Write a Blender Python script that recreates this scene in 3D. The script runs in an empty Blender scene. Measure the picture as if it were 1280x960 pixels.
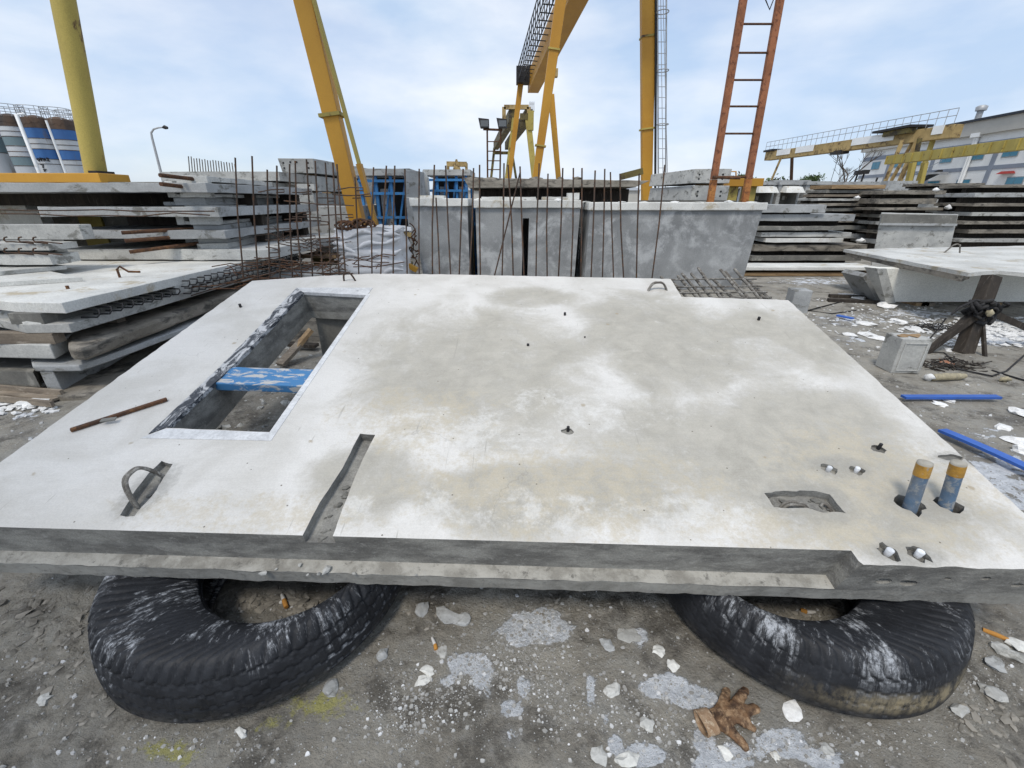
import bpy, bmesh, math, random
import numpy as np
from mathutils import Vector, Matrix, noise
random.seed(7)
R = math.radians
scene = bpy.context.scene
COL = scene.collection

# ------------------------------------------------------------------ camera, sky, sun, exposure
FPX, PITCH, HCAM = 532.0, R(23.4), 1.6
cam_d = bpy.data.cameras.new('camera')
cam_d.sensor_width = 36.0
cam_d.lens = 36.0 * FPX / 1280.0
cam_d.clip_start = 0.02
cam_d.clip_end = 4000
cam = bpy.data.objects.new('camera', cam_d)
COL.objects.link(cam)
cam.location = (0, 0, HCAM)
cam.rotation_euler = (math.pi / 2 - PITCH, 0, 0)
scene.camera = cam

SUN_EL, SUN_AZ = 58, 205           # high soft sun behind the photographer, veiled by cloud
world = bpy.data.worlds.new('World'); scene.world = world
world.use_nodes = True
wt = world.node_tree; wn = wt.nodes; wl = wt.links
for n in list(wn): wn.remove(n)
w_out = wn.new('ShaderNodeOutputWorld'); w_bg = wn.new('ShaderNodeBackground')
sky = wn.new('ShaderNodeTexSky'); sky.sky_type = 'NISHITA'; sky.sun_disc = False
sky.sun_elevation = R(SUN_EL); sky.sun_rotation = R(SUN_AZ)
sky.air_density = 1.0; sky.dust_density = 1.2; sky.ozone_density = 1.5
w_tc = wn.new('ShaderNodeTexCoord'); w_map = wn.new('ShaderNodeMapping')
w_map.inputs['Scale'].default_value = (1.0, 1.0, 2.6)
w_map.inputs['Location'].default_value = (2.1, 0.6, 0.35)
w_n1 = wn.new('ShaderNodeTexNoise'); w_n1.inputs['Scale'].default_value = 1.7
w_n1.inputs['Detail'].default_value = 9; w_n1.inputs['Roughness'].default_value = 0.56
w_n1.inputs['Distortion'].default_value = 0.25
w_r1 = wn.new('ShaderNodeValToRGB')
w_r1.color_ramp.elements[0].position = 0.38; w_r1.color_ramp.elements[0].color = (0.62, 0.62, 0.62, 1)
w_r1.color_ramp.elements[1].position = 0.62; w_r1.color_ramp.elements[1].color = (1, 1, 1, 1)
w_n2 = wn.new('ShaderNodeTexNoise'); w_n2.inputs['Scale'].default_value = 3.1
w_n2.inputs['Detail'].default_value = 8; w_n2.inputs['Roughness'].default_value = 0.5
w_r2 = wn.new('ShaderNodeValToRGB')
w_r2.color_ramp.elements[0].position = 0.35; w_r2.color_ramp.elements[0].color = (5.8, 7.35, 9.5, 1)
w_r2.color_ramp.elements[1].position = 0.68; w_r2.color_ramp.elements[1].color = (10.0, 10.4, 11.0, 1)
w_boost = wn.new('ShaderNodeMix'); w_boost.data_type = 'RGBA'; w_boost.blend_type = 'MULTIPLY'
w_boost.inputs[0].default_value = 1.0; w_boost.inputs[7].default_value = (1.35, 1.5, 1.75, 1)
w_mix = wn.new('ShaderNodeMix'); w_mix.data_type = 'RGBA'
wl.new(w_tc.outputs['Generated'], w_map.inputs['Vector'])
wl.new(w_map.outputs[0], w_n1.inputs['Vector']); wl.new(w_map.outputs[0], w_n2.inputs['Vector'])
wl.new(w_n1.outputs[0], w_r1.inputs[0]); wl.new(w_n2.outputs[0], w_r2.inputs[0])
wl.new(w_r1.outputs[0], w_mix.inputs[0])
wl.new(sky.outputs[0], w_boost.inputs[6]); wl.new(w_boost.outputs[2], w_mix.inputs[6])
wl.new(w_r2.outputs[0], w_mix.inputs[7])
wl.new(w_mix.outputs[2], w_bg.inputs['Color']); wl.new(w_bg.outputs[0], w_out.inputs[0])
w_bg.inputs['Strength'].default_value = 0.093

sun_d = bpy.data.lights.new('sun', 'SUN'); sun_d.energy = 2.1; sun_d.angle = R(14)
sun_d.color = (1.0, 0.93, 0.82)
sun = bpy.data.objects.new('sun', sun_d); COL.objects.link(sun)
_az = R(SUN_AZ)
_dir = Vector((math.sin(_az) * math.cos(R(SUN_EL)), math.cos(_az) * math.cos(R(SUN_EL)), math.sin(R(SUN_EL))))
sun.rotation_euler = _dir.to_track_quat('Z', 'Y').to_euler()
sun.location = (0, 0, 30)
vs = scene.view_settings
vs.view_transform = 'Standard'; vs.look = 'None'; vs.gamma = 1; vs.use_curve_mapping = False
vs.exposure = 0.08

# ------------------------------------------------------------------ pixel -> place helpers (photograph survey)
CT, ST = math.cos(PITCH), math.sin(PITCH)
def ray(px, py):
    u = (480.0 - py) / FPX
    return Vector(((px - 640.0) / FPX, CT + ST * u, -ST + CT * u))
def at(px, py, Y):
    d = ray(px, py); k = Y / d.y
    return Vector((d.x * k, Y, HCAM + d.z * k))
def ath(px, py, h=0.0):
    d = ray(px, py); k = (h - HCAM) / d.z
    return Vector((d.x * k, d.y * k, h))

# ------------------------------------------------------------------ materials
class NT:
    def __init__(s, name):
        s.m = bpy.data.materials.new(name); s.m.use_nodes = True
        s.t = s.m.node_tree; s.n = s.t.nodes; s.l = s.t.links
        s.b = s.n['Principled BSDF']; s.geo = s.n.new('ShaderNodeNewGeometry')
        s.oi = s.n.new('ShaderNodeObjectInfo')
    def pos(s, scale=(1, 1, 1), off=(0, 0, 0)):
        mp = s.n.new('ShaderNodeMapping'); s.l.new(s.geo.outputs['Position'], mp.inputs[0])
        mp.inputs['Scale'].default_value = scale; mp.inputs['Location'].default_value = off
        return mp.outputs[0]
    def obj(s, scale=(1, 1, 1)):
        tc = s.n.new('ShaderNodeTexCoord'); mp = s.n.new('ShaderNodeMapping')
        s.l.new(tc.outputs['Object'], mp.inputs[0]); mp.inputs['Scale'].default_value = scale
        return mp.outputs[0]
    def noise(s, sc, det=6, ro=0.6, vec=None, dist=0.0):
        n = s.n.new('ShaderNodeTexNoise'); s.l.new(vec or s.pos(), n.inputs['Vector'])
        n.inputs['Scale'].default_value = sc; n.inputs['Detail'].default_value = det
        n.inputs['Roughness'].default_value = ro; n.inputs['Distortion'].default_value = dist
        return n.outputs[0]
    def voro(s, sc, vec=None, feat='F1', out=0):
        n = s.n.new('ShaderNodeTexVoronoi'); s.l.new(vec or s.pos(), n.inputs['Vector'])
        n.feature = feat; n.inputs['Scale'].default_value = sc
        return n.outputs[out]
    def mr(s, v, a, b, c=0.0, d=1.0, smooth=True):
        n = s.n.new('ShaderNodeMapRange'); s._in(v, n.inputs[0])
        n.inputs[1].default_value = a; n.inputs[2].default_value = b
        n.inputs[3].default_value = c; n.inputs[4].default_value = d
        if smooth: n.interpolation_type = 'SMOOTHSTEP'
        return n.outputs[0]
    def _in(s, v, sock):
        if isinstance(v, (int, float)): sock.default_value = v
        elif isinstance(v, (tuple, list)): sock.default_value = (*v, 1) if len(v) == 3 else v
        else: s.l.new(v, sock)
    def math(s, op, a, b=0.0, c=0.0):
        n = s.n.new('ShaderNodeMath'); n.operation = op
        s._in(a, n.inputs[0]); s._in(b, n.inputs[1])
        if op in ('MULTIPLY_ADD',): s._in(c, n.inputs[2])
        return n.outputs[0]
    def mix(s, f, a, b, mode='MIX'):
        n = s.n.new('ShaderNodeMix'); n.data_type = 'RGBA'; n.blend_type = mode
        s._in(f, n.inputs[0]); s._in(a, n.inputs[6]); s._in(b, n.inputs[7])
        return n.outputs[2]
    def bump(s, h, strength=0.3, dist=0.01):
        n = s.n.new('ShaderNodeBump'); n.inputs['Strength'].default_value = strength
        n.inputs['Distance'].default_value = dist; s._in(h, n.inputs['Height'])
        s.l.new(n.outputs[0], s.b.inputs['Normal'])
    def col(s, c): s._in(c, s.b.inputs['Base Color'])
    def rough(s, c): s._in(c, s.b.inputs['Roughness'])
    def scale_val(s, c, v):
        n = s.n.new('ShaderNodeVectorMath'); n.operation = 'SCALE'
        s._in(c, n.inputs[0]); s._in(v, n.inputs['Scale']); return n.outputs[0]

def weathered(name, c1, c2, c3=None, thr=0.56, soft=0.07, sc=3.0, psc=None, rough=0.8, metal=0.0,
              bump=0.25, bsc=60, fine=0.12, streak=(1, 1, 1), rnd=0.12, local=False, pits=0.0, spec=0.3):
    """two-tone mottle, patches of c3, fine grain, brightness differing a little from object to object"""
    N = NT(name)
    P = N.obj if local else N.pos
    v = P(streak)
    base = N.mix(N.mr(N.noise(sc, 7, 0.62, v), 0.34, 0.66), c1, c2)
    if c3 is not None:
        pn = N.noise(psc or sc * 2.3, 9, 0.68, P(streak) if local else N.pos(streak, (7, 3, 5)), 0.3)
        base = N.mix(N.mr(pn, thr - soft, thr + soft), base, c3)
    g = N.noise(bsc, 4, 0.7, P())
    f = N.mr(g, 0.3, 0.7, 1 - fine, 1 + fine)
    r = N.mr(N.oi.outputs['Random'], 0, 1, 1 - rnd, 1 + rnd, False)
    k = N.math('MULTIPLY', f, r)
    if pits > 0:
        vo = N.voro(38, P())
        k = N.math('MULTIPLY', k, N.mr(vo, 0.05, 0.14, 1 - pits, 1.0))
    N.col(N.scale_val(base, k))
    N.rough(N.mr(g, 0.2, 0.8, rough - 0.08, min(1, rough + 0.08)))
    N.b.inputs['Metallic'].default_value = metal
    N.b.inputs['Specular IOR Level'].default_value = spec
    if bump: N.bump(g, bump, 0.004 if bsc > 30 else 0.02)
    return N.m

M = {}
M['conc_light'] = weathered('concrete_light', (.50, .50, .475), (.36, .362, .35), (.20, .198, .182), thr=.585, soft=.05, sc=2.2, psc=4.5, streak=(1, 1, 1.6), pits=.25)
M['conc_grey'] = weathered('concrete_grey', (.38, .39, .39), (.28, .288, .29), (.165, .163, .15), thr=.585, soft=.05, sc=1.8, psc=4.0, streak=(1, 1, 1.6), pits=.25)
M['conc_wall'] = weathered('concrete_form_face', (.31, .318, .32), (.205, .212, .216), (.44, .45, .455), thr=.56, soft=.1, sc=1.5, psc=2.2, pits=.5, rnd=.08, bump=.15)
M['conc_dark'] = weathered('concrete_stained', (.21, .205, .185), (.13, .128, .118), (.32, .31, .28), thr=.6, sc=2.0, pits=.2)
M['conc_white'] = weathered('concrete_limewashed', (.66, .66, .63), (.50, .50, .475), (.42, .37, .28), thr=.60, soft=.06, sc=1.6, psc=3.4, bump=.15)
M['conc_old'] = weathered('concrete_weathered_brown', (.29, .265, .225), (.17, .152, .125), (.07, .065, .058), thr=.56, soft=.09, sc=1.8, streak=(1, 1, 3))
M['mud_slab'] = weathered('mud_covered_slab', (.10, .095, .085), (.055, .052, .046), (.24, .235, .22), thr=.62, soft=.04, sc=6, psc=22, bump=.6, bsc=40)
M['cream'] = weathered('cream_shuttered_face', (.84, .83, .77), (.76, .75, .69), (.45, .44, .38), thr=.66, soft=.08, sc=1.5)
M['rust'] = weathered('rusty_steel', (.10, .048, .026), (.055, .032, .022), (.15, .075, .035), sc=9, rough=.85, fine=.25, bsc=150)
M['rebar'] = weathered('rebar_steel', (.085, .052, .038), (.05, .042, .036), (.12, .062, .032), sc=14, rough=.8, fine=.2, bsc=200)
M['rebar_grey'] = weathered('cement_smeared_rebar', (.19, .18, .16), (.09, .08, .07), (.28, .27, .25), sc=16, rough=.85, fine=.2, bsc=200)
M['orange'] = weathered('orange_primer_rusted', (.31, .125, .06), (.22, .09, .045), (.12, .045, .025), thr=.57, sc=4, rough=.7)
M['orange_low'] = weathered('orange_primer_worn', (.45, .20, .06), (.33, .12, .04), (.14, .06, .03), thr=.57, sc=6, rough=.7)
M['yellow'] = weathered('crane_yellow_paint', (.52, .27, .028), (.44, .215, .02), (.24, .10, .025), thr=.67, soft=.05, sc=.5, psc=2.4, rough=.5, bump=.06, fine=.05, spec=.45)
M['yellow_old'] = weathered('old_olive_yellow_paint', (.44, .35, .095), (.34, .27, .075), (.085, .04, .028), thr=.62, soft=.05, sc=.8, psc=3.2, streak=(1, 1, .45), rough=.6, bump=.1)
M['yellow_dull'] = weathered('faded_yellow_paint', (.40, .29, .13), (.28, .20, .085), (.12, .08, .04), thr=.57, sc=.7, psc=1.6, rough=.7)
M['olive_dark'] = weathered('grimy_olive_girder', (.17, .135, .045), (.09, .075, .035), (.05, .04, .028), thr=.53, sc=.6, rough=.7)
M['blue'] = weathered('blue_formwork_paint', (.055, .23, .50), (.045, .18, .40), (.25, .26, .27), thr=.62, sc=3, rough=.55)
M['blue_strip'] = weathered('blue_plastic_strip', (.045, .14, .50), (.04, .12, .44), (.25, .28, .38), thr=.70, sc=8, rough=.45, bump=.05, fine=.05)
M['black_steel'] = weathered('black_steel', (.03, .03, .033), (.018, .018, .02), sc=5, rough=.6)
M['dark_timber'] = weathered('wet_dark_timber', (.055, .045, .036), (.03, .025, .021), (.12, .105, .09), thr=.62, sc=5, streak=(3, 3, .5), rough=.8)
M['timber'] = weathered('raw_timber', (.36, .25, .14), (.25, .165, .09), (.12, .085, .055), thr=.6, sc=4, streak=(.6, 4, 4), rough=.85)
M['timber_grey'] = weathered('weathered_timber', (.24, .20, .155), (.15, .125, .10), (.33, .29, .24), thr=.6, sc=4, streak=(.6, 4, 4), rough=.9)
M['strap'] = weathered('black_lifting_strap', (.018, .018, .02), (.035, .034, .034), (.08, .08, .078), thr=.62, sc=20, rough=.85)
M['white_paint'] = weathered('white_paint', (.80, .81, .81), (.72, .73, .73), (.40, .38, .34), thr=.68, sc=.5, rough=.6, rnd=.03, bump=0)
M['silo_white'] = weathered('silo_white', (.50, .52, .54), (.37, .385, .40), (.25, .20, .15), thr=.63, sc=.25, psc=.5, streak=(1, 1, .25), rough=.6, bump=0, rnd=.03)
M['silo_blue'] = weathered('silo_blue', (.05, .15, .37), (.04, .11, .28), (.12, .10, .09), thr=.62, sc=.25, psc=.5, streak=(1, 1, .25), rough=.6, bump=0, rnd=.03)
M['silo_grey'] = weathered('silo_greygreen', (.16, .22, .24), (.11, .16, .18), (.3, .3, .3), thr=.65, sc=.25, psc=.5, streak=(1, 1, .25), rough=.6, bump=0, rnd=.03)
M['silo_grime'] = weathered('silo_cement_grime', (.055, .05, .05), (.13, .085, .06), (.25, .21, .17), thr=.62, sc=.5, psc=.9, streak=(1, 1, .2), rough=.9, bump=0, rnd=.05)
M['galv'] = weathered('galvanised_steel', (.42, .43, .44), (.33, .34, .35), sc=4, rough=.5, metal=.3, bump=0)
M['band_grey'] = weathered('facade_grey_band', (.25, .28, .34), (.22, .25, .30), sc=.5, rough=.7, bump=0, rnd=.03)
M['eave'] = weathered('fascia_beige', (.48, .46, .42), (.42, .41, .38), sc=.3, rough=.7, bump=0, rnd=.03)
M['roof_dark'] = weathered('roof_edge_navy', (.03, .035, .05), (.025, .03, .04), sc=1, rough=.5, bump=0)
M['red'] = weathered('red_canvas', (.30, .035, .03), (.22, .03, .025), sc=3, rough=.7, bump=0)
M['poly'] = weathered('white_foam', (.78, .78, .77), (.70, .70, .69), (.5, .48, .44), thr=.68, sc=6, rough=.9)
M['bag'] = weathered('white_woven_bag', (.66, .665, .68), (.54, .545, .56), (.38, .36, .33), thr=.64, sc=3, rough=.75, bsc=220)
M['pipe'] = weathered('blue_grey_pvc', (.085, .15, .24), (.15, .18, .22), (.28, .29, .29), thr=.55, sc=12, rough=.55, bump=.1, local=False)
M['tape'] = weathered('brown_packing_tape', (.42, .235, .045), (.30, .165, .035), (.30, .27, .22), thr=.62, sc=25, rough=.4, bsc=120)
M['cement_cap'] = weathered('cement_plug', (.45, .43, .38), (.30, .28, .24), sc=30, rough=.9)
M['white_plug'] = weathered('white_plastic_plug', (.72, .74, .77), (.60, .62, .65), sc=40, rough=.4, bump=0)
M['glove'] = weathered('dirty_brown_glove', (.17, .095, .048), (.045, .026, .017), (.33, .22, .13), thr=.56, soft=.1, sc=26, psc=30, rough=.75, bsc=300, bump=.5)
M['cuff'] = weathered('glove_knit_cuff', (.36, .25, .16), (.27, .17, .10), (.48, .38, .27), sc=30, rough=.9, bsc=300, bump=.5)
M['leaf'] = weathered('foliage', (.05, .085, .03), (.08, .12, .04), sc=2, rough=.7, bump=0)
M['bark'] = weathered('bark', (.09, .07, .05), (.06, .045, .035), sc=5, rough=.9)
M['stick'] = weathered('tan_plastic', (.42, .37, .25), (.34, .30, .20), (.25, .22, .17), sc=20, rough=.6)
M['filter'] = weathered('cigarette_filter', (.55, .27, .06), (.42, .20, .05), sc=60, rough=.8, bump=0)
M['paper'] = weathered('cigarette_paper', (.72, .71, .69), (.60, .59, .57), sc=60, rough=.8, bump=0)
M['brick'] = weathered('broken_red_brick', (.33, .12, .055), (.22, .09, .05), (.33, .28, .23), sc=30, rough=.9)
def glass_blue():
    N = NT('window_blue_glass'); N.col((.05, .20, .30)); N.rough(.15)
    N.b.inputs['Specular IOR Level'].default_value = .6; return N.m
M['glass'] = glass_blue()
def lens():
    N = NT('lamp_lens'); N.col((.12, .13, .14)); N.rough(.2); return N.m
M['lens'] = lens()

# ------------------------------------------------------------------ mesh helpers
WL = {}
def tag(o, label=None, cat=None, group=None, kind=None):
    if label: o['label'] = label
    if cat: o['category'] = cat
    if group: o['group'] = group
    if kind or label: o['kind'] = kind or 'thing'
    return o
def thing(name, label, cat, loc, group=None):
    o = bpy.data.objects.new(name, None); COL.objects.link(o)
    o.empty_display_size = 0.1; o.location = loc; WL[o.name] = Vector(loc)
    return tag(o, label, cat, group)
class MB:
    def __init__(s): s.v = []; s.f = []; s.sm = []
    def add(s, vs, fs, smooth=False):
        b = len(s.v); s.v += [Vector(p) for p in vs]
        for f in fs: s.f.append([b + i for i in f]); s.sm.append(smooth)
        return s
    def hexa(s, p):
        return s.add(p, [(0, 3, 2, 1), (4, 5, 6, 7), (0, 1, 5, 4), (1, 2, 6, 5), (2, 3, 7, 6), (3, 0, 4, 7)])
    def box(s, a, b, rot=0.0, piv=None):
        x0, y0, z0 = a; x1, y1, z1 = b
        p = [(x0, y0, z0), (x1, y0, z0), (x1, y1, z0), (x0, y1, z0), (x0, y0, z1), (x1, y0, z1), (x1, y1, z1), (x0, y1, z1)]
        p = [Vector(q) for q in p]
        if rot:
            c = Vector(piv) if piv else Vector(((x0 + x1) / 2, (y0 + y1) / 2, 0))
            m = Matrix.Rotation(rot, 3, 'Z'); p = [m @ (q - c) + c for q in p]
        return s.hexa(p)
    def prism(s, poly, z0, z1):
        n = len(poly)
        ar = sum(poly[i][0] * poly[(i + 1) % n][1] - poly[(i + 1) % n][0] * poly[i][1] for i in range(n))
        if ar < 0: poly = poly[::-1]
        vs = [(p[0], p[1], z0) for p in poly] + [(p[0], p[1], z1) for p in poly]
        fs = [tuple(range(n))[::-1], tuple(range(n, 2 * n))]
        for i in range(n): fs.append((i, (i + 1) % n, n + (i + 1) % n, n + i))
        return s.add(vs, fs)
    def beam(s, p, q, w, h, w2=None, h2=None, up=(0, 0, 1)):
        p = Vector(p); q = Vector(q); d = (q - p).normalized(); up = Vector(up)
        if abs(d.dot(up)) > .98: up = Vector((0, 1, 0))
        x = d.cross(up).normalized(); y = x.cross(d).normalized()
        w2 = w if w2 is None else w2; h2 = h if h2 is None else h2
        a = [p - x * w / 2 - y * h / 2, p + x * w / 2 - y * h / 2, p + x * w / 2 + y * h / 2, p - x * w / 2 + y * h / 2]
        b = [q - x * w2 / 2 - y * h2 / 2, q + x * w2 / 2 - y * h2 / 2, q + x * w2 / 2 + y * h2 / 2, q - x * w2 / 2 + y * h2 / 2]
        return s.hexa(a + b)
    def tube(s, pts, r, seg=8, smooth=True):
        pts = [Vector(p) for p in pts]; n = len(pts)
        rs = r if isinstance(r, (list, tuple)) else [r] * n
        up = Vector((0, 0, 1)); vs = []; fs = []
        prev = None
        for i, p in enumerate(pts):
            d = (pts[min(i + 1, n - 1)] - pts[max(i - 1, 0)]).normalized()
            if prev is None:
                x = d.cross(up)
                if x.length < 1e-3: x = d.cross(Vector((0, 1, 0)))
                x.normalize()
            else:
                x = (prev - d * prev.dot(d)).normalized()
            prev = x; y = d.cross(x)
            for k in range(seg):
                a = 2 * math.pi * k / seg
                vs.append(p + (x * math.cos(a) + y * math.sin(a)) * rs[i])
        for i in range(n - 1):
            for k in range(seg):
                k2 = (k + 1) % seg
                fs.append((i * seg + k, i * seg + k2, (i + 1) * seg + k2, (i + 1) * seg + k))
        s.add(vs, fs, smooth)
        s.add(vs[:seg], [tuple(range(seg))[::-1]]); s.add(vs[-seg:], [tuple(range(seg))])
        return s
    def build(s, name, mat, parent=None, bevel=0.0, rough=None, loc=None, fix=False):
        me = bpy.data.meshes.new(name)
        if parent is not None: o0 = WL[parent.name]
        elif loc is not None: o0 = Vector(loc)
        else:
            xs = [v.x for v in s.v]; ys = [v.y for v in s.v]; zs = [v.z for v in s.v]
            o0 = Vector(((min(xs) + max(xs)) / 2, (min(ys) + max(ys)) / 2, min(zs)))
        me.from_pydata([v - o0 for v in s.v], [], s.f)
        me.update()
        for p, f in zip(me.polygons, s.sm): p.use_smooth = f
        if rough or fix:
            bm = bmesh.new(); bm.from_mesh(me)
            if rough:
                seglen, amp = rough
                for _ in range(5):
                    es = [e for e in bm.edges if e.calc_length() > seglen * 1.6]
                    if not es: break
                    bmesh.ops.subdivide_edges(bm, edges=es, cuts=1, use_grid_fill=True)
                for v in bm.verts:
                    w = v.co + o0
                    v.co += Vector(noise.noise_vector(w * 3.1 + Vector((5, 1, 2)))) * amp * .6 + Vector(noise.noise_vector(w * 13.0)) * amp
                bmesh.ops.triangulate(bm, faces=[f for f in bm.faces if len(f.verts) > 4])
            bmesh.ops.recalc_face_normals(bm, faces=bm.faces)
            bm.to_mesh(me); bm.free()
        o = bpy.data.objects.new(name, me); COL.objects.link(o)
        me.materials.append(M[mat] if isinstance(mat, str) else mat)
        if parent is not None:
            o.parent = parent; WL[o.name] = o0.copy()
        else:
            o.location = o0; WL[o.name] = o0.copy()
        if bevel:
            md = o.modifiers.new('bevel', 'BEVEL'); md.width = bevel; md.segments = 2; md.limit_method = 'ANGLE'; md.angle_limit = R(35)
        return o
def solo(mb, name, mat, label, cat, group=None, **k):
    return tag(mb.build(name, mat, **k), label, cat, group)

def rock(c, sx, sy, sz, seed, rot=0.0, sub=1, flat=0.0):
    """irregular broken chunk, returns verts and faces"""
    bm = bmesh.new(); bmesh.ops.create_icosphere(bm, subdivisions=sub, radius=1.0)
    m = Matrix.Rotation(rot, 3, 'Z')
    for v in bm.verts:
        n = noise.noise(v.co * 1.3 + Vector((seed * 3.1, seed * 1.7, seed)))
        n2 = noise.noise(v.co * 3.3 + Vector((seed, seed * 2.7, 1)))
        v.co *= 1 + n * .75 + n2 * .3
        if flat: v.co.z = max(-flat, min(flat, v.co.z))
        v.co = m @ Vector((v.co.x * sx, v.co.y * sy, v.co.z * sz)) + Vector(c)
    vs = [v.co.copy() for v in bm.verts]; fs = [[v.index for v in f.verts] for f in bm.faces]
    bm.free(); return vs, fs

# ------------------------------------------------------------------ ground
def gh(x, y):
    d = math.hypot(x, y)
    w = max(0.0, min(1.0, (14 - d) / 6))
    z = 0.010 * noise.noise(Vector((x * .8, y * .8, 3))) * 2
    n = noise.noise(Vector((x * 3.2, y * 3.2, 1)))
    n2 = noise.noise(Vector((x * 9.0, y * 9.0, 5)))
    cl = max(0.0, min(1.0, (-x - 1.0) / .8)) if y < 3 else 0.0       # clods left of the left tyre
    cl = max(cl, max(0, 1 - abs(y - 1.35) / .45) * .8)                # loose soil squeezed up under the slab
    n3 = noise.noise(Vector((x * 17.0, y * 23.0, 8)))
    n4 = noise.noise(Vector((x * 38.0, y * 52.0, 2)))
    z += n * .008 + n2 * (.004 + .007 * cl) + n3 * (.0022 + .010 * cl) + abs(n2) * .012 * cl + n4 * (.0012 + .005 * cl)
    return z * w
def lin(a, b, n): return [a + (b - a) * i / (n - 1) for i in range(n)]
def axis(parts):
    out = []
    for a, b, n in parts: out += lin(a, b, n)[:-1]
    return out + [parts[-1][1]]
gx = axis([(-1800, -200, 5), (-200, -30, 8), (-30, -8, 12), (-8, -2.6, 55), (-2.6, 2.6, 360), (2.6, 8, 60), (8, 30, 14), (30, 200, 8), (200, 1800, 5)])
gy = axis([(-200, -5, 5), (-5, .55, 10), (.55, 2.1, 130), (2.1, 8, 100), (8, 30, 40), (30, 200, 10), (200, 2400, 6)])
# cement spills traced from the photograph: pixel centre, half sizes, strength
SPILL = [(672, 783, 44, 20, 1), (655, 790, 30, 22, .8), (585, 828, 26, 12, 1), (560, 850, 12, 8, .7), (605, 845, 16, 26, .9), (640, 888, 15, 12, .8), (655, 865, 12, 20, .55), (738, 868, 8, 26, .7),
         (830, 858, 26, 14, 1), (862, 872, 34, 14, .95), (700, 770, 24, 9, .6), (755, 905, 10, 26, .5), (770, 930, 14, 22, .6), (805, 945, 30, 16, .9),
         (905, 948, 40, 20, .8), (970, 935, 45, 22, .8), (1030, 948, 40, 18, .75), (880, 925, 20, 30, .7), (800, 800, 14, 22, .55),
         (690, 905, 25, 10, .45), (640, 920, 14, 16, .5), (1120, 910, 30, 12, .35),
         (1150, 392, 70, 7, .6), (1060, 400, 60, 10, .5), (1260, 415, 60, 14, 1.0), (1180, 425, 30, 8, .55), (1020, 352, 60, 6, .6),
         (1240, 620, 60, 50, .75), (1250, 540, 60, 20, .45), (1210, 520, 30, 10, .4), (1140, 400, 40, 6, .5), (1075, 425, 40, 8, .5), (1230, 395, 30, 6, .5), (20, 520, 40, 14, .5), (40, 545, 40, 10, .45)]
YEL = [(400, 880, 45, 20, .8), (340, 905, 30, 14, .6), (215, 940, 40, 18, .8), (395, 865, 20, 20, .5)]
def gpix(x, y):
    """photograph pixel of a ground point, used only to look up where the survey saw spills"""
    z = y * CT + HCAM * ST
    if z < .05: return (-1e4, -1e4)
    return (640 + FPX * x / z, 480 - FPX * (y * ST - HCAM * CT) / z)
gv = []; gs = []; gyw = []
for y in gy:
    for x in gx:
        gv.append((x, y, gh(x, y)))
        a, b = gpix(x, y); s_ = 0; t_ = 0
        if -200 < a < 1500 and 300 < b < 1100:
            for (cx, cy, rx, ry, st) in SPILL:
                d = ((a - cx) / rx) ** 2 + ((b - cy) / ry) ** 2
                if d < 6: s_ = max(s_, st * math.exp(-d * .55))
            for (cx, cy, rx, ry, st) in YEL:
                d = ((a - cx) / rx) ** 2 + ((b - cy) / ry) ** 2
                if d < 6: t_ = max(t_, st * math.exp(-d * .55))
        gs.append(s_); gyw.append(t_)
nx = len(gx)
gf = [(j * nx + i, j * nx + i + 1, (j + 1) * nx + i + 1, (j + 1) * nx + i) for j in range(len(gy) - 1) for i in range(nx - 1)]
gme = bpy.data.meshes.new('ground'); gme.from_pydata(gv, [], gf); gme.update()
for nm, arr in (('spill', gs), ('yellow', gyw)):
    at_ = gme.attributes.new(nm, 'FLOAT', 'POINT'); at_.data.foreach_set('value', arr)
gme.polygons.foreach_set('use_smooth', [True] * len(gme.polygons))
ground = bpy.data.objects.new('ground', gme); COL.objects.link(ground); tag(ground, kind='structure')
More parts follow.
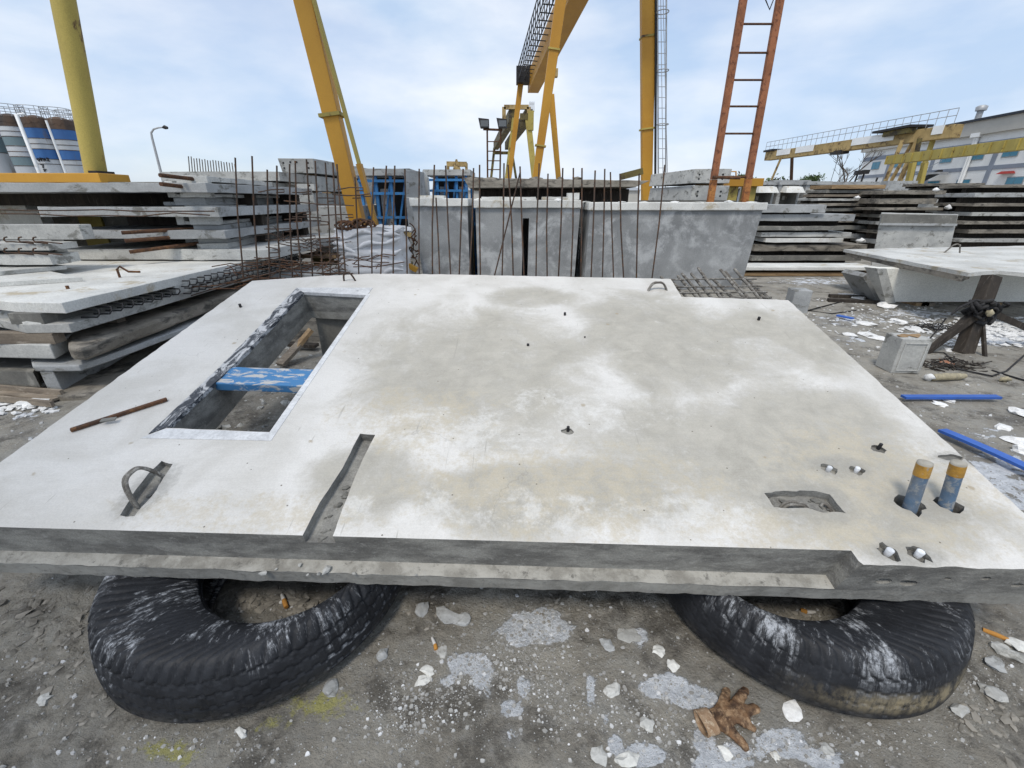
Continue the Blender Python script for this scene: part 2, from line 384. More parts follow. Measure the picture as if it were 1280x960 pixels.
def ground_mat():
    N = NT('yard_soil')
    base = N.mix(N.mr(N.noise(1.3, 10, .72), .38, .62), (.25, .23, .195), (.40, .375, .325))
    base = N.mix(N.mr(N.noise(6, 8, .7), .42, .62, 0, .6), base, (.34, .33, .30))
    base = N.mix(N.mr(N.noise(3.2, 10, .76, N.pos((1, 1, 1), (4, 9, 0))), .48, .62, 0, .8), base, (.105, .097, .085))
    base = N.mix(N.mr(N.noise(28, 6, .75), .52, .70, 0, .55), base, (.40, .39, .365))
    a = N.n.new('ShaderNodeAttribute'); a.attribute_name = 'spill'
    edge = N.noise(8, 9, .66, None, .3)
    sp = N.math('ADD', a.outputs['Fac'], N.math('MULTIPLY', N.math('SUBTRACT', edge, .5), 1.5))
    spm = N.mr(sp, .50, .56)
    wcol = N.mix(N.mr(N.noise(24, 6, .7), .35, .65), (.74, .765, .80), (.54, .565, .60))
    base = N.mix(N.math('MULTIPLY', N.mr(sp, .30, .47), .35), base, (.30, .295, .28))
    base = N.mix(N.math('MULTIPLY', spm, N.mr(N.noise(45, 5, .7), .3, .45, .7, 1)), base, wcol)
    b = N.n.new('ShaderNodeAttribute'); b.attribute_name = 'yellow'
    ye = N.math('ADD', b.outputs['Fac'], N.math('MULTIPLY', N.math('SUBTRACT', N.noise(26, 8, .75), .5), 1.9))
    base = N.mix(N.mr(ye, .45, .8, 0, .7), base, (.42, .40, .11))
    # tiny crumbs, everywhere
    vo = N.voro(95, None); rn = N.voro(95, None, out=1)
    sepn = N.n.new('ShaderNodeSeparateColor'); N.l.new(rn, sepn.inputs[0])
    cr = N.math('MULTIPLY', N.mr(vo, .30, .22), N.mr(sepn.outputs[0], .90, .93))
    base = N.mix(cr, base, (.50, .50, .49))
    vo2 = N.voro(34, None); rn2 = N.voro(34, None, out=1)
    sep2 = N.n.new('ShaderNodeSeparateColor'); N.l.new(rn2, sep2.inputs[0])
    cr2 = N.math('MULTIPLY', N.mr(vo2, .26, .20), N.mr(sep2.outputs[0], .96, .98))
    base = N.mix(cr2, base, (.46, .46, .45))
    N.col(base); N.rough(N.mr(N.noise(2, 5), .3, .7, .75, .95)); N.b.inputs['Specular IOR Level'].default_value = .2
    h = N.math('ADD', N.math('MULTIPLY', N.noise(18, 9, .75), 1.0), N.math('MULTIPLY', N.noise(90, 5, .7), .35))
    h = N.math('ADD', h, N.math('MULTIPLY', cr, .3)); h = N.math('ADD', h, N.math('MULTIPLY', spm, .12))
    N.bump(h, 1.0, .03)
    return N.m
gme.materials.append(ground_mat())

# ------------------------------------------------------------------ the big precast panel in front
FY = R(2.15); TILT = R(12.5)
S_ = Vector((math.cos(FY), -math.sin(FY), 0))
Th = Vector((math.sin(FY), math.cos(FY), 0))
T_ = (Th * math.cos(TILT) + Vector((0, 0, math.sin(TILT)))).normalized()
N_ = S_.cross(T_).normalized()
HT = 0.49
A_ = ath(640, 676.5, HT)
def W(s, t, n=0.0): return A_ + S_ * s + T_ * t + N_ * n
def U(px, py, n=0.0):
    d = ray(px, py); o = A_ + N_ * n; c = Vector((0, 0, HCAM))
    k = (o - c).dot(N_) / d.dot(N_); p = c + d * k - A_
    return (p.dot(S_), p.dot(T_))
THK, LEDGE, REB = 0.220, 0.150, 0.052
def local_prism(poly, n0, n1, mb=None):
    mb = mb or MB()
    k = len(poly)
    ar = sum(poly[i][0] * poly[(i + 1) % k][1] - poly[(i + 1) % k][0] * poly[i][1] for i in range(k))
    if ar < 0: poly = poly[::-1]
    vs = [(p[0], p[1], n0) for p in poly] + [(p[0], p[1], n1) for p in poly]
    fs = [tuple(range(k))[::-1], tuple(range(k, 2 * k))] + [(i, (i + 1) % k, k + (i + 1) % k, k + i) for i in range(k)]
    return mb.add(vs, fs)
def tmp_obj(mb):
    me = bpy.data.meshes.new('tmp'); me.from_pydata(mb.v, [], mb.f); me.update()
    bm = bmesh.new(); bm.from_mesh(me); bmesh.ops.recalc_face_normals(bm, faces=bm.faces); bm.to_mesh(me); bm.free()
    o = bpy.data.objects.new('tmp', me); COL.objects.link(o); return o
def wobble(poly, seg, amp, seed):
    out = []
    n = len(poly)
    for i in range(n):
        a = Vector(poly[i]); b = Vector(poly[(i + 1) % n]); L = (b - a).length; k = max(1, int(L / seg))
        d = (b - a).normalized(); nn = Vector((-d.y, d.x))
        for j in range(k):
            p = a + (b - a) * (j / k)
            w = noise.noise(Vector((p.x * 14, p.y * 14, seed))) + .5 * noise.noise(Vector((p.x * 40, p.y * 40, seed)))
            out.append(tuple(p + nn * w * amp))
    return out
pFL = U(-107, 655); sL = pFL[0]
sR = U(1359, 712)[0]
outline = [(sL, -REB), (sR, -REB), U(985, 375), U(852, 371), U(838, 348.5), U(560, 343), U(465, 342), U(400, 345), U(315, 351)]
body = tmp_obj(local_prism(wobble(outline, .035, .007, 1), -THK, 0))
cut = []
s_st = U(1065, 691)[0]
c = MB()   # rebate above the ledge, ends in a slanting face
k0, k1 = s_st, s_st + .02
n0 = -LEDGE
c.add([(sL - .2, -REB - .1, n0), (k0 - .015, -REB - .1, n0), (k0 - .02, 0, n0 - 0.004), (sL - .2, 0, n0 - 0.004),
       (sL - .2, -REB - .1, .05), (k1 + .075, -REB - .1, .05), (k1 - .01, 0, .05), (sL - .2, 0, .05)],
      [(0, 3, 2, 1), (4, 5, 6, 7), (0, 1, 5, 4), (1, 2, 6, 5), (2, 3, 7, 6), (3, 0, 4, 7)])
cut.append(tmp_obj(c))
oBL, oBR, oTR, oTL = U(209, 535), U(337, 540), U(458, 369), U(379, 365)
cut.append(tmp_obj(local_prism(wobble([oBL, oBR, oTR, oTL], .06, .004, 4), -THK - .1, .05)))
# groove to the front edge
g = [U(374, 674), U(417, 674), U(434, 620), U(453, 575), U(469, 543.5), U(450, 542), U(428, 585), U(400, 628)]
g[0] = (g[0][0], -.12); g[1] = (g[1][0], -.12)
cut.append(tmp_obj(local_prism(wobble(g, .03, .003, 7), -.042, .05)))
# hook pocket left
hk = [U(150, 644), U(168, 645), U(196, 612), U(216, 580), U(202, 576), U(184, 592), U(165, 620)]
cut.append(tmp_obj(local_prism(wobble(hk, .02, .007, 9), -.03, .05)))
# hook pocket right
pk = [U(955, 616), U(1000, 613), U(1038, 618), U(1058, 642), U(1010, 637), U(966, 634)]
cut.append(tmp_obj(local_prism(wobble(pk, .015, .011, 12), -.034, .05)))
def disc(cx, cy, rx, ry, seed, k=14):
    c0 = U(cx, cy); c1 = U(cx + rx, cy); c2 = U(cx, cy - ry)
    r1 = abs(c1[0] - c0[0]); r2 = abs(c2[1] - c0[1])
    return [(c0[0] + r1 * math.cos(a) * (1 + .6 * noise.noise(Vector((math.cos(a) * 2, math.sin(a) * 2, seed)))),
             c0[1] + r2 * math.sin(a) * (1 + .6 * noise.noise(Vector((math.cos(a) * 2, math.sin(a) * 2, seed + 9))))) for a in [2 * math.pi * i / k for i in range(k)]]
for (cx, cy, rx, ry, dp) in [(1139, 631, 17, 11, .07), (1183, 629, 17, 10, .07), (1036, 586, 9, 6, .02), (1071, 588, 9, 5.5, .02),
                             (1098, 561, 8, 5, .012), (1110, 690, 12, 11, .025), (1149, 693, 13, 10, .025), (710, 539, 8, 4, .01),
                             (1190, 572, 14, 5, .012)]:
    cut.append(tmp_obj(local_prism(disc(cx, cy, rx, ry, cx * .13), -dp, .05)))
HOLES = []
# bolt holes in the front face
for (cx, cy, rx) in [(1105, 727, 9.5), (1135, 728, 10), (1185, 724, 4), (1232, 723, 6), (1271, 731, 7)]:
    # intersect ray with front plane t=-REB
    d = ray(cx, cy); cc = Vector((0, 0, HCAM)); o = A_ - T_ * REB
    k = (o - cc).dot(T_) / d.dot(T_); p = cc + d * k - A_; s0, n0 = p.dot(S_), p.dot(N_)
    r = rx / FPX * 1.5; seg = 14; vs = []; fs = []
    for j, tt in enumerate((-REB - .03, -REB + .16)):
        for i in range(seg):
            a = 2 * math.pi * i / seg; vs.append((s0 + r * math.cos(a), tt, n0 + r * .62 * math.sin(a)))
    fs = [tuple(range(seg)), tuple(range(seg, 2 * seg))[::-1]] + [(i, seg + i, seg + (i + 1) % seg, (i + 1) % seg) for i in range(seg)]
    cut.append(tmp_obj(MB().add(vs, fs)))
    HOLES.append((s0, n0, r))
for co in cut:
    md = body.modifiers.new('b', 'BOOLEAN'); md.operation = 'DIFFERENCE'; md.object = co; md.solver = 'EXACT'
dg = bpy.context.evaluated_depsgraph_get(); dg.update()
me = bpy.data.meshes.new_from_object(body.evaluated_get(dg))
for o in cut + [body]: bpy.data.objects.remove(o)
panel_loc = W(0, .9, 0); panel_loc.z = 0
panel = thing('precast_panel', 'large white precast concrete panel with window opening tilted on two truck tyres', 'concrete panel', panel_loc)
rotm = Matrix((S_, T_, N_)).transposed().to_4x4()
me.transform(Matrix.Translation(A_ - panel_loc) @ rotm)
slab = bpy.data.objects.new('slab', me); COL.objects.link(slab); slab.parent = panel; WL[slab.name] = panel_loc.copy()
for p in me.polygons: p.use_smooth = False
bmd = slab.modifiers.new('bevel', 'BEVEL'); bmd.width = .005; bmd.segments = 2; bmd.limit_method = 'ANGLE'; bmd.angle_limit = R(50)
def slab_mat():
    N = NT('panel_concrete')
    # local coordinates of the panel
    def dotc(v, o):
        n = N.n.new('ShaderNodeVectorMath'); n.operation = 'DOT_PRODUCT'; N.l.new(N.geo.outputs['Position'], n.inputs[0]); n.inputs[1].default_value = v
        return N.math('SUBTRACT', n.outputs['Value'], o)
    s = dotc(S_, A_.dot(S_)); t = dotc(T_, A_.dot(T_)); nn = dotc(N_, A_.dot(N_))
    def blob(cx, cy, rx, ry):
        c0 = U(cx, cy); r1 = abs(U(cx + rx, cy)[0] - c0[0]); r2 = abs(U(cx, cy - ry)[1] - U(cx, cy + ry)[1]) / 2
        a = N.math('POWER', N.math('ABSOLUTE', N.math('DIVIDE', N.math('SUBTRACT', s, c0[0]), r1)), 2)
        b = N.math('POWER', N.math('ABSOLUTE', N.math('DIVIDE', N.math('SUBTRACT', t, c0[1]), r2)), 2)
        return N.mr(N.math('ADD', a, b), 0, 1.7, 1, 0)
    def mx(*a):
        r = a[0]
        for q in a[1:]: r = N.math('MAXIMUM', r, q)
        return r
    big = N.noise(2.6, 9, .62, None, .5); mid = N.noise(9, 8, .68, None, .4); fin = N.noise(42, 6, .72); vf = N.noise(160, 4, .7)
    white = N.mix(N.mr(big, .35, .65), (.645, .632, .605), (.54, .525, .49))
    damp = N.mix(N.mr(mid, .3, .7), (.355, .338, .295), (.45, .43, .38))
    m1 = mx(blob(600, 450, 170, 85), blob(830, 420, 120, 70), blob(930, 560, 230, 80), blob(760, 610, 120, 50), blob(620, 620, 120, 50), blob(1100, 640, 160, 60), blob(1000, 520, 120, 60), blob(660, 372, 60, 14), blob(450, 600, 90, 60), blob(1000, 420, 140, 40))
    k = N.math('ADD', m1, N.math('MULTIPLY', N.math('SUBTRACT', big, .5), 1.5))
    k = N.math('ADD', k, N.math('MULTIPLY', N.math('SUBTRACT', mid, .5), .9))
    k = N.math('ADD', k, N.math('MULTIPLY', N.math('SUBTRACT', fin, .5), .45))
    dm = N.mr(k, .16, 1.0)
    base = N.mix(dm, white, damp)
    # speckled beige stain, right and centre bottom
    m2 = mx(blob(700, 610, 260, 70), blob(1120, 600, 180, 90), blob(1000, 660, 220, 40), blob(520, 520, 120, 50), blob(300, 640, 200, 30))
    k2 = N.math('ADD', N.math('MULTIPLY', m2, .6), N.math('ADD', N.math('MULTIPLY', N.math('SUBTRACT', fin, .5), 1.6), N.math('MULTIPLY', N.math('SUBTRACT', mid, .5), 1.4)))
    base = N.mix(N.mr(k2, .30, .85, 0, .50), base, (.475, .415, .30))
    # light salt bloom over the damp
    k3 = N.math('ADD', N.math('MULTIPLY', N.math('SUBTRACT', N.noise(5.5, 9, .78, N.pos((1, 1, 1), (3, 3, 3)), .25), .5), 2.4), N.math('MULTIPLY', mx(blob(560, 540, 150, 35), blob(740, 510, 120, 30), blob(680, 640, 330, 30)), .35))
    base = N.mix(N.mr(k3, .20, .60, 0, .60), base, (.66, .655, .635))
    # grey worn edge band near pocket, pipes, groove
    m4 = mx(blob(1010, 628, 70, 34), blob(1160, 632, 60, 26), blob(1052, 584, 45, 18), blob(1130, 693, 60, 20), blob(184, 612, 34, 42), blob(1195, 573, 38, 10))
    k4 = N.math('ADD', m4, N.math('MULTIPLY', N.math('SUBTRACT', fin, .5), 1.4))
    base = N.mix(N.mr(k4, .35, 1.1, 0, .62), base, (.29, .285, .265))
    # dark specks
    vo = N.voro(30); vr = N.n.new('ShaderNodeSeparateColor'); N.l.new(N.voro(30, None, out=1), vr.inputs[0])
    base = N.mix(N.math('MULTIPLY', N.mr(vo, .13, .08), N.mr(vr.outputs[0], .93, .95)), base, (.16, .145, .12))
    base = N.scale_val(base, N.mr(vf, .3, .7, .93, 1.06))
    # trowel arcs, scuffs and hairline cracks
    tr = N.noise(5, 3, .5, N.pos((.6, 9, 1)), 1.8); base = N.scale_val(base, N.mr(tr,   .3, .7, .98, 1.015))
    sc1 = N.noise(7, 2, .5, N.pos((9, .35, 1), (3, 1, 0)), .4); sc2 = N.noise(3, 4, .6, N.pos((1, 1, 1), (8, 2, 1)))
    base = N.mix(N.math('MULTIPLY', N.mr(sc1, .695, .72), N.mr(sc2, .5, .62, 0, .6)), base, (.33, .315, .28))
    dn = N.n.new('ShaderNodeVectorMath'); dn.operation = 'ADD'; N.l.new(N.geo.outputs['Position'], dn.inputs[0])
    nzc = N.n.new('ShaderNodeTexNoise'); N.l.new(N.pos(), nzc.inputs['Vector']); nzc.inputs['Scale'].default_value = 5; nzc.inputs['Detail'].default_value = 6
    scv = N.n.new('ShaderNodeVectorMath'); scv.operation = 'SCALE'; N.l.new(nzc.outputs['Color'], scv.inputs[0]); scv.inputs['Scale'].default_value = .35; N.l.new(scv.outputs[0], dn.inputs[1])
    ck = N.voro(1.1, dn.outputs[0], 'DISTANCE_TO_EDGE')
    base = N.mix(N.math('MULTIPLY', N.mr(ck, .0045, .001), N.mr(N.noise(1.1, 2, .5), .60, .68, 0, .3)), base, (.22, .21, .19))
    vo5 = N.voro(11); vr5 = N.n.new('ShaderNodeSeparateColor'); N.l.new(N.voro(11, None, out=1), vr5.inputs[0])
    base = N.mix(N.math('MULTIPLY', N.mr(N.math('ADD', vo5, N.math('MULTIPLY', N.math('SUBTRACT', fin, .5), .35)), .17, .08), N.mr(vr5.outputs[0], .90, .93, 0, .7)), base, (.34, .285, .20))
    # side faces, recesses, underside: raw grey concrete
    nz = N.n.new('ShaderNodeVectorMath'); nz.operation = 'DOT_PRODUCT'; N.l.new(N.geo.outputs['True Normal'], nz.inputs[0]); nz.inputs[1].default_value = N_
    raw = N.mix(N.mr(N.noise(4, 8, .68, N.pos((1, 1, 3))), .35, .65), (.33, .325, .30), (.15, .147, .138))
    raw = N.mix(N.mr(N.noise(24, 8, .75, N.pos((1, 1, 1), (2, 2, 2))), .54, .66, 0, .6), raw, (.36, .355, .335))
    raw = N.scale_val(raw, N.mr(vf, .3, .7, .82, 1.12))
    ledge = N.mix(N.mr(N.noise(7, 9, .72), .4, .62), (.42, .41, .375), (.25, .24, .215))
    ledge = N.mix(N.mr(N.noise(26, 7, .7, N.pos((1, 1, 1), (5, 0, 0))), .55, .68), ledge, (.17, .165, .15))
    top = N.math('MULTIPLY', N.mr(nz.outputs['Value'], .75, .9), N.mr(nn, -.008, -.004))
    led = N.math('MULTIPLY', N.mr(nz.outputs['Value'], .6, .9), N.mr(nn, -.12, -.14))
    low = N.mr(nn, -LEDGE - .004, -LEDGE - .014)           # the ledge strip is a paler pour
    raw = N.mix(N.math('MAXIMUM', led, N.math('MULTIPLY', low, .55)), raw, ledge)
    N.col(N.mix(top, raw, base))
    N.rough(N.mr(mid, .3, .7, .62, .9)); N.b.inputs['Specular IOR Level'].default_value = .28
    hh = N.math('ADD', N.math('MULTIPLY', mid, .5), N.math('MULTIPLY', fin, .35))
    hh = N.math('ADD', hh, N.math('MULTIPLY', vf, .12))
    amp = N.mr(top, 0, 1, 3.0, .6)
    N.bump(N.math('MULTIPLY', hh, amp), .55, .008)
    return N.m
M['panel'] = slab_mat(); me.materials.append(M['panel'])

def rim_mat():
    N = NT('bitumen_smeared_rim')
    st = N.noise(14, 8, .75, N.pos((1.0, .35, 1.0)), 1.2)
    base = N.mix(N.mr(st, .47, .56), (.035, .04, .05), (.50, .51, .52))
    base = N.mix(N.mr(N.noise(40, 5, .7), .5, .7, 0, .5), base, (.20, .21, .22))
    N.col(base); N.rough(.6); N.bump(st, .5, .004); return N.m
M['rim'] = rim_mat()
M['rim_white'] = weathered('white_filler_rim', (.66, .67, .68), (.55, .56, .57), (.22, .23, .25), thr=.66, sc=12, psc=22)
def bar_mat():
    N = NT('blue_paint_scraped')
    st = N.noise(16, 8, .72, N.pos((.5, 1.4, 1.4)), .8)
    base = N.mix(N.mr(st, .50, .58), (.05, .19, .40), (.48, .47, .45))
    base = N.mix(N.mr(N.noise(30, 6, .7), .58, .7, 0, .7), base, (.12, .14, .17))
    N.col(base); N.rough(.6); N.bump(st, .4, .004); return N.m
M['bar_blue'] = bar_mat()
def wpoly(pts, n0, n1, mb=None):
    """prism over a polygon given in panel coordinates, in world space"""
    m2 = local_prism(pts, n0, n1); out = mb or MB()
    return out.add([W(*v) for v in m2.v], m2.f)
wpoly(wobble([U(186, 543), U(210, 534), U(292, 457), U(379, 366), U(371, 360), U(274, 460)], .05, .006, 3), -.02, .0035).build('opening_rim', 'rim', panel, fix=True)
wpoly([U(176, 548), U(334, 551), U(337.5, 541), U(208, 536)], -.02, .003).build('opening_rim', 'rim_white', panel, fix=True)
wpoly([U(334, 551), U(339, 551), U(463, 368), U(458.5, 368), U(337.5, 540)], -.02, .0025).build('opening_rim', 'rim_white', panel, fix=True)
wpoly([U(371, 360), U(379, 365.5), U(459, 369.5), U(466, 360)], -.02, .0035).build('opening_rim', 'rim_white', panel, fix=True)
# dark side of the opening on its left, down to the soffit
cb = MB(); wpoly([U(262, 478), U(380, 482), U(399, 461), U(280, 457)], -.055, -.004, cb)
cb.build('crossbar', 'bar_blue', panel, bevel=.006, rough=(.08, .002))
# downstand walls that carry the panel at the back
def vwall(a, b, off, th, name, mat, holes=None):
    pa = W(*a, -THK + .01); pb = W(*b, -THK + .01)
    d = Vector((pb.x - pa.x, pb.y - pa.y, 0)).normalized(); nrm = Vector((-d.y, d.x, 0))
    pa += nrm * off; pb += nrm * off
    q = [Vector((pa.x, pa.y, -.02)), Vector((pb.x, pb.y, -.02)), Vector((pb.x, pb.y, -.02)) + nrm * th, Vector((pa.x, pa.y, -.02)) + nrm * th]
    tp = [Vector((v.x, v.y, pz)) for v, pz in zip(q, (pa.z, pb.z, pb.z, pa.z))]
    return MB().hexa(q + tp).build(name, mat, panel, rough=(.2, .004), fix=True)
tb = U(640, 343)[1]
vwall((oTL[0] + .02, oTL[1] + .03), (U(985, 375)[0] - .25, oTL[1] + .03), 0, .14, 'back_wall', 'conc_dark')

for s0, n0, r in HOLES:
    c0 = W(s0, -REB + .018, n0); MB().tube([c0, c0 + T_ * .01], r * 1.1, 14).build('hole_shade_disc', 'black_steel', panel)  # black disc stands in for the shade inside each hole
# starter bars behind the back edge
BARS = [(303, 330, 294, 197), (322, 335, 315, 195), (337, 340, 334, 212), (350, 342, 346, 207), (365.5, 345, 362, 205), (377, 345, 369, 201), (390.6, 345, 383, 199), (404, 345, 394, 201), (413, 345, 406.7, 203), (424, 345, 416, 203), (432, 345, 421, 205),
        (448.6, 345, 443.7, 221), (465, 345, 467, 209), (475.7, 345, 483, 207), (491.5, 345, 493.5, 207), (509, 345, 506, 211), (524, 345, 524, 211), (540.6, 345, 543, 206), (549.7, 345, 545, 247),
        (563.4, 345, 557, 207), (574, 345, 579, 211), (587, 345, 592, 210), (600.5, 345, 599.5, 206), (618, 345, 650, 216), (627.6, 346, 630, 204), (641.6, 346, 635, 206), (655, 346, 650, 208),
        (670, 346, 674, 204), (684, 347, 685, 217), (698, 347, 703.5, 210), (713.7, 348, 716.7, 210), (726, 348, 727.5, 210), (738.7, 349, 744, 213), (753, 349, 756, 211), (767, 349, 763, 215),
        (779.6, 349, 775, 217), (795.5, 350, 799, 217), (814.7, 350, 831, 206)]
yb = W(0, tb).y + .06
for i, (x0, y0, x1, y1) in enumerate(BARS):
    a = at(x0, y0, yb + .02 * math.sin(i * 2.3)); b = at(x1, y1, yb + .03 * math.sin(i * 1.7 + 1))
    a2 = a + (a - b).normalized() * .12
    mid = (a + b) / 2 + Vector((random.uniform(-.008, .008), random.uniform(-.02, .02), 0))
    MB().tube([a2, a, a * .5 + mid * .5, mid, b * .5 + mid * .5, b], .0062, 6).build('starter_bar', 'rebar', panel)
# tie bars across the starter bars, left part
for (x0, y0, x1, y1) in [(318, 322, 432, 330), (332, 300, 425, 297), (355, 251, 442, 257), (345, 338, 440, 342)]:
    a = at(x0, y0, yb - .012); b = at(x1, y1, yb - .012)
    MB().tube([a, (a + b) / 2 + Vector((0, 0, -.008)), b], .005, 6).build('tie_bar', 'rebar', panel)
_rb = random.Random(9)
for i in range(16):
    x0 = _rb.uniform(322, 425); y0 = _rb.uniform(232, 330); L_ = _rb.uniform(14, 48)
    p = at(x0, y0, yb + _rb.uniform(.02, .25)); q_ = at(x0 + L_, y0 + _rb.uniform(-4, 5), yb + _rb.uniform(.02, .25))
    MB().tube([p, (p + q_) / 2 + Vector((0, 0, _rb.uniform(-.01, .01))), q_, q_ + Vector((.01, -.03, -.02)), q_ + Vector((-.05, -.04, -.022))], .0048, 6).build('stirrup', 'rebar', panel)
# reinforcement mesh sticking out of the back right notch
for i in range(13):
    px = 860 + i * 9.8 + (i % 3) * 1.5
    s0, t0 = U(px, 371); p0 = W(s0, t0 - .06, -.07)
    p1 = W(s0 - .06 + random.uniform(-.02, .02), t0 + .50 + random.uniform(-.07, .05), -.03 + random.uniform(-.02, .05))
    MB().tube([p0, (p0 + p1) / 2 + N_ * random.uniform(-.006, .006), p1], .0115, 6).build('mesh_bar', 'rebar_grey', panel)
for t_off in (.07, .15, .24, .36):
    s0, t0 = U(850, 371); s1, t1 = U(975, 373)
    MB().tube([W(s0, t0 + t_off, -.05 + t_off * .1), W((s0 + s1) / 2, t0 + t_off + .008, -.052 + t_off * .12), W(s1, t0 + t_off + .02, -.046 + t_off * .1)], .007, 6).build('mesh_bar', 'rebar_grey', panel)

def hook(base1, base2, tipn, lean, r=.006, double=.011, name='lifting_loop', mat='rebar_grey', depth=-.02, flatten=1.0):
    a = W(*U(*base1), depth); b = W(*U(*base2), depth)
    for sg in (-1, 1) if double else (0,):
        off = (b - a).cross(N_).normalized() * double * sg * .5
        pts = []
        for i in range(17):
            u = i / 16
            # squarish arch
            w_ = math.sin(math.pi * u); hh = tipn * (1 - abs(2 * u - 1) ** 3.2)
            q = a + (b - a) * (u ** 1.0 * .9 + .05) + N_ * hh + lean * (hh / tipn)
            pts.append(q + off)
        if sg == -1 or double == 0: par = None
        MB().tube(pts, r, 8).build(name, mat, panel)
hook((166, 632), (207, 592), .115, S_ * -.028 + T_ * .0, r=.0065)
hook((808, 364), (836, 363), .075, T_ * .03, r=.007, double=.012)
hook((429, 351), (446, 351), .09, S_ * -.01, r=.007, double=.0, mat='rebar')
hook((978, 629), (1018, 633), .028, T_ * .012, r=.006, double=.014, depth=-.035)
hook((1030, 626), (1045, 634), .016, T_ * .012, r=.006, double=0, depth=-.035)
rr_ = random.Random(5)
for k in range(34):
    px_, py_ = (rr_.uniform(968, 1045), rr_.uniform(618, 636)) if k < 16 else (rr_.uniform(378, 425), rr_.uniform(600, 668)) if k < 28 else (rr_.uniform(160, 205), rr_.uniform(590, 640))
    if k >= 16 and k < 28: px_ = 396 + (668 - py_) * .52 + rr_.uniform(-8, 8)
    if k >= 28: px_ = 162 + (642 - py_) * .8 + rr_.uniform(-4, 4)
    s0, t0 = U(px_, py_); r_ = rr_.uniform(.004, .012)
    vs, fs = rock(W(s0, t0, (-.034 if k < 16 else -.042 if k < 28 else -.03) + r_ * .3), r_ * 1.5, r_, r_ * .7, k + 3, rr_.random() * 3)
    MB().add(vs, fs).build('mortar_rubble', 'conc_dark', panel)
# pipe stubs
for (px, py, tx, ty, nm) in [(1138, 633, 1157, 577, 0), (1182, 631, 1199, 577, 1)]:
    b = W(*U(px, py), -.06)
    s0, t0 = U(px, py); b0 = W(s0, t0, 0)
    # axis: straight up with a small lean, length from the survey
    d = ray(tx, ty); y_t = b0.y + .012
    top = at(tx, ty, y_t)
    ax = (top - b0).normalized(); L = (top - b0).length
    ring = thing  # pipe is a part of the panel: it is cast in
    p = MB().tube([b0 - ax * .06, b0 + ax * L * .72], .0225, 20).build('pipe_stub', 'pipe', panel)
    MB().tube([b0 + ax * (L * .70), b0 + ax * (L * .94)], .0240, 20).build('tape_band', 'tape', p, rough=None)
    cpv = MB(); cpv.tube([b0 + ax * (L * .94), b0 + ax * (L * .985), b0 + ax * (L * 1.0)], [.0232, .023, .017], 20)
    cpv.build('plug', 'cement_cap', p)
# plastic plugs, sleeves
for (cx, cy, r, h) in [(1037, 585, .010, .012), (1072, 586, .010, .012), (1112, 689, .0125, .018), (1150, 691, .0125, .018)]:
    s0, t0 = U(cx, cy); b0 = W(s0, t0, -.022)
    MB().tube([b0, b0 + N_ * (.022 + h * .4), b0 + N_ * (.024 + h * .4)], [r * .8, r, r * .8], 10).build('plastic_plug', 'white_plug', panel)
for (cx, cy, r, h) in [(1099, 559, .007, .02), (710, 537, .007, .018), (706, 394, .008, .02), (660, 432, .008, .012), (948, 400, .009, .022), (301, 384, .009, .025), (731, 422, .005, .008)]:
    s0, t0 = U(cx, cy); b0 = W(s0, t0, -.01)
    MB().tube([b0, b0 + N_ * (.01 + h)], r, 10).build('socket_ferrule', 'black_steel', panel)

# steel bar lying on the panel
a = W(*U(90, 540), .011); b = W(*U(210, 501), .011)
m_ = (a + b) / 2
rod = thing('steel_bar', 'short brown steel bar lying on the white panel left of its opening', 'steel bar', (m_.x, m_.y, m_.z))
MB().beam(a, b, .020, .016, up=N_).build('bar', 'rust', rod, bevel=.003)
MB().beam(a + S_ * .105 + T_ * .058 + N_ * .012, a + S_ * .165 + T_ * .074 + N_ * .012, .022, .006, up=N_).build('weld_seam', 'conc_dark', rod)
# crumbs on the ledge
CR = [(330, 717, .013), (410, 713, .020), (375, 707, .010), (444, 718, .011), (398, 718, .008), (385, 719, .007), (520, 719, .006), (345, 712, .006)]
for i, (cx, cy, r) in enumerate(CR):
    d = ray(cx, cy); cc = Vector((0, 0, HCAM)); o = A_ - N_ * LEDGE
    k = (o - cc).dot(N_) / d.dot(N_); p = cc + d * k
    if (p - A_).dot(T_) > -.01: p += T_ * (-.014 - (p - A_).dot(T_))
    vs, fs = rock(p + N_ * r * .4, r, r * .7, r * .6, i + 3, i)
    solo(MB().add(vs, fs), 'mortar_crumb', 'conc_light', ['mortar crumb left of the widest one on the panel ledge', 'widest mortar crumb lying on the panel ledge above the left tyre', 'small crumb against the face behind the widest ledge crumb', 'mortar crumb right of the widest one on the panel ledge', 'crumb just in front of the widest one on the ledge', 'tiny crumb at the lip of the ledge', 'lone tiny crumb farthest right on the panel ledge', 'tiny crumb farthest left on the panel ledge'][i], 'mortar crumb', 'mortar crumbs on the panel ledge')

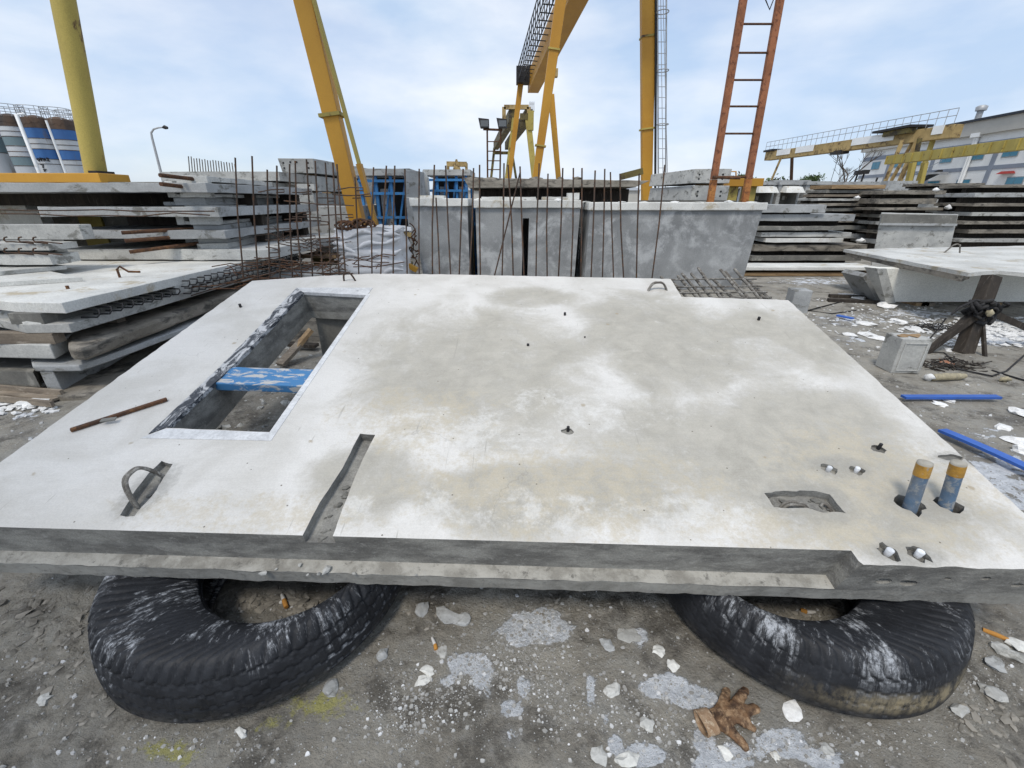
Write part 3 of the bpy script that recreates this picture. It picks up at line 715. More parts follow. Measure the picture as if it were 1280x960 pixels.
# ------------------------------------------------------------------ truck tyres
def tyre_mat(name, tan, dust, cx, cy):
    N = NT(name)
    base = N.mix(N.mr(N.noise(8, 7, .65), .35, .65), (.010, .011, .014), (.022, .024, .029))
    sp = N.math('ADD', N.math('MULTIPLY', N.noise(7, 4, .6, N.pos((1, 1, 1), (dust, 0, 0))), .55), N.math('MULTIPLY', N.noise(38, 8, .8, N.pos((1, 1, 1), (dust, 2, 0)), .3), .45))
    pz = N.n.new('ShaderNodeSeparateXYZ'); N.l.new(N.geo.outputs['Position'], pz.inputs[0])
    ang = N.math('ARCTAN2', N.math('SUBTRACT', pz.outputs[1], cy), N.math('SUBTRACT', pz.outputs[0], cx))
    cmb = N.n.new('ShaderNodeCombineXYZ'); N.l.new(N.math('MULTIPLY', ang, 14.0), cmb.inputs[0])
    N.l.new(N.math('MULTIPLY', N.math('SQRT', N.math('ADD', N.math('POWER', N.math('ABSOLUTE', N.math('SUBTRACT', pz.outputs[1], cy)), 2.0), N.math('POWER', N.math('ABSOLUTE', N.math('SUBTRACT', pz.outputs[0], cx)), 2.0))), 9.0), cmb.inputs[1])
    cmb.inputs[2].default_value = dust
    rad = N.noise(1.6, 9, .80, cmb.outputs[0], .3)
    sp = N.math('ADD', N.math('MULTIPLY', N.noise(4, 3, .5, N.pos((1, 1, 1), (dust, 3, 1))), .40), N.math('MULTIPLY', rad, .60))
    nz = N.n.new('ShaderNodeSeparateXYZ'); N.l.new(N.geo.outputs['Normal'], nz.inputs[0])
    upw = N.mr(nz.outputs[2], .0, .7)
    base = N.mix(N.math('MULTIPLY', N.mr(sp, .515, .60), N.math('MULTIPLY', upw, N.mr(N.noise(70, 5, .8), .35, .6, .15, .95))), base, (.42, .44, .47))
    base = N.mix(N.mr(N.noise(60, 5, .7), .55, .75, 0, .25), base, (.10, .10, .11))
    z = N.n.new('ShaderNodeSeparateXYZ'); N.l.new(N.geo.outputs['Position'], z.inputs[0])
    mud = N.math('MULTIPLY', N.mr(z.outputs[2], .10, .0), N.mr(N.noise(15, 7, .7), .4, .6))
    base = N.mix(N.math('MULTIPLY', mud, .7), base, (.10, .092, .08))
    if tan:
        bz = N.mr(N.math('ABSOLUTE', N.math('SUBTRACT', z.outputs[2], .115)), .06, .01)
        bx = N.mr(N.math('ABSOLUTE', N.math('SUBTRACT', z.outputs[0], 1.33)), .48, .05)
        tk = N.math('MULTIPLY', N.math('MULTIPLY', bz, bx), N.mr(N.noise(22, 7, .75, N.pos((1, 1, .5))), .35, .62))
        base = N.mix(N.math('MULTIPLY', tk, .75), base, (.36, .30, .19))
    N.col(base); N.rough(N.mr(sp, .3, .7, .45, .75)); N.b.inputs['Specular IOR Level'].default_value = .35
    N.bump(N.noise(70, 6, .75), .5, .004); return N.m
M['tyre_a'] = tyre_mat('tyre_rubber', False, 0, -1.05, 1.415); M['tyre_b'] = tyre_mat('tyre_rubber_muddy', True, 4, 1.225, 1.42)
def tyre(cx, cy, r, w, label, mat, seed, sq=1.0, worn=0.0, sh=0.0, flip=1):
    root = thing('truck_tyre', label, 'tyre', (cx, cy, 0), 'worn truck tyres under the panel')
    rb = r * .63
    top = [(rb + .035, w - .105), (rb + .008, w - .095), (rb - .004, w - .078), (rb + .004, w - .060), (rb + .022, w - .046)]
    NS = 12
    for i in range(NS):
        u = i / (NS - 1); top.append((rb + .030 + (r - .040 - rb - .030) * u, w - .040 + .040 * math.sin(u * math.pi / 2) ** .8 - .004 * u))
    top += [(r - .028, w - .008), (r - .016, w - .018), (r - .006, w - .034)]
    NZ = 30; side = []
    for i in range(NZ + 1):
        u = i / NZ; z = (w - .05) - (w - .095) * u; side.append((r + .004 + .022 * math.sin(u * math.pi * .62), z))
    low = [(r + .012, .034), (r + .002, .018), (r - .02, .006), (r - .06, .002), (rb + .06, .004), (rb, .02), (rb + .03, .05)]
    inner = [(r - .05, .05), (r - .03, w / 2), (r - .05, w - .05), (rb + .07, w - .075)]
    P = top + side + low + inner; n = len(P); nt = len(top); SEG = 720; vs = []
    for k in range(SEG):
        a = 2 * math.pi * k / SEG; ca, sa = math.cos(a), math.sin(a)
        lump = 1 + .014 * noise.noise(Vector((ca * 1.5, sa * 1.5, seed)))
        jit = noise.noise(Vector((ca * 9, sa * 9, seed + 2)))
        for i, (rr, z) in enumerate(P):
            q = rr
            if nt <= i < nt + NZ + 1:
                zz = z / w
                for gi, g0 in enumerate((.22, .40, .58, .76)):
                    zc = g0 + .016 * (1 if (k // 5 + gi) % 2 else -1)
                    if abs(zz - zc) < .018: q -= .0055 * (1 - worn)
                if (k % 18 in (0, 1)) and (.44 < zz < .54 or .26 < zz < .34 or .62 < zz < .72): q -= .003 * (1 - worn)
            if 11 <= i < nt + 3:                      # shoulder lugs
                w_ = (k * flip + (i - 9) * .9 + jit * .8) % 9
                dep = (.0065 if i >= 13 else .003) * (1 - .45 * worn)
                if w_ < 2.2:
                    z -= dep; q -= dep * (.9 if i >= nt - 2 else .1)
            elif 5 <= i < 11 and k % 6 < 2: z += .0012
            sag = .006 * noise.noise(Vector((ca * 2.5, sa * 2.5, seed + 4)))
            bl = max(0.0, min(1.0, (r - .03 - rr) / (r - .03 - rb)))
            vs.append(Vector((cx + sh * bl + q * lump * ca, cy + q * lump * sa * sq, max(z + sag * (z / w), -.004))))
    fs = []
    for k in range(SEG):
        k2 = (k + 1) % SEG
        for i in range(n):
            j = (i + 1) % n
            fs.append((k * n + i, k * n + j, k2 * n + j, k2 * n + i))
    MB().add(vs, fs, True).build('casing', mat, root, fix=True)
    for zz in (.03, w - .09):
        pp = [Vector((cx + sh + (rb + .004) * math.cos(2 * math.pi * k / 60), cy + (rb + .004) * math.sin(2 * math.pi * k / 60) * sq, zz)) for k in range(61)]
        MB().tube(pp, .012, 8).build('bead', mat, root)
    return root
tyre(-1.070, 1.42, .568, .272, 'black tyre with white cement splashes under the left end of the panel', 'tyre_a', 2, worn=.1, sh=.135)
tyre(1.225, 1.42, .555, .270, 'black tyre with tan mud band under the right end of the panel', 'tyre_b', 7, worn=.6, sh=-.135, flip=-1)

ZP = 0.0

# ------------------------------------------------------------------ stacks of precast panels
def ordn(i, n):
    names = ['first', 'second', 'third', 'fourth', 'fifth', 'sixth', 'seventh', 'eighth', 'ninth', 'tenth']
    if i == 0: return 'topmost'
    if i == n - 1: return 'bottom'
    return names[i] + ' from the top'
def plate(xl, xr, yt, yb, Y, D, zlow, yawdeg=0.0, style='rib', lip=0.0):
    """a precast plate seen edge-on; zlow = level it bears on.  Ribs under the plate carry it."""
    a = at(xl, yt, Y); b = at(xr, yt, Y); xm = (xl + xr) / 2
    zt = at(xm, yt, Y).z; zb = at(xm, yb, Y).z
    mb = MB(); x0, x1 = a.x, b.x; rot = R(yawdeg); piv = (x1, Y, 0)
    if yawdeg > 15:      # long edge running away from us: right end lies further back
        far_ = at(xr, yt, Y + 3.6).x; L = math.hypot(far_ - x0, 3.6); rot = math.atan2(3.6, far_ - x0); x1 = x0 + L; piv = (x0, Y, 0)
    mb.box((x0, Y, zb), (x1, Y + D, zt), rot, piv)
    if style == 'full' and zb - zlow > .02:
        for f in (.16, .5, .86):
            yy = Y + min(.95, D * .45) + (D - min(.95, D * .45) - .2) * f
            mb.box((x0 + .12, yy, zlow + .001), (x1 - .12, yy + .12, zb + .004), rot, piv)
    if style == 'frame':      # end profile: deep edge with a hollow
        h = zb - zlow
        if h > .03:
            mb.box((x0, Y + .004, zlow + .001), (x0 + .11, Y + D - .01, zb + .003), rot, piv)
            mb.box((x1 - .09, Y + .004, zlow + .001), (x1, Y + D - .01, zb + .003), rot, piv)
            mb.box((x0 + .1, Y + .5, zlow + .001), (x1 - .08, Y + .6, zb + .003), rot, piv)
            mb.box((x0 + .1, Y + .004, zlow + .002), (x1 - .08, Y + .5, zlow + .045), rot, piv)
    if style == 'skirt':
        mb.box((x0 + .02, Y + .03, zlow + .001), (x1 - .02, Y + .12, zb + .003), rot, piv)
        mb.box((x0 + .02, Y + D - .3, zlow + .001), (x1 - .02, Y + D - .2, zb + .003), rot, piv)
    return mb, zt, zb
def stack(rows, Y, D, base, mats, labelf, group, rough=(.25, .010), name='stacked_panel', cat='concrete panel'):
    """rows from the top: (xl, xr, ytop, ybot[, style, mat, yaw])"""
    n = len(rows); out = []
    for i, r_ in enumerate(rows):
        xl, xr, yt, yb_ = r_[:4]
        style = r_[4] if len(r_) > 4 else 'rib'; mat = r_[5] if len(r_) > 5 else mats[i % len(mats)]; yaw = r_[6] if len(r_) > 6 else 0
        if i + 1 < n:
            nx_ = rows[i + 1]; zl = at((nx_[0] + nx_[1]) / 2, nx_[2], Y).z
        else: zl = base
        mb, zt, zb = plate(xl, xr, yt, yb_, Y + (0.0 if i % 2 == 0 else .05), D, zl, yaw, style)
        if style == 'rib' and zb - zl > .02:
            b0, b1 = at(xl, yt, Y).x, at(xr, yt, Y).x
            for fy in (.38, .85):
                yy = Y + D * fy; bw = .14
                solo(MB().box((b0 + .12, yy, zl + .002), (b1 - .12, yy + bw, zb - .002), R(yaw), (b1, Y, 0)), 'gap_light_block', 'dark_timber', 'added dark blocks that black out the gaps of the ' + group, 'timber', 'gap blocks, ' + group)  # full-width dark block, added to cut the light out of the gap
        out.append(solo(mb, name, mat, labelf(ordn(i, n), i), cat, group, rough=rough, bevel=.006))
    return out

# left back stack: long plates seen from the side, standing on the large pale slab
LZ = .85
LB = [(-330, 256, 228.5, 240.5, 'rib', 'conc_grey', 0), (45, 272, 258.5, 271, 'rib', 'conc_grey', 0), (50, 280, 288, 298.5, 'rib', 'conc_grey', .5), (60, 335, 312, 325, 'rib', 'conc_light', -.5)]
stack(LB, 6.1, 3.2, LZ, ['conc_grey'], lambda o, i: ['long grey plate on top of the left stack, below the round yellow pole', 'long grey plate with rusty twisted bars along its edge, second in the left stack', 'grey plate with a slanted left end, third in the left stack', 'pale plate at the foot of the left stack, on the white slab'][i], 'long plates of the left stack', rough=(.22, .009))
# rusty bars along the second plate, loose bars between
def bar3(p, q, r, mat, label, name='loose_bar', cat='steel bar', group='loose bars in the left stack', wig=.012):
    p = Vector(p); q = Vector(q); n = 7; pts = []
    for i in range(n):
        u = i / (n - 1); pts.append(p.lerp(q, u) + Vector((0, random.uniform(-wig, wig) * .5, random.uniform(-wig, wig) * (0 if i in (0, n - 1) else 1))))
    return solo(MB().tube(pts, r, 6), name, mat, label, cat, group)
y_ = 6.06
bar3(at(-10, 262, y_), at(268, 264, y_), .009, 'rebar', 'upper twisted rusty bar along the edge of the second plate of the left stack')
bar3(at(0, 267, y_), at(262, 269, y_), .009, 'rebar', 'lower rusty bar along the edge of the second plate of the left stack', wig=.03)
for (x0, y0, x1, y1, lb) in [(152, 291, 275, 284, 'upper brown steel pipe sticking out of the left stack'), (156, 301, 278, 292, 'middle brown steel pipe sticking out of the left stack'), (162, 315, 280, 300, 'lowest brown steel pipe sticking out of the left stack, ending below the others'),
                             (200, 219, 262, 226, 'upper dark pipe beside the comb of bars'), (201, 230, 258, 237, 'dark pipe on the edge of the topmost long plate')]:
    a = at(x0, y0, 5.75); b = at(x1, y1, 6.6)
    bar3(a, b, .026, 'rust', lb, name='steel_pipe', cat='steel pipe', group='pipes in the left stack', wig=0)
# right column of the left stack: end frames with hollows
Y2 = 6.3
RC = [(258, 368, 219.5, 227, 'frame', 'conc_light', 20), (256, 366, 247, 252.5, 'frame', 'conc_grey', 20), (270, 372, 257, 263, 'frame', 'conc_light', 20), (280, 376, 281, 287, 'frame', 'conc_grey', 20), (284, 378, 304, 311, 'frame', 'conc_light', 20)]
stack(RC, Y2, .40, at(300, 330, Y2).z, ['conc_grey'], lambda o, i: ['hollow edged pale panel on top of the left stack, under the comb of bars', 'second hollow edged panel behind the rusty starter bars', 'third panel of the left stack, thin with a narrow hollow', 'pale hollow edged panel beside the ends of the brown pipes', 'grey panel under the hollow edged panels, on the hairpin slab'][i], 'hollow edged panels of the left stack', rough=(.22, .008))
# narrow panel behind on top + comb of thin bars
cbm = thing('comb_panel', 'pale panel with a comb of thin upright bars, far behind the left stack', 'concrete panel', (at(240, 222, 8.6).x, 8.6, at(240, 222, 8.6).z - .2))
MB().box((at(200, 215, 8.6).x, 8.6, at(250, 226, 8.6).z), (at(348, 215, 8.6).x, 10.2, at(250, 214.5, 8.6).z)).build('panel_body', 'conc_light', cbm, rough=(.4, .006))
for k in range(18):
    px = 237 + k * 3.4
    MB().tube([at(px + .3, 217, 8.7), at(px - 1.5, 196 + k * .5 + random.uniform(-1, 1), 8.7)], .009, 5).build('comb_bar', 'rebar_grey', cbm)
tb_ = MB(); tb_.box((at(-60, 255, 9.5).x, 9.0, -.02), (at(345, 255, 9.5).x, 9.2, at(250, 226, 8.6).z - .005)); solo(tb_, 'concrete_wall_panel', 'conc_dark', 'upright dark wall panel hidden behind the left stack carrying the comb panel', 'concrete panel', rough=(.5, .005))
# far left pieces: pale blocks and thin slabs at the picture's left border
solo(MB().box((at(-140, 255, 5.3).x, 5.35, LZ + .03), (at(40, 255, 5.3).x, 5.50, at(40, 300, 5.3).z)).box((at(-140, 255, 5.3).x, 5.34, at(40, 300, 5.3).z + .001), (at(84, 255, 5.3).x, 5.50, at(40, 281, 5.3).z)), 'pale_block', 'conc_light', 'pale upright panel end at the left border below the long plates', 'concrete block', rough=(.3, .004), bevel=.006)
solo(MB().box((at(-200, 255, 7.6).x, 7.5, at(40, 262, 7.6).z), (at(38, 255, 7.6).x, 9.9, at(40, 248, 7.6).z)).box((at(-200, 255, 7.6).x, 7.9, .8), (at(20, 255, 7.6).x, 8.1, at(40, 262, 7.6).z)), 'pale_block', 'conc_white', 'white plate end behind the left border of the left stack', 'concrete block', rough=(.3, .004))
for (xl, xr, yt, yb2, yy, lb) in [(-130, 62, 305, 313, 5.0, 'upper thin pale slab with hooked bars at the left border'), (-130, 66, 319, 331, 4.95, 'lower thin pale slab with hooked bars at the left border')]:
    p = at(xl, yt, yy); q = at(xr, yb2, yy)
    t = thing('hooked_slab', lb, 'concrete slab', ((p.x + q.x) / 2, yy, q.z), 'thin slabs with hooked bars')
    MB().box((p.x, yy, q.z), (q.x, yy + .35, p.z)).build('slab', 'conc_light', t, rough=(.2, .005))
    for k, hx in enumerate((16, 34, 52)):
        c0 = at(hx, yt - 3, yy - .01); pts = [c0 + Vector((.0, .0, .0)), c0 + Vector((-.05, -.02, .0)), c0 + Vector((-.07, -.02, .02)), c0 + Vector((-.05, -.02, .045)), c0 + Vector((-.02, -.02, .05))]
        pts = [c0 + Vector((.22, .0, -.02))] + pts
        MB().tube(pts, .008, 6).build('hooked_bar', 'rebar', t)

# the large slab with an open edge pocket and hairpin bars (left, near)
HZ1, HZ0 = .81, .552
P1 = ath(15, 377, HZ1); P2 = ath(77, 379, HZ1); P3 = ath(370, 312, HZ1); P4 = ath(405, 300, HZ1) ; P5 = Vector((-8.2, 7.6, 0)); P6 = Vector((-7.4, 4.6, 0)); 
hp = thing('hairpin_slab', 'large pale slab with edge pocket and rows of hairpin bars left of the panel', 'concrete slab', ((P1.x + P3.x) / 2, 5.5, HZ0))
def inset(poly, dist):
    n = len(poly); out = []
    for i in range(n):
        a, b, c_ = Vector(poly[i - 1][:2]), Vector(poly[i][:2]), Vector(poly[(i + 1) % n][:2])
        d1 = (b - a).normalized(); d2 = (c_ - b).normalized()
        n1 = Vector((-d1.y, d1.x)); n2 = Vector((-d2.y, d2.x)); m = (n1 + n2)
        out.append(tuple(b + m.normalized() * dist / max(.4, m.normalized().dot(n1))))
    return out
topo = [tuple(v[:2]) for v in (P1, P2, P3, P5, P6)]
far = Vector(P3) - Vector(P2); q1 = Vector(P2) + far * .30
MB().prism(topo, HZ1 - .09, HZ1).build('top_flange', 'conc_white', hp, rough=(.3, .005), bevel=.005)
B1 = ath(33, 417, HZ0); B2 = ath(90, 416, HZ0)
boto = [tuple(v[:2]) for v in (B1, B2, P3, P5, P6 + Vector((.3, .2, 0)))]
MB().prism(boto, HZ0, HZ0 + .078).build('bottom_flange', 'conc_light', hp, rough=(.3, .005), bevel=.005)
ins = inset(topo, .10)
nd = Vector((P2.y - P3.y, P3.x - P2.x, 0)).normalized()   # into the slab
if nd.x > 0: nd = -nd
def lp(v): return (v.x, v.y)
w1 = Vector(P1) + nd * .0
# solid edge beyond the pocket, hollow web in the first third, solid cheek at the corner P1
MB().prism([lp(q1), lp(Vector(P3)), lp(Vector(P3) + nd * .9), lp(q1 + nd * .9)], HZ0 + .076, HZ1 - .088).build('edge_rib', 'conc_light', hp, rough=(.25, .004))
MB().prism([lp(Vector(P2) + nd * .22), lp(q1 + nd * .16 + far * .01), lp(q1 + nd * .5), lp(Vector(P2) + nd * .5)], HZ0 + .076, HZ1 - .088).build('pocket_web', 'conc_dark', hp, rough=(.2, .004))
e = (Vector(P2) - Vector(P1))
_t0, _t1 = Vector(P1), Vector(P1) + e * .38; _t0.z = _t1.z = HZ1 - .091
_b0, _b1 = B1 + (B2 - B1) * .02, B1 + (B2 - B1) * .42; _b0.z = _b1.z = HZ0 + .079; _bk = Vector((-.25, .5, 0))
MB().hexa([_b0, _b1, _b1 + _bk, _b0 + _bk, _t0, _t1, _t1 + _bk, _t0 + _bk]).build('end_cheek', 'conc_light', hp, fix=True)
out_ = -nd
NH = 32
for i in range(NH):
    u = .05 + .93 * (i / (NH - 1)) ** 1.0
    base_ = Vector(P2) + far * u
    deep = .10 if u < .30 else -.01
    for zz in (HZ0 + .070, HZ0 + .150) if u > .30 else (HZ0 + .085,):
        z1 = zz + .055; L = .10 if u > .3 else .06
        b0 = base_ - out_ * deep; b0.z = 0
        dirf = far.normalized() * .02
        pts = [b0 + Vector((0, 0, zz)), b0 + out_ * (L + deep) * .9 + Vector((0, 0, zz)), b0 + out_ * (L + deep) + Vector((0, 0, (zz + z1) / 2)) + dirf, b0 + out_ * (L + deep) * .9 + dirf * 2 + Vector((0, 0, z1)), b0 + dirf * 2 + Vector((0, 0, z1))]
        MB().tube(pts, .0075, 6).build('hairpin_bar', 'black_steel', hp)
a = Vector(P2) + far * .34 + out_ * .03; b = Vector(P2) + far * .97 + out_ * .03
for zz in (HZ0 + .03, HZ0 + .11):
    MB().tube([Vector((a.x, a.y, zz)), Vector(((a.x + b.x) / 2, (a.y + b.y) / 2, zz + .01)), Vector((b.x, b.y, zz))], .006, 6).build('edge_bar', 'rebar', hp)
c0 = ath(150, 347, HZ1)
MB().tube([c0 + Vector((0, 0, -.02)), c0 + Vector((.0, 0, .09)), c0 + Vector((.04, 0, .12)), c0 + Vector((.09, .03, .06)), c0 + Vector((.2, .05, .055))], .012, 8).build('lifting_loop', 'rust', hp)
c0 = ath(85, 361, HZ1); MB().tube([c0 + Vector((0, 0, -.02)), c0 + Vector((0, 0, .03))], .014, 8).build('socket_ferrule', 'rust', hp)
# thin pale sheet-like slab lying on it at the far left
pp = [ath(-160, 362, HZ1 + .05), ath(0, 352, HZ1 + .05), ath(102, 346, HZ1 + .05), ath(60, 338, HZ1 + .05), ath(-160, 335, HZ1 + .05)]
solo(MB().prism([lp(v) for v in pp], HZ1 + .004, HZ1 + .045), 'thin_slab', 'conc_white', 'thin white slab lying on the large hairpin slab at the left border', 'concrete slab', rough=(.3, .004))
pp = [ath(-160, 345, HZ1 + .1), ath(0, 338, HZ1 + .1), ath(82, 331, HZ1 + .1), ath(60, 328, HZ1 + .1), ath(-160, 326, HZ1 + .1)]
solo(MB().prism([lp(v) for v in pp], HZ1 + .05, HZ1 + .09), 'thin_slab', 'conc_light', 'second thin pale slab just behind the thin white slab at the left border', 'concrete slab', rough=(.3, .004))
# slab left of the pocket corner, slabs below
pp = [ath(-200, 392, .70), ath(20, 388, .70), ath(20, 380, .70), ath(-200, 378, .70)]
MBs = MB().prism([lp(v) for v in pp], HZ0 + .03, .70); solo(MBs, 'slab_edge', 'conc_grey', 'grey slab end at the left border beside the pocket corner', 'concrete slab', rough=(.2, .005))
Z2t, Z2b = .46, .33
q = [ath(-230, 424, Z2t), ath(62, 431, Z2t), ath(85, 420, Z2t), Vector((-5.2, 6.6, 0)), Vector((-8, 6.6, 0))]
solo(MB().prism([lp(v) for v in q], Z2b, Z2t), 'lower_slab', 'conc_light', 'pale slab with a blunt end in the lower left stack, left part', 'concrete slab', rough=(.25, .006), bevel=.012)
q = [ath(84, 433, Z2t), ath(100, 434, Z2t), ath(300, 362, Z2t), ath(322, 352, Z2t), Vector((-4.6, 7.2, 0)), ath(60, 410, Z2t) + Vector((-.2, .3, 0))]
q2 = [ath(84, 433, Z2t), ath(100, 434, Z2t), ath(300, 362, Z2t), Vector((-4.4, 7.0, 0)), Vector((-4.7, 4.4, 0))]
solo(MB().prism([lp(v) for v in q2], Z2b, Z2t - .004), 'lower_slab', 'conc_old', 'brownish slab with a rounded nose under the hairpin slab', 'concrete slab', rough=(.2, .007), bevel=.03)
for k, (u0, u1) in enumerate([(.0, .16), (.35, .5), (.7, .85)]):   # timber packers between the levels
    a = ath(110 + 220 * u0, 430 - 80 * u0, .55); a.x -= .45
    solo(MB().box((a.x - .75, a.y + .28, Z2t - .002), (a.x - .12, a.y + .38, HZ0 - .002)), 'timber_packer', 'timber_grey', ['nearest timber packer under the hairpin slab', 'middle timber packer under the hairpin slab', 'farthest timber packer under the hairpin slab'][k], 'timber', 'packers under the hairpin slab')
Z3t, Z3b = .285, .225
q3 = [ath(40, 457, Z3t), ath(98, 457, Z3t), ath(300, 385, Z3t), Vector((-4.5, 6.6, 0)), Vector((-5.2, 4.4, 0))]
ls = thing('l_shaped_slab', 'grey slab with a short leg turned down, lowest beside the white panel', 'concrete slab', (-3.9, 4.2, 0))
MB().prism([lp(v) for v in q3], Z3b, Z3t).build('plate', 'conc_grey', ls, rough=(.2, .006), bevel=.012)
a = ath(42, 457, Z3t); b = ath(62, 457, Z3t)
MB().prism([(a.x + .01, a.y + .01), (b.x, b.y + .01), (b.x - .55, b.y + 2.2), (a.x - .55, a.y + 2.2)], .02, Z3b + .002).build('leg', 'conc_grey', ls, rough=(.15, .006), bevel=.008)
for k in range(9):
    c0 = ath(200 + k * 11, 424 - k * 4.6, .17); MB().tube([c0 + Vector((-.16, 0, .02)), c0 + Vector((0, 0, .02)), c0 + Vector((.03, .02, .04)), c0 + Vector((0, .03, .065)), c0 + Vector((-.16, .03, .065))], .006, 6).build('hairpin_bar', 'black_steel', ls)
q3 = [ath(-230, 452, .22), ath(40, 463, .22), ath(44, 455, .22), Vector((-5.0, 5.2, 0)), Vector((-8, 5.2, 0))]
solo(MB().prism([lp(v) for v in q3], .06, .20), 'lower_slab', 'conc_dark', 'dark slab at the bottom of the lower left stack', 'concrete slab', rough=(.25, .006))
a = ath(60, 425, .2); solo(MB().box((-5.6, 5.0, .18), (-4.7, 5.15, Z2b - .003)), 'timber_packer', 'timber_grey', 'timber packer between the two lowest slabs at the left border', 'timber')
# ground slab, curved, below
q4 = [ath(70, 494, .06), ath(120, 492, .06), ath(185, 474, .06), ath(150, 458, .06), ath(80, 474, .06)]
solo(MB().prism([lp(v) for v in q4], -.01, .05), 'broken_slab', 'conc_old', 'broken curved slab piece on the ground below the L-shaped slab', 'concrete slab', rough=(.08, .01), bevel=.01)
# timber cleat at left border
tc = thing('timber_channel', 'long timber channel lying on the ground at the left border', 'timber', ath(30, 495, 0))
a = ath(-60, 482, .03); b = ath(76, 497, .03)
MB().beam(a, b, .13, .02).build('board', 'timber_grey', tc)
a = ath(-60, 480, .06); b = ath(78, 491, .06); MB().beam(a, b, .03, .05).build('edge_board', 'timber_grey', tc)
a = ath(-60, 492, .05); b = ath(66, 505, .05); MB().beam(a, b, .025, .05).build('edge_board', 'timber_grey', tc)

# ------------------------------------------------------------------ boxes, wall tubs, blue forms in the middle distance
def box_beam(xl, xr, yt, yb2, Y, D, sx, label, group, mat='conc_light', holes=((.14, .3), (.14, .65), (.84, .3), (.84, .65), (.34, .25), (.52, .25)), taper=.06, rise=0.0):
    a = at(xl, yt, Y); b = at(xr, yb2, Y); w = b.x - a.x; h = a.z - b.z
    t = thing('box_beam', label, 'concrete block', ((a.x + b.x) / 2, Y, b.z), group)
    p = [(a.x + w * taper, Y, b.z), (b.x - w * .01, Y, b.z), (b.x - w * .01 + sx, Y + D, b.z), (a.x + w * taper + sx, Y + D, b.z), (a.x, Y, a.z), (b.x, Y, a.z), (b.x + sx, Y + D, a.z), (a.x + sx, Y + D, a.z)]
    MB().hexa(p).build('body', mat, t, rough=(.3, .005), bevel=.01, fix=True)
    r = h * .075
    for (u, v) in holes:
        c0 = Vector((a.x + w * u, Y - .004, a.z - h * v)); MB().tube([c0, c0 + Vector((0, .02, 0))], r, 10).build('socket_hole', 'black_steel', t)
    return t
YB = 12.5
for (yt, yb2, lb) in [(198, 216.5, 'topmost of the three grey hollow boxes behind the starter bars'), (219.5, 238.5, 'middle of the three grey hollow boxes behind the starter bars'), (241, 257, 'bottom of the three grey hollow boxes behind the starter bars')]:
    box_beam(347 if yt < 200 else 352, 394, yt, yb2, YB, 5.0, .3, lb, 'boxes stacked left of the leaning yellow leg')
    if yt > 200:
        pass
for k, (yy, z) in enumerate([(218, 0), (239.8, 0)]):
    zz = at(370, yy + 1.6, YB).z; z1 = at(370, yy - 1.5, YB).z
    for d_ in (.35, 2.6): solo(MB().box((at(356, 255, YB).x, YB + d_, zz + .002), (at(392, 255, YB).x, YB + d_ + .09, z1 - .002)), 'timber_packer', 'timber', '%s timber packer %s the middle grey hollow box' % ('front' if d_ < 1 else 'rear', 'on' if k == 0 else 'under'), 'timber', 'packers between the hollow boxes')
zt = at(370, 257, YB).z
solo(MB().box((at(352, 255, YB - .5).x, YB - .6, 0), (at(440, 255, YB - .5).x, YB + 3.4, zt - .003)), 'concrete_tub', 'conc_grey', 'wide grey tub carrying the three hollow boxes', 'concrete tub', rough=(.4, .006), bevel=.012)
YB2 = 13.5
for k, (yt, yb2, lb) in enumerate([(211, 229, 'upper of the two grey hollow boxes between the yellow leg and the orange ladder'), (232, 250.5, 'lower of the two grey hollow boxes behind the orange ladder')]):
    box_beam(869 - k * 2, 912 - k * 3, yt, yb2, YB2, 3.0, -.35, lb, 'boxes behind the orange ladder', taper=-.03, holes=((.14, .4), (.14, .7), (.78, .4), (.78, .7)))
zz = at(870, 232, YB2).z; z1 = at(870, 229, YB2).z
solo(MB().box((at(872, 255, YB2).x, YB2 + .3, zz + .002), (at(906, 255, YB2).x, YB2 + .4, z1 - .002)), 'timber_packer', 'timber', 'timber packer between the two boxes behind the orange ladder', 'timber')
solo(MB().box((at(835, 255, YB2).x, YB2 - .2, 0), (at(915, 255, YB2).x, YB2 + 3.2, at(870, 250.5, YB2).z - .003)), 'concrete_tub', 'conc_dark', 'tub under the two boxes behind the orange ladder', 'concrete tub', rough=(.4, .006))

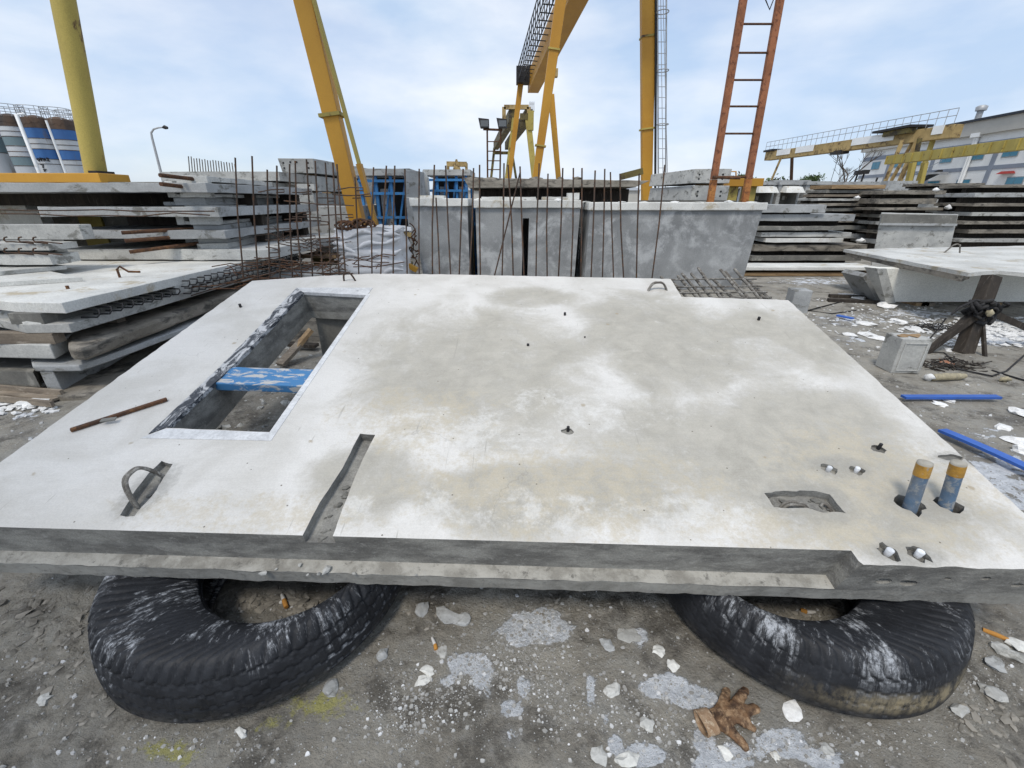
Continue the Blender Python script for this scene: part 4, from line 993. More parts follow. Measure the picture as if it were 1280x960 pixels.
def tub(xl, xr, yt, Y, D, inx, label, lipo=True, slot=None, mat='conc_wall', zb=0.0, notches=()):
    a = at(xl, yt, Y); b = at(xr, yt, Y); zt = a.z; zl = zt - at((xl + xr) / 2, yt, Y).z + at((xl + xr) / 2, yt + 11, Y).z
    t = thing('wall_tub', label, 'concrete tub', ((a.x + b.x) / 2, Y + D / 2, zb), 'wall height tubs behind the white panel')
    x0, x1 = a.x + .03, b.x - inx[1]
    xb0, xb1 = a.x + .03 + inx[0], b.x - inx[1] - inx[2]
    mb = MB()
    def facebox(u0, u1, v0, v1):      # region of the front wall in unit coordinates
        def P(u, v, y):
            xx = (xb0 + (xb1 - xb0) * u) * (1 - v) + (x0 + (x1 - x0) * u) * v
            return (xx, y, zb + (zl - zb) * v)
        mb.hexa([P(u0, v0, Y), P(u1, v0, Y), P(u1, v0, Y + .12), P(u0, v0, Y + .12), P(u0, v1, Y), P(u1, v1, Y), P(u1, v1, Y + .12), P(u0, v1, Y + .12)])
    if slot:
        u0, u1, v0, v1 = slot
        facebox(0, u0, 0, 1); facebox(u1, 1, 0, 1); facebox(u0, u1, 0, v0); facebox(u0, u1, v1, 1)
    else: facebox(0, 1, 0, 1)
    mb.build('front_wall', mat, t, fix=True, rough=(.3, .003) if not slot else None)
    MB().hexa([(xb0, Y + .121, zb), (xb0 + .12, Y + .121, zb), (xb0 + .12, Y + D, zb), (xb0, Y + D, zb), (x0, Y + .121, zl), (x0 + .12, Y + .121, zl), (x0 + .12, Y + D, zl), (x0, Y + D, zl)]).build('side_wall', mat, t)
    MB().hexa([(xb1 - .12, Y + .121, zb), (xb1, Y + .121, zb), (xb1, Y + D, zb), (xb1 - .12, Y + D, zb), (x1 - .12, Y + .121, zl), (x1, Y + .121, zl), (x1, Y + D, zl), (x1 - .12, Y + D, zl)]).build('side_wall', mat, t)
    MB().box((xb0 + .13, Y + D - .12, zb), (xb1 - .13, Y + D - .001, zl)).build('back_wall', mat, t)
    # top lip, proud of the wall, with lumps of spilt mortar
    lb = MB(); poly = [(a.x, Y - .05), (b.x, Y - .05), (b.x, Y + D + .02), (a.x, Y + D + .02)]
    lb.prism(poly, zl + .001, zt - .015)
    k = int((b.x - a.x) / .16)
    lip = lb.build('top_lip', 'conc_white', t, rough=(.15, .006), bevel=.012)
    for i in range(k):
        u = (i + random.random()) / k; 
        vs, fs = rock((a.x + (b.x - a.x) * u, Y + random.uniform(.0, .5), zt - .012), random.uniform(.05, .16), random.uniform(.05, .15), random.uniform(.012, .035), i + xl, random.random())
        lb2 = MB().add(vs, fs)
        if i % 3 == 0: lb2.build('mortar_lump', 'poly' if i % 2 else 'conc_white', t)
    return t
tub(512, 585, 247, 8.5, 1.6, (.12, .02, .0), 'narrow grey tub, leftmost of the three behind the white panel')
tub(592, 728, 249, 8.45, 1.6, (.0, .03, .04), 'grey tub with a tall dark slot, between two other tubs', slot=(.455, .515, .12, .88))
tub(736, 959, 252, 8.3, 1.6, (-.02, .05, .10), 'widest grey tub, at the foot of the orange ladder')
# notched forms on the lips
for k, (px, w_, lb) in enumerate([(540, 30, 'notched white pad on the narrow tub'), (615, 26, 'wide white pad on the left of the slotted tub'), (650, 40, 'notched white pad in the middle of the slotted tub'), (700, 44, 'notched white pad on the right of the slotted tub'), (717, 14, 'small upright white block at the right end of the slotted tub')]):
    a = at(px - w_ / 2, 249, 8.6); b = at(px + w_ / 2, 249, 8.6); z0 = at(px, 248.5 if k else 246.5, 8.6).z
    zlip = {0: at(548, 247, 8.5).z, 1: at(592, 249, 8.45).z}.get(min(k, 1)) - .012
    solo(MB().box((a.x, 8.6, zlip), (b.x, 8.85, zlip + (.05 if k < 4 else .12))), 'mortar_pad', 'conc_white', lb, 'mortar pad', 'pads on the tubs', rough=(.08, .008))
# dark slab on the tubs behind, seen from below
_x = None
ds = thing('dark_slab', 'long dark slab raised behind the tubs, below the yellow crane legs', 'concrete slab', (at(695, 230, 10.6).x, 10.6, at(695, 238, 10.6).z))
mbd = MB(); x0 = at(579, 230, 10.4).x; x1 = at(812, 230, 10.4).x; zt = at(700, 224.5, 10.4).z; zb = at(700, 235, 10.4).z
mbd.hexa([(x0 + .12, 10.4, zb), (x1 - .3, 10.4, zb + .02), (x1, 13.4, zb), (x0, 13.4, zb), (x0, 10.4, zt + .04), (x1, 10.4, zt - .02), (x1, 13.4, zt), (x0, 13.4, zt)])
mbd.build('plate', 'conc_old', ds, rough=(.3, .008), bevel=.01, fix=True)
MB().box((at(600, 240, 11.4).x, 11.4, 0), (at(786, 240, 11.4).x, 13.0, zb - .003)).build('gap_dark_fill', 'dark_timber', ds, rough=(.3, .01))  # wide dark box, added so the gap below the slab reads black
for k, (px, w_) in enumerate([(590, 18), (700, 8), (615, 10), (670, 16), (722, 14)]):
    c0 = at(px, 224, 10.9); vs, fs = rock((c0.x, 10.9, zt + .04), w_ * .012, .1, .035, k + 60, 0); solo(MB().add(vs, fs), 'mortar_lump', 'conc_old', ['flat lump at the left end of the dark slab', 'small lump near the middle of the dark slab', 'small lump left on the dark slab', 'broad lump left of the tall yellow legs on the dark slab', 'lump right of the tall yellow legs on the dark slab'][k], 'mortar lump', 'lumps on the dark slab')

# gaps between tubs: yellow upright, small sign, stacked blocks
pst = thing('yellow_upright', 'narrow yellow perforated upright in the gap left of the slotted tub', 'steel upright', (at(588.5, 300, 9.4).x, 9.4, 0))
a = at(588.6, 262, 9.4); MB().box((a.x - .035, 9.4, 0), (a.x + .035, 9.5, a.z)).build('post', 'yellow_dull', pst)
for z in (.35, .6, .85, 1.1, 1.3): MB().tube([(a.x, 9.392, z), (a.x, 9.41, z)], .02, 8).build('hole_shade_disc', 'black_steel', pst)  # black discs drawn for the dark of the holes
sgn = thing('notice_board', 'small red and yellow notice in the gap between two tubs', 'sign', (at(731, 272, 9.9).x, 9.9, 0))
a = at(727.5, 263, 9.9); b = at(735, 274, 9.9)
MB().box((a.x, 9.9, b.z), (b.x, 9.92, a.z)).build('board', 'white_paint', sgn)
MB().box((a.x + .01, 9.895, b.z + .07), (b.x - .01, 9.899, b.z + .13)).build('stripe', 'red', sgn)
MB().box((a.x + .01, 9.895, b.z + .01), (b.x - .01, 9.899, b.z + .065)).build('stripe', 'yellow', sgn)
MB().box(((a.x + b.x) / 2 - .02, 9.925, 0), ((a.x + b.x) / 2 + .02, 9.96, a.z)).build('post', 'galv', sgn)
for k in range(5):
    a = at(731, 290, 9.2); z0 = .02 + k * .215
    solo(MB().box((a.x - .11 + .01 * (k % 2), 9.2, z0), (a.x + .10, 9.5, z0 + .2)), 'small_block', 'conc_light' if k % 2 else 'conc_grey', ['lowest', 'second lowest', 'middle', 'second highest', 'highest'][k] + ' small block in the gap beside the widest tub', 'concrete block', 'small blocks between the tubs', bevel=.008)

# blue steel forms
def form_rack(xl, xr, yt, yb2, Y, D, label, bays=3, top=True):
    a = at(xl, yt, Y); b = at(xr, yt, Y); z1 = a.z; z0 = max(0, at(xl, yb2, Y).z)
    t = thing('formwork_rack', label, 'steel formwork', ((a.x + b.x) / 2, Y + D / 2, 0), 'blue formwork racks')
    x0, x1 = a.x, b.x
    if top: MB().box((x0 - .05, Y - .08, z1 - .17), (x1 + .1, Y + D, z1)).build('cap_beam', 'conc_light', t, rough=(.4, .006))
    for i in range(bays + 1):
        x = x0 + .05 + (x1 - x0 - .1) * i / bays
        MB().box((x - .04, Y, 0), (x + .04, Y + .08, z1 - .172)).build('post', 'blue', t)
        MB().box((x - .04, Y + D - .1, 0), (x + .04, Y + D - .02, z1 - .172)).build('post', 'blue', t)
    for z in (z1 - .30, z1 - .62, max(.2, z1 - 1.25), max(.1, z1 - 1.7)):
        MB().box((x0, Y - .06, z - .04), (x1, Y - .002, z + .03)).build('rail', 'blue', t)
    for i in range(bays):
        xa = x0 + .1 + (x1 - x0 - .1) * i / bays; xb = x0 + (x1 - x0 - .1) * (i + 1) / bays
        MB().beam((xa, Y + .12, z1 - 1.7 if z1 > 1.9 else .2), (xb, Y + .12, z1 - .35), .05, .05, up=(0, 1, 0)).build('brace', 'blue', t)
        if i % 2 == 1: MB().box((xa, Y + .2, .3), (xb, Y + .3, z1 - .5)).build('steel_face', 'conc_grey', t)
    MB().box((x0 + .1, Y + D * .5, .0), (x1 - .1, Y + D * .5 + .08, z1 - .18)).build('back_face', 'black_steel' if bays > 2 else 'conc_dark', t)
    return t
form_rack(446, 508, 211, 280, 13.2, 2.2, 'large blue formwork rack right of the leaning yellow leg', 3)
solo(MB().box((at(508, 255, 12.9).x, 12.9, .0), (at(527, 255, 12.9).x, 13.6, at(515, 214, 12.9).z)), 'upright_panel', 'conc_grey', 'pale upright panel end beside the large blue rack', 'concrete panel', rough=(.3, .006))
form_rack(531, 584, 212, 262, 15.5, 2.0, 'smaller blue formwork rack left of the dark slab', 4)
solo(MB().hexa([at(526, 250, 14.8), at(536, 250, 14.8), at(536, 250, 14.8) + Vector((0, .3, 0)), at(526, 250, 14.8) + Vector((0, .3, 0)), at(528, 213, 14.8), at(534, 222, 14.8), at(534, 222, 14.8) + Vector((0, .3, 0)), at(528, 213, 14.8) + Vector((0, .3, 0))]), 'upright_panel', 'conc_white', 'white slanted panel end between the two blue racks', 'concrete panel', fix=True)
form_rack(586, 612, 239, 262, 9.6, .5, 'small blue form edge under the dark slab', 1, False)

# big white bag of scrap at the foot of the leaning leg
def blobmesh(cx, cy, z0, w, d, h, seed, k=28, fold=.045):
    mb = MB(); vs = []; fs = []; rows = 22
    for j in range(rows + 1):
        v = j / rows; z = z0 + h * v
        bul = 1 + .07 * math.sin(math.pi * v) - .02 * v
        for i in range(k):
            a = 2 * math.pi * i / k; c_, s_ = math.cos(a), math.sin(a)
            sx = (abs(c_) ** .5) * (1 if c_ > 0 else -1) * w / 2; sy = (abs(s_) ** .5) * (1 if s_ > 0 else -1) * d / 2
            p = Vector((sx, sy, z)); f = noise.noise(Vector((sx * 1.6, sy * 1.6, z * 11 + seed))) * fold * 2.2 + noise.noise(Vector((sx * 5, sy * 5, z * 5 + seed))) * fold * .6
            vs.append(Vector((cx + sx * (bul + f * 1.5), cy + sy * (bul + f * 1.5), z + noise.noise(Vector((sx * 2, sy * 2, seed))) * .06 * v)))
    for j in range(rows):
        for i in range(k):
            fs.append((j * k + i, j * k + (i + 1) % k, (j + 1) * k + (i + 1) % k, (j + 1) * k + i))
    mb.add(vs, fs, True); b = len(vs)
    return mb
bg = thing('scrap_bag', 'bulky white woven bag with sagging folds at the foot of the leaning yellow leg', 'bag', (at(452, 330, 7.6).x, 7.6, 0))
xa = at(412, 300, 7.3).x; xb = at(497, 300, 7.3).x; zt = at(450, 286, 7.3).z
blobmesh((xa + xb) / 2, 7.85, 0, (xb - xa) * .96, 1.1, zt, 3).build('bag_body', 'bag', bg)
for k_ in range(9):
    zz_ = .12 + k_ * zt / 10; w_ = (xb - xa) * .5
    MB().tube([Vector(((xa + xb) / 2 + w_ * u * 1.02, 7.32 - .02 * abs(math.sin(u * 3 + k_)) + .12 * abs(u) ** 4, zz_ + .05 * math.sin(u * 2.4 + k_ * 1.7) + .03 * math.sin(u * 7 + k_))) for u in [j / 6 - 1 for j in range(13)]], [.012] + [.032 + .014 * math.sin(j * 1.3 + k_) for j in range(11)] + [.012], 10).build('fold', 'bag', bg)
tp = MB()
for i in range(26):
    vs, fs = rock(((xa + xb) / 2 + random.uniform(-.52, .52), 7.85 + random.uniform(-.4, .4), zt - .05 + random.uniform(-.03, .02)), random.uniform(.12, .3), random.uniform(.1, .25), .05, i, random.random() * 3); tp.add(vs, fs)
tp.build('folded_top', 'bag', bg)
for k in range(7):
    c0 = at(430 + k * 5, 283 - abs(3 - k) * -1.0, 7.4); c0.z = zt + .03 + random.uniform(0, .05)
    pts = [c0 + Vector((.09 * math.cos(a) * 1.3, .07 * math.sin(a * 1.3), .06 * math.sin(a))) for a in [i * math.pi / 4 for i in range(9)]]
    solo(MB().tube(pts, .02, 6), 'rusty_shackle', 'rust', ['leftmost', 'second', 'third', 'middle', 'fifth', 'sixth', 'rightmost'][k] + ' rusty ring from the left in the heap on the white bag', 'steel ring', 'rusty rings on the white bag')
# low yellow steel frame piece right of the bag
yf = thing('yellow_bracket', 'bent yellow steel bracket standing between the white bag and the narrow tub', 'steel bracket', (at(500, 330, 8.0).x, 8.0, 0))
a = at(493, 285, 8.0); b = at(503, 340, 8.0)
MB().beam((b.x, 8.0, 0), (a.x + .08, 8.0, a.z), .16, .1, .2, .1, up=(0, 1, 0)).build('upright', 'yellow_dull', yf)
MB().beam((a.x - .1, 8.0, a.z + .01), (a.x + .28, 8.02, a.z - .12), .1, .07).build('cross_piece', 'yellow_dull', yf)
MB().beam((a.x + .1, 7.98, .55), (a.x + .34, 7.98, .42), .12, .08).build('cross_piece', 'yellow', yf)
# green-brown trough behind the cage
solo(MB().box((at(378, 255, 8.2).x, 8.2, 0), (at(412, 255, 8.2).x, 8.9, at(395, 322, 8.2).z)), 'trough', 'olive_dark', 'dark olive trough left of the white bag', 'trough', bevel=.01)
solo(MB().box((at(362, 255, 8.1).x, 8.05, at(390, 321.5, 8.2).z), (at(414, 255, 8.2).x, 8.95, at(390, 318, 8.2).z)), 'trough_board', 'timber', 'pale board lying across the dark olive trough', 'board')
solo(MB().box((at(372, 255, 8.0).x, 8.4, at(390, 317, 8.2).z), (at(412, 255, 8.2).x, 8.9, at(390, 297, 8.2).z)), 'small_block', 'conc_light', 'pale block standing on the board over the olive trough', 'concrete block', rough=(.2, .006))
# loose scrap bars: tangles at the back of the panel, left
def tangle(name, label, cx, cy, z0, w, d, h, n, mat, r=.006, group=None):
    t = MB()
    for i in range(n):
        p = Vector((cx + random.uniform(-w, w), cy + random.uniform(-d, d), z0 + random.uniform(0, h)))
        a = random.uniform(0, math.pi * 2); L = random.uniform(.25, .6) * w * 1.6; dz = random.uniform(-.3, .3) * h
        q = p + Vector((math.cos(a) * L, math.sin(a) * L * .6, dz)); m = (p + q) / 2 + Vector((0, 0, random.uniform(-.04, .05)))
        t.tube([p, m, q], r, 5)
    return tag(t.build(name, mat), label, kind='stuff')
tangle('scrap_wire', 'rusty tangle of scrap bars left behind the panel', at(385, 345, 5.4).x, 5.5, .62, .75, .5, .3, 70, 'rust')
tangle('scrap_wire', 'tangle of hooked bars behind the cage', at(385, 320, 7.2).x, 7.2, .55, .6, .4, .55, 60, 'rebar')
tangle('scrap_heap', 'dark scrap heap between bracket and narrow tub', at(508, 320, 9.0).x, 9.2, .3, .25, .3, .8, 60, 'rust', .012)
for k, (px, py) in enumerate([(508, 312), (512, 325), (516, 338)]):
    c0 = at(px, py, 8.8); vs, fs = rock((c0.x, 8.8, .12 + .15 * (2 - k)), .12, .1, .1, k + 5, 0); solo(MB().add(vs, fs), 'rubble_chunk', 'conc_white' if k else 'stick', ['upper tan chunk in the heap beside the narrow tub', 'middle white chunk in the heap beside the narrow tub', 'lowest white chunk in the heap beside the narrow tub'][k], 'rubble')
# scrap shelf carrying the tangles so nothing floats
solo(MB().box((at(330, 255, 5.2).x, 5.0, 0), (at(440, 255, 5.2).x, 6.2, .61)), 'scrap_table', 'conc_old', 'low concrete plinth under the rusty scrap bars', 'concrete block', rough=(.3, .01))
solo(MB().box((at(340, 255, 7.2).x, 6.7, 0), (at(408, 255, 7.2).x, 7.8, .54)), 'scrap_table', 'conc_grey', 'grey plinth under the tangle of hooked bars', 'concrete block', rough=(.3, .01))

# ------------------------------------------------------------------ gantry cranes
def X(px, Y, py=240): return at(px, py, Y).x
def Z(py, Y, px=640): return at(px, py, Y).z
def extend(p, q, z):
    """point on the line p-q (continued) at height z"""
    p = Vector(p); q = Vector(q); k = (z - p.z) / (q.z - p.z); return p + (q - p) * k
# 1. left crane: round olive leg and leaning box leg meeting above the picture
CRZ = 9.5
cA = thing('gantry_crane', 'near yellow gantry crane with one round olive leg and one leaning box leg at left', 'gantry crane', (X(280, 9.5), 9.5, 0), 'yard gantry cranes')
p0 = at(121, 224, 9.2); p1 = at(74, 0, 9.2)
tA = extend(p0, p1, CRZ); tA.y += .2
MB().tube([p0 + Vector((0, 0, -.05)), p0.lerp(tA, .5), tA], .172, 28).build('round_leg', 'yellow_old', cA)
MB().tube([p0 + Vector((0, 0, -.04)), p0 + Vector((0, 0, .02))], .25, 28).build('flange', 'yellow_old', cA)
q0 = at(449, 284, 9.6); q1 = at(381, 0, 9.6); tB = extend(q0, q1, CRZ)
MB().beam(q0, tB, .28, .24, .38, .3, up=(0, 1, 0)).build('box_leg', 'yellow', cA, bevel=.01)
e0 = q0 + Vector((.22, -.02, .15)); 
MB().beam(at(473, 292, 9.45), at(449, 205, 9.45), .06, .16, .09, .16, up=(0, 1, 0)).build('leg_stiffener', 'yellow', cA)
MB().beam(at(449, 205, 9.45), extend(at(449, 205, 9.45), at(420, 100, 9.45), CRZ - 1), .05, .12, up=(0, 1, 0)).build('leg_flange', 'yellow_old', cA)
MB().beam(tA + Vector((-1, .2, .35)), tB + Vector((1, .2, .35)), .7, .8).build('head_beam', 'yellow', cA)
MB().box((tA.x + 1.2, -22, CRZ + .76), (tA.x + 2.2, 9.9, CRZ + 1.9)).build('girder', 'yellow', cA)
MB().box((X(-140, 9.2), 8.85, Z(229, 9.2)), (X(150, 9.2), 9.55, Z(217.5, 9.2))).build('sill_beam', 'yellow', cA, bevel=.01)
MB().box((X(136, 9.2), 8.9, Z(217.5, 9.2) + .001), (X(146, 9.2), 9.3, Z(214.5, 9.2))).build('buffer', 'black_steel', cA)
MB().box((X(-140, 9.2), 8.95, 0), (X(-110, 9.2), 9.45, Z(229, 9.2))).build('wheel_box', 'yellow_old', cA)
MB().box((X(100, 9.2), 8.95, 0), (X(128, 9.2), 9.45, Z(229, 9.2) + .01)).build('wheel_box', 'yellow_old', cA)
MB().box((X(428, 9.6), 9.3, 0), (X(470, 9.6), 9.95, q0.z + .02)).build('wheel_box', 'yellow_dull', cA)
def splices(root, a, b, w, h, fr, mat='yellow_old'):
    for f in fr:
        p = Vector(a).lerp(Vector(b), f); dd = (Vector(b) - Vector(a)).normalized()
        s_ = MB().beam(p - dd * .03, p + dd * .03, w + .10, h + .10, up=(0, 1, 0)).build('splice_plate', mat, root)
splices(cA, q0, tB, .31, .27, (.24, .52))
# 2. tall centre crane, its girder running away from us
cB = thing('gantry_crane', 'tall bright yellow gantry crane whose girder runs away overhead, centre', 'gantry crane', (2.4, 32, 0), 'yard gantry cranes')
def legp(px0, py0, px1, py1, Y, ztop):
    a = at(px0, py0, Y); b = at(px1, py1, Y); t = extend(a, b, ztop); bt = extend(a, b, .6); return bt, t
GZ = 10.9
YN = 20.5
b0, t0 = legp(670, 222, 701, 0, YN, GZ); MB().beam(b0, t0, .27, .25, .46, .35, up=(0, 1, 0)).build('leg', 'yellow', cB, bevel=.015)
b1, t1 = legp(808, 245, 810, 0, YN, GZ); MB().beam(b1, t1, .40, .28, .58, .38, up=(0, 1, 0)).build('leg', 'yellow', cB, bevel=.015)
MB().beam(t0 + Vector((-.5, 0, .2)), t1 + Vector((.5, 0, .2)), .7, .7).build('head_beam', 'yellow', cB)
MB().beam(b0 + Vector((-1, 0, -.2)), b1 + Vector((1, 0, -.2)), .5, .5).build('sill_beam', 'yellow_dull', cB)
YF = 46
splices(cB, b0, t0, .36, .3, (.3, .62)); splices(cB, b1, t1, .46, .32, (.36, .66))
b2, t2 = legp(636.5, 222, 652, 95, YF, 12.0); MB().beam(b2, t2, .42, .25, .5, .3, up=(0, 1, 0)).build('leg', 'yellow', cB, bevel=.015)
b3, t3 = legp(698, 222, 688, 108, YF, 10.4); MB().beam(b3, t3, .45, .25, .55, .3, up=(0, 1, 0)).build('leg', 'yellow', cB, bevel=.015)
MB().beam(t2 + Vector((-.3, 0, 0)), t2 + Vector((3.2, 0, 0)), .6, .6).build('head_beam', 'yellow_dull', cB)
MB().beam(b2 + Vector((-1, 0, -.2)), b3 + Vector((1, 0, -.2)), .5, .5).build('sill_beam', 'yellow_dull', cB)
gA = at(667, 112, 46.5); gB = at(729, 0, 26.0)
gdir = (gB - gA); gN = gA + gdir * 1.42; gN.z = gA.z + .1
gA2 = gA - gdir * .02
MB().beam(gA2 + Vector((0, 0, .55)), gN + Vector((0, 0, .55)), 1.0, 1.5).build('girder', 'yellow', cB, bevel=.02)
MB().box((gA.x - 1.6, 45.2, gA.z + .3), (gA.x + .1, 46.4, gA.z + 1.5)).build('drive_box', 'black_steel', cB)
# walkway hung on the left side of the girder
wo = Vector((-1.2, 0, .55)); wa = gA + wo; wb = gN + wo; nW = 26
MB().beam(wa + Vector((-.27, 0, 0)), wb + Vector((-.27, 0, 0)), .05, .08).beam(wa + Vector((.27, 0, 0)), wb + Vector((.27, 0, 0)), .05, .08).build('walkway', 'black_steel', cB)
for side in (-.27, .27):
    for hh in (.55, 1.1):
        MB().tube([wa + Vector((side, 0, hh)), wb + Vector((side, 0, hh))], .035, 6).build('handrail', 'galv' if side > 0 else 'black_steel', cB)
for i in range(nW + 1):
    p = wa.lerp(wb, i / nW)
    m = MB()
    for side in (-.27, .27): m.tube([p + Vector((side, 0, 0)), p + Vector((side, 0, 1.1))], .03, 5)
    m.tube([p + Vector((-.27, 0, -.02)), p + Vector((.8, 0, -.1))], .035, 5)
    m.build('rail_post', 'black_steel', cB)
# hanging ladder and cables on the right leg
lx = X(824, YN - .4, 120); lt = MB()
for k, off in enumerate((0, .28)):
    a = at(823 + k * 9, 250, YN - .3); b = at(823 + k * 9 + (1 if k else -1), 0, YN - .3); MB().tube([extend(a, b, .8), extend(a, b, GZ)], .03, 6).build('ladder_rail', 'galv', cB)
for i in range(26):
    z = 1.4 + i * .36; a = at(823, 250, YN - .3); b = at(822, 0, YN - .3); a2 = at(832, 250, YN - .3); b2_ = at(833, 0, YN - .3)
    MB().tube([extend(a, b, z), extend(a2, b2_, z)], .012, 5).build('ladder_rung', 'galv', cB)
for i, z in enumerate((2.6, 4.4, 6.2, 8.0, 9.4)):
    a = at(823, 250, YN - .3); b = at(822, 0, YN - .3); p = extend(a, b, z)
    pts = [p + Vector((.12 + .22 * math.cos(t), -.22 + .24 * math.sin(t), 0)) for t in [math.pi * 2 * j / 14 for j in range(15)]]
    MB().tube(pts, .018, 5).build('cage_hoop', 'galv', cB)
for px0, px1 in ((829, 826), (835, 829)):
    a = at(px0, 240, YN - .7); b = at(px1, 0, YN - .7); MB().tube([extend(a, b, 1.5), extend(a, b, GZ)], .014, 5).build('cage_strap', 'galv', cB)
MB().box((t1.x - .3, YN - 1.2, GZ - .2), (t1.x + 1.4, YN - .2, GZ - .1)).build('platform', 'black_steel', cB)
a = at(819, 250, YN - .25); b = at(820, 0, YN - .25); MB().tube([extend(a, b, .8), extend(a, b, GZ)], .05, 8).build('power_cable', 'black_steel', cB)
MB().beam(at(776, 221, 19.8), at(803, 214, 19.8), .22, .25).build('cable_arm', 'olive_dark', cB)
MB().box((b1.x - .5, YN - .5, 0), (b1.x + .5, YN + .5, b1.z + .02)).build('wheel_box', 'yellow_dull', cB)
MB().box((b0.x - .5, YN - .5, 0), (b0.x + .5, YN + .5, b0.z + .02)).build('wheel_box', 'yellow_dull', cB)
for bb in (b2, b3): MB().box((bb.x - .5, YF - .5, 0), (bb.x + .5, YF + .5, bb.z + .02)).build('wheel_box', 'yellow_dull', cB)

def portal(label, pts, Y0, Y1, mats, sec=.55, rail=True, legs=()):
    """double girder crane further back: two girders from far end to near end"""
    root = thing('gantry_crane', label, 'gantry crane', ((pts[0][0].x + pts[0][1].x) / 2, (Y0 + Y1) / 2, 0), 'yard gantry cranes')
    for a, b in pts: MB().beam(a, b, .9, 1.3).build('girder', mats[0], root, bevel=.02)
    return root
# 3. grimy double girder crane behind it
YC0, YC1 = 60.0, 92.0
g1 = (at(641, 144, YC0), at(620, 194, YC1)); g2 = (at(661, 150, YC0), at(634, 193, YC1))
zt = g1[0].z
g1 = (g1[0], Vector((at(620, 194, YC1).x, YC1, zt - .0))); g2 = (Vector((g2[0].x, YC0, zt)), Vector((at(634, 193, YC1).x, YC1, zt)))
cC = portal('grimy olive crane with two girders and a raised frame, behind the tall yellow legs', [g1, g2], YC0, YC1, ['olive_dark'])
for (x0, y0, x1, y1, Y, w) in [(634, 222, 643, 150, YC0, .6), (668, 222, 661, 158, YC0, .7), (614, 222, 618, 185, YC1, .45), (645, 222, 640, 190, YC1, .45)]:
    a = at(x0, y0, Y); b = at(x1, y1, Y); MB().beam(extend(a, b, .5), extend(a, b, zt - .3), w, .5, up=(0, 1, 0)).build('leg', 'yellow_old' if Y == YC0 else 'olive_dark', cC)
fr = [at(630, 152, YC0), at(630, 134, YC0), at(661, 134, YC0), at(661, 152, YC0)]
for a, b in zip(fr[:-1], fr[1:]): MB().beam(a, b, .45, .45, up=(0, 1, 0)).build('top_frame', 'yellow_dull', cC)
MB().box((X(650, YC0, 145), YC0 - .3, Z(150, YC0)), (X(664, YC0, 145), YC0 + 1.4, Z(142, YC0))).build('cross_girder', 'olive_dark', cC)
MB().box((X(660, YC0, 150), YC0 - .4, Z(163, YC0)), (X(667, YC0, 150), YC0 + .4, Z(139, YC0))).build('end_box', 'yellow_old', cC)
MB().box((X(616, YC1, 190), YC1 - .5, Z(193, YC1)), (X(640, YC1, 190), YC1 + .2, Z(189.5, YC1))).build('cross_girder', 'olive_dark', cC)
for i in range(5): MB().tube([at(662 + i * 1.4, 140, YC0), at(662 + i * 1.4, 127, YC0)], .03, 5).build('rail_post', 'galv', cC)
MB().tube([at(662, 130, YC0), at(668, 130, YC0)], .03, 5).build('handrail', 'galv', cC)
# tiny far crane
cD = thing('gantry_crane', 'tiny distant yellow crane frame above the smaller blue formwork rack', 'gantry crane', (X(570, 95), 95, 0), 'yard gantry cranes')
for px in (560, 583): MB().beam((X(px, 95, 230), 95, 0), (X(px, 95, 206), 95, Z(204, 95)), .5, .5).build('leg', 'yellow_dull', cD)
MB().beam(at(558.5, 205, 95), at(583.5, 205.5, 95), .7, .9).build('girder', 'yellow_dull', cD)
MB().hexa([at(566, 212, 94), at(576, 212, 94), at(576, 212, 95.6), at(566, 212, 95.6), at(569.5, 199, 94), at(571.5, 199, 94), at(571.5, 199, 95.6), at(569.5, 199, 95.6)]).build('trolley', 'yellow_dull', cD, fix=True)
# 4. right side cranes
cE = thing('gantry_crane', 'faded yellow gantry crane with railed white clad girder by the white building', 'gantry crane', (41, 60, 0), 'yard gantry cranes')
eA = at(960, 196, 74); eB = at(1197, 163, 47.5); eB.z = eA.z = (eA.z + eB.z) / 2
MB().beam(eA, eB, 1.1, 1.15).build('girder', 'yellow_dull', cE, bevel=.03)
dE = (eB - eA)
for i, (u0, u1) in enumerate([(.10, .20), (.24, .36), (.58, .78), (.93, .97)]):
    a = eA + dE * u0 + Vector((-.59, 0, .25)); b = eA + dE * u1 + Vector((-.59, 0, .25)); MB().beam(a, b, .06, .75).build('white_cladding', 'white_paint', cE)
zr = eA.z + .6
for hh in (.7, 1.3): MB().tube([Vector((eA.x - .6, eA.y, zr + hh)), Vector((eB.x - .6, eB.y, zr + hh))], .035, 5).build('handrail', 'galv', cE)
for i in range(31):
    p = eA + dE * (i / 30); MB().tube([Vector((p.x - .6, p.y, zr)), Vector((p.x - .6, p.y, zr + 1.3))], .03, 5).build('rail_post', 'galv', cE)
for (x0, y0, x1, y1, Y, w, m) in [(964, 226, 976, 198, 70, .35, 'yellow_dull'), (989, 226, 990, 199, 70, .5, 'rust'),
                              (1106, 228, 1128, 176, 50.5, .45, 'yellow_dull'), (1124, 228, 1152, 163, 50.5, .55, 'yellow_dull'), (1113, 228, 1142, 175, 51.5, .4, 'yellow_dull'), (1137, 232, 1150, 172, 49.5, .5, 'olive_dark'), (1146, 232, 1168, 170, 49.5, .55, 'yellow_old')]:
    a = at(x0, y0, Y); b = at(x1, y1, Y); MB().beam(extend(a, b, .3), extend(a, b, eA.z - .4), w * .75, w * .4, up=(0, 1, 0)).build('leg', m, cE)
a = eA + dE * .78; MB().box((a.x - 1.3, a.y - 2.5, zr + .2), (a.x + 1.2, a.y + 2.5, zr + .42)).build('cab_roof', 'black_steel', cE)
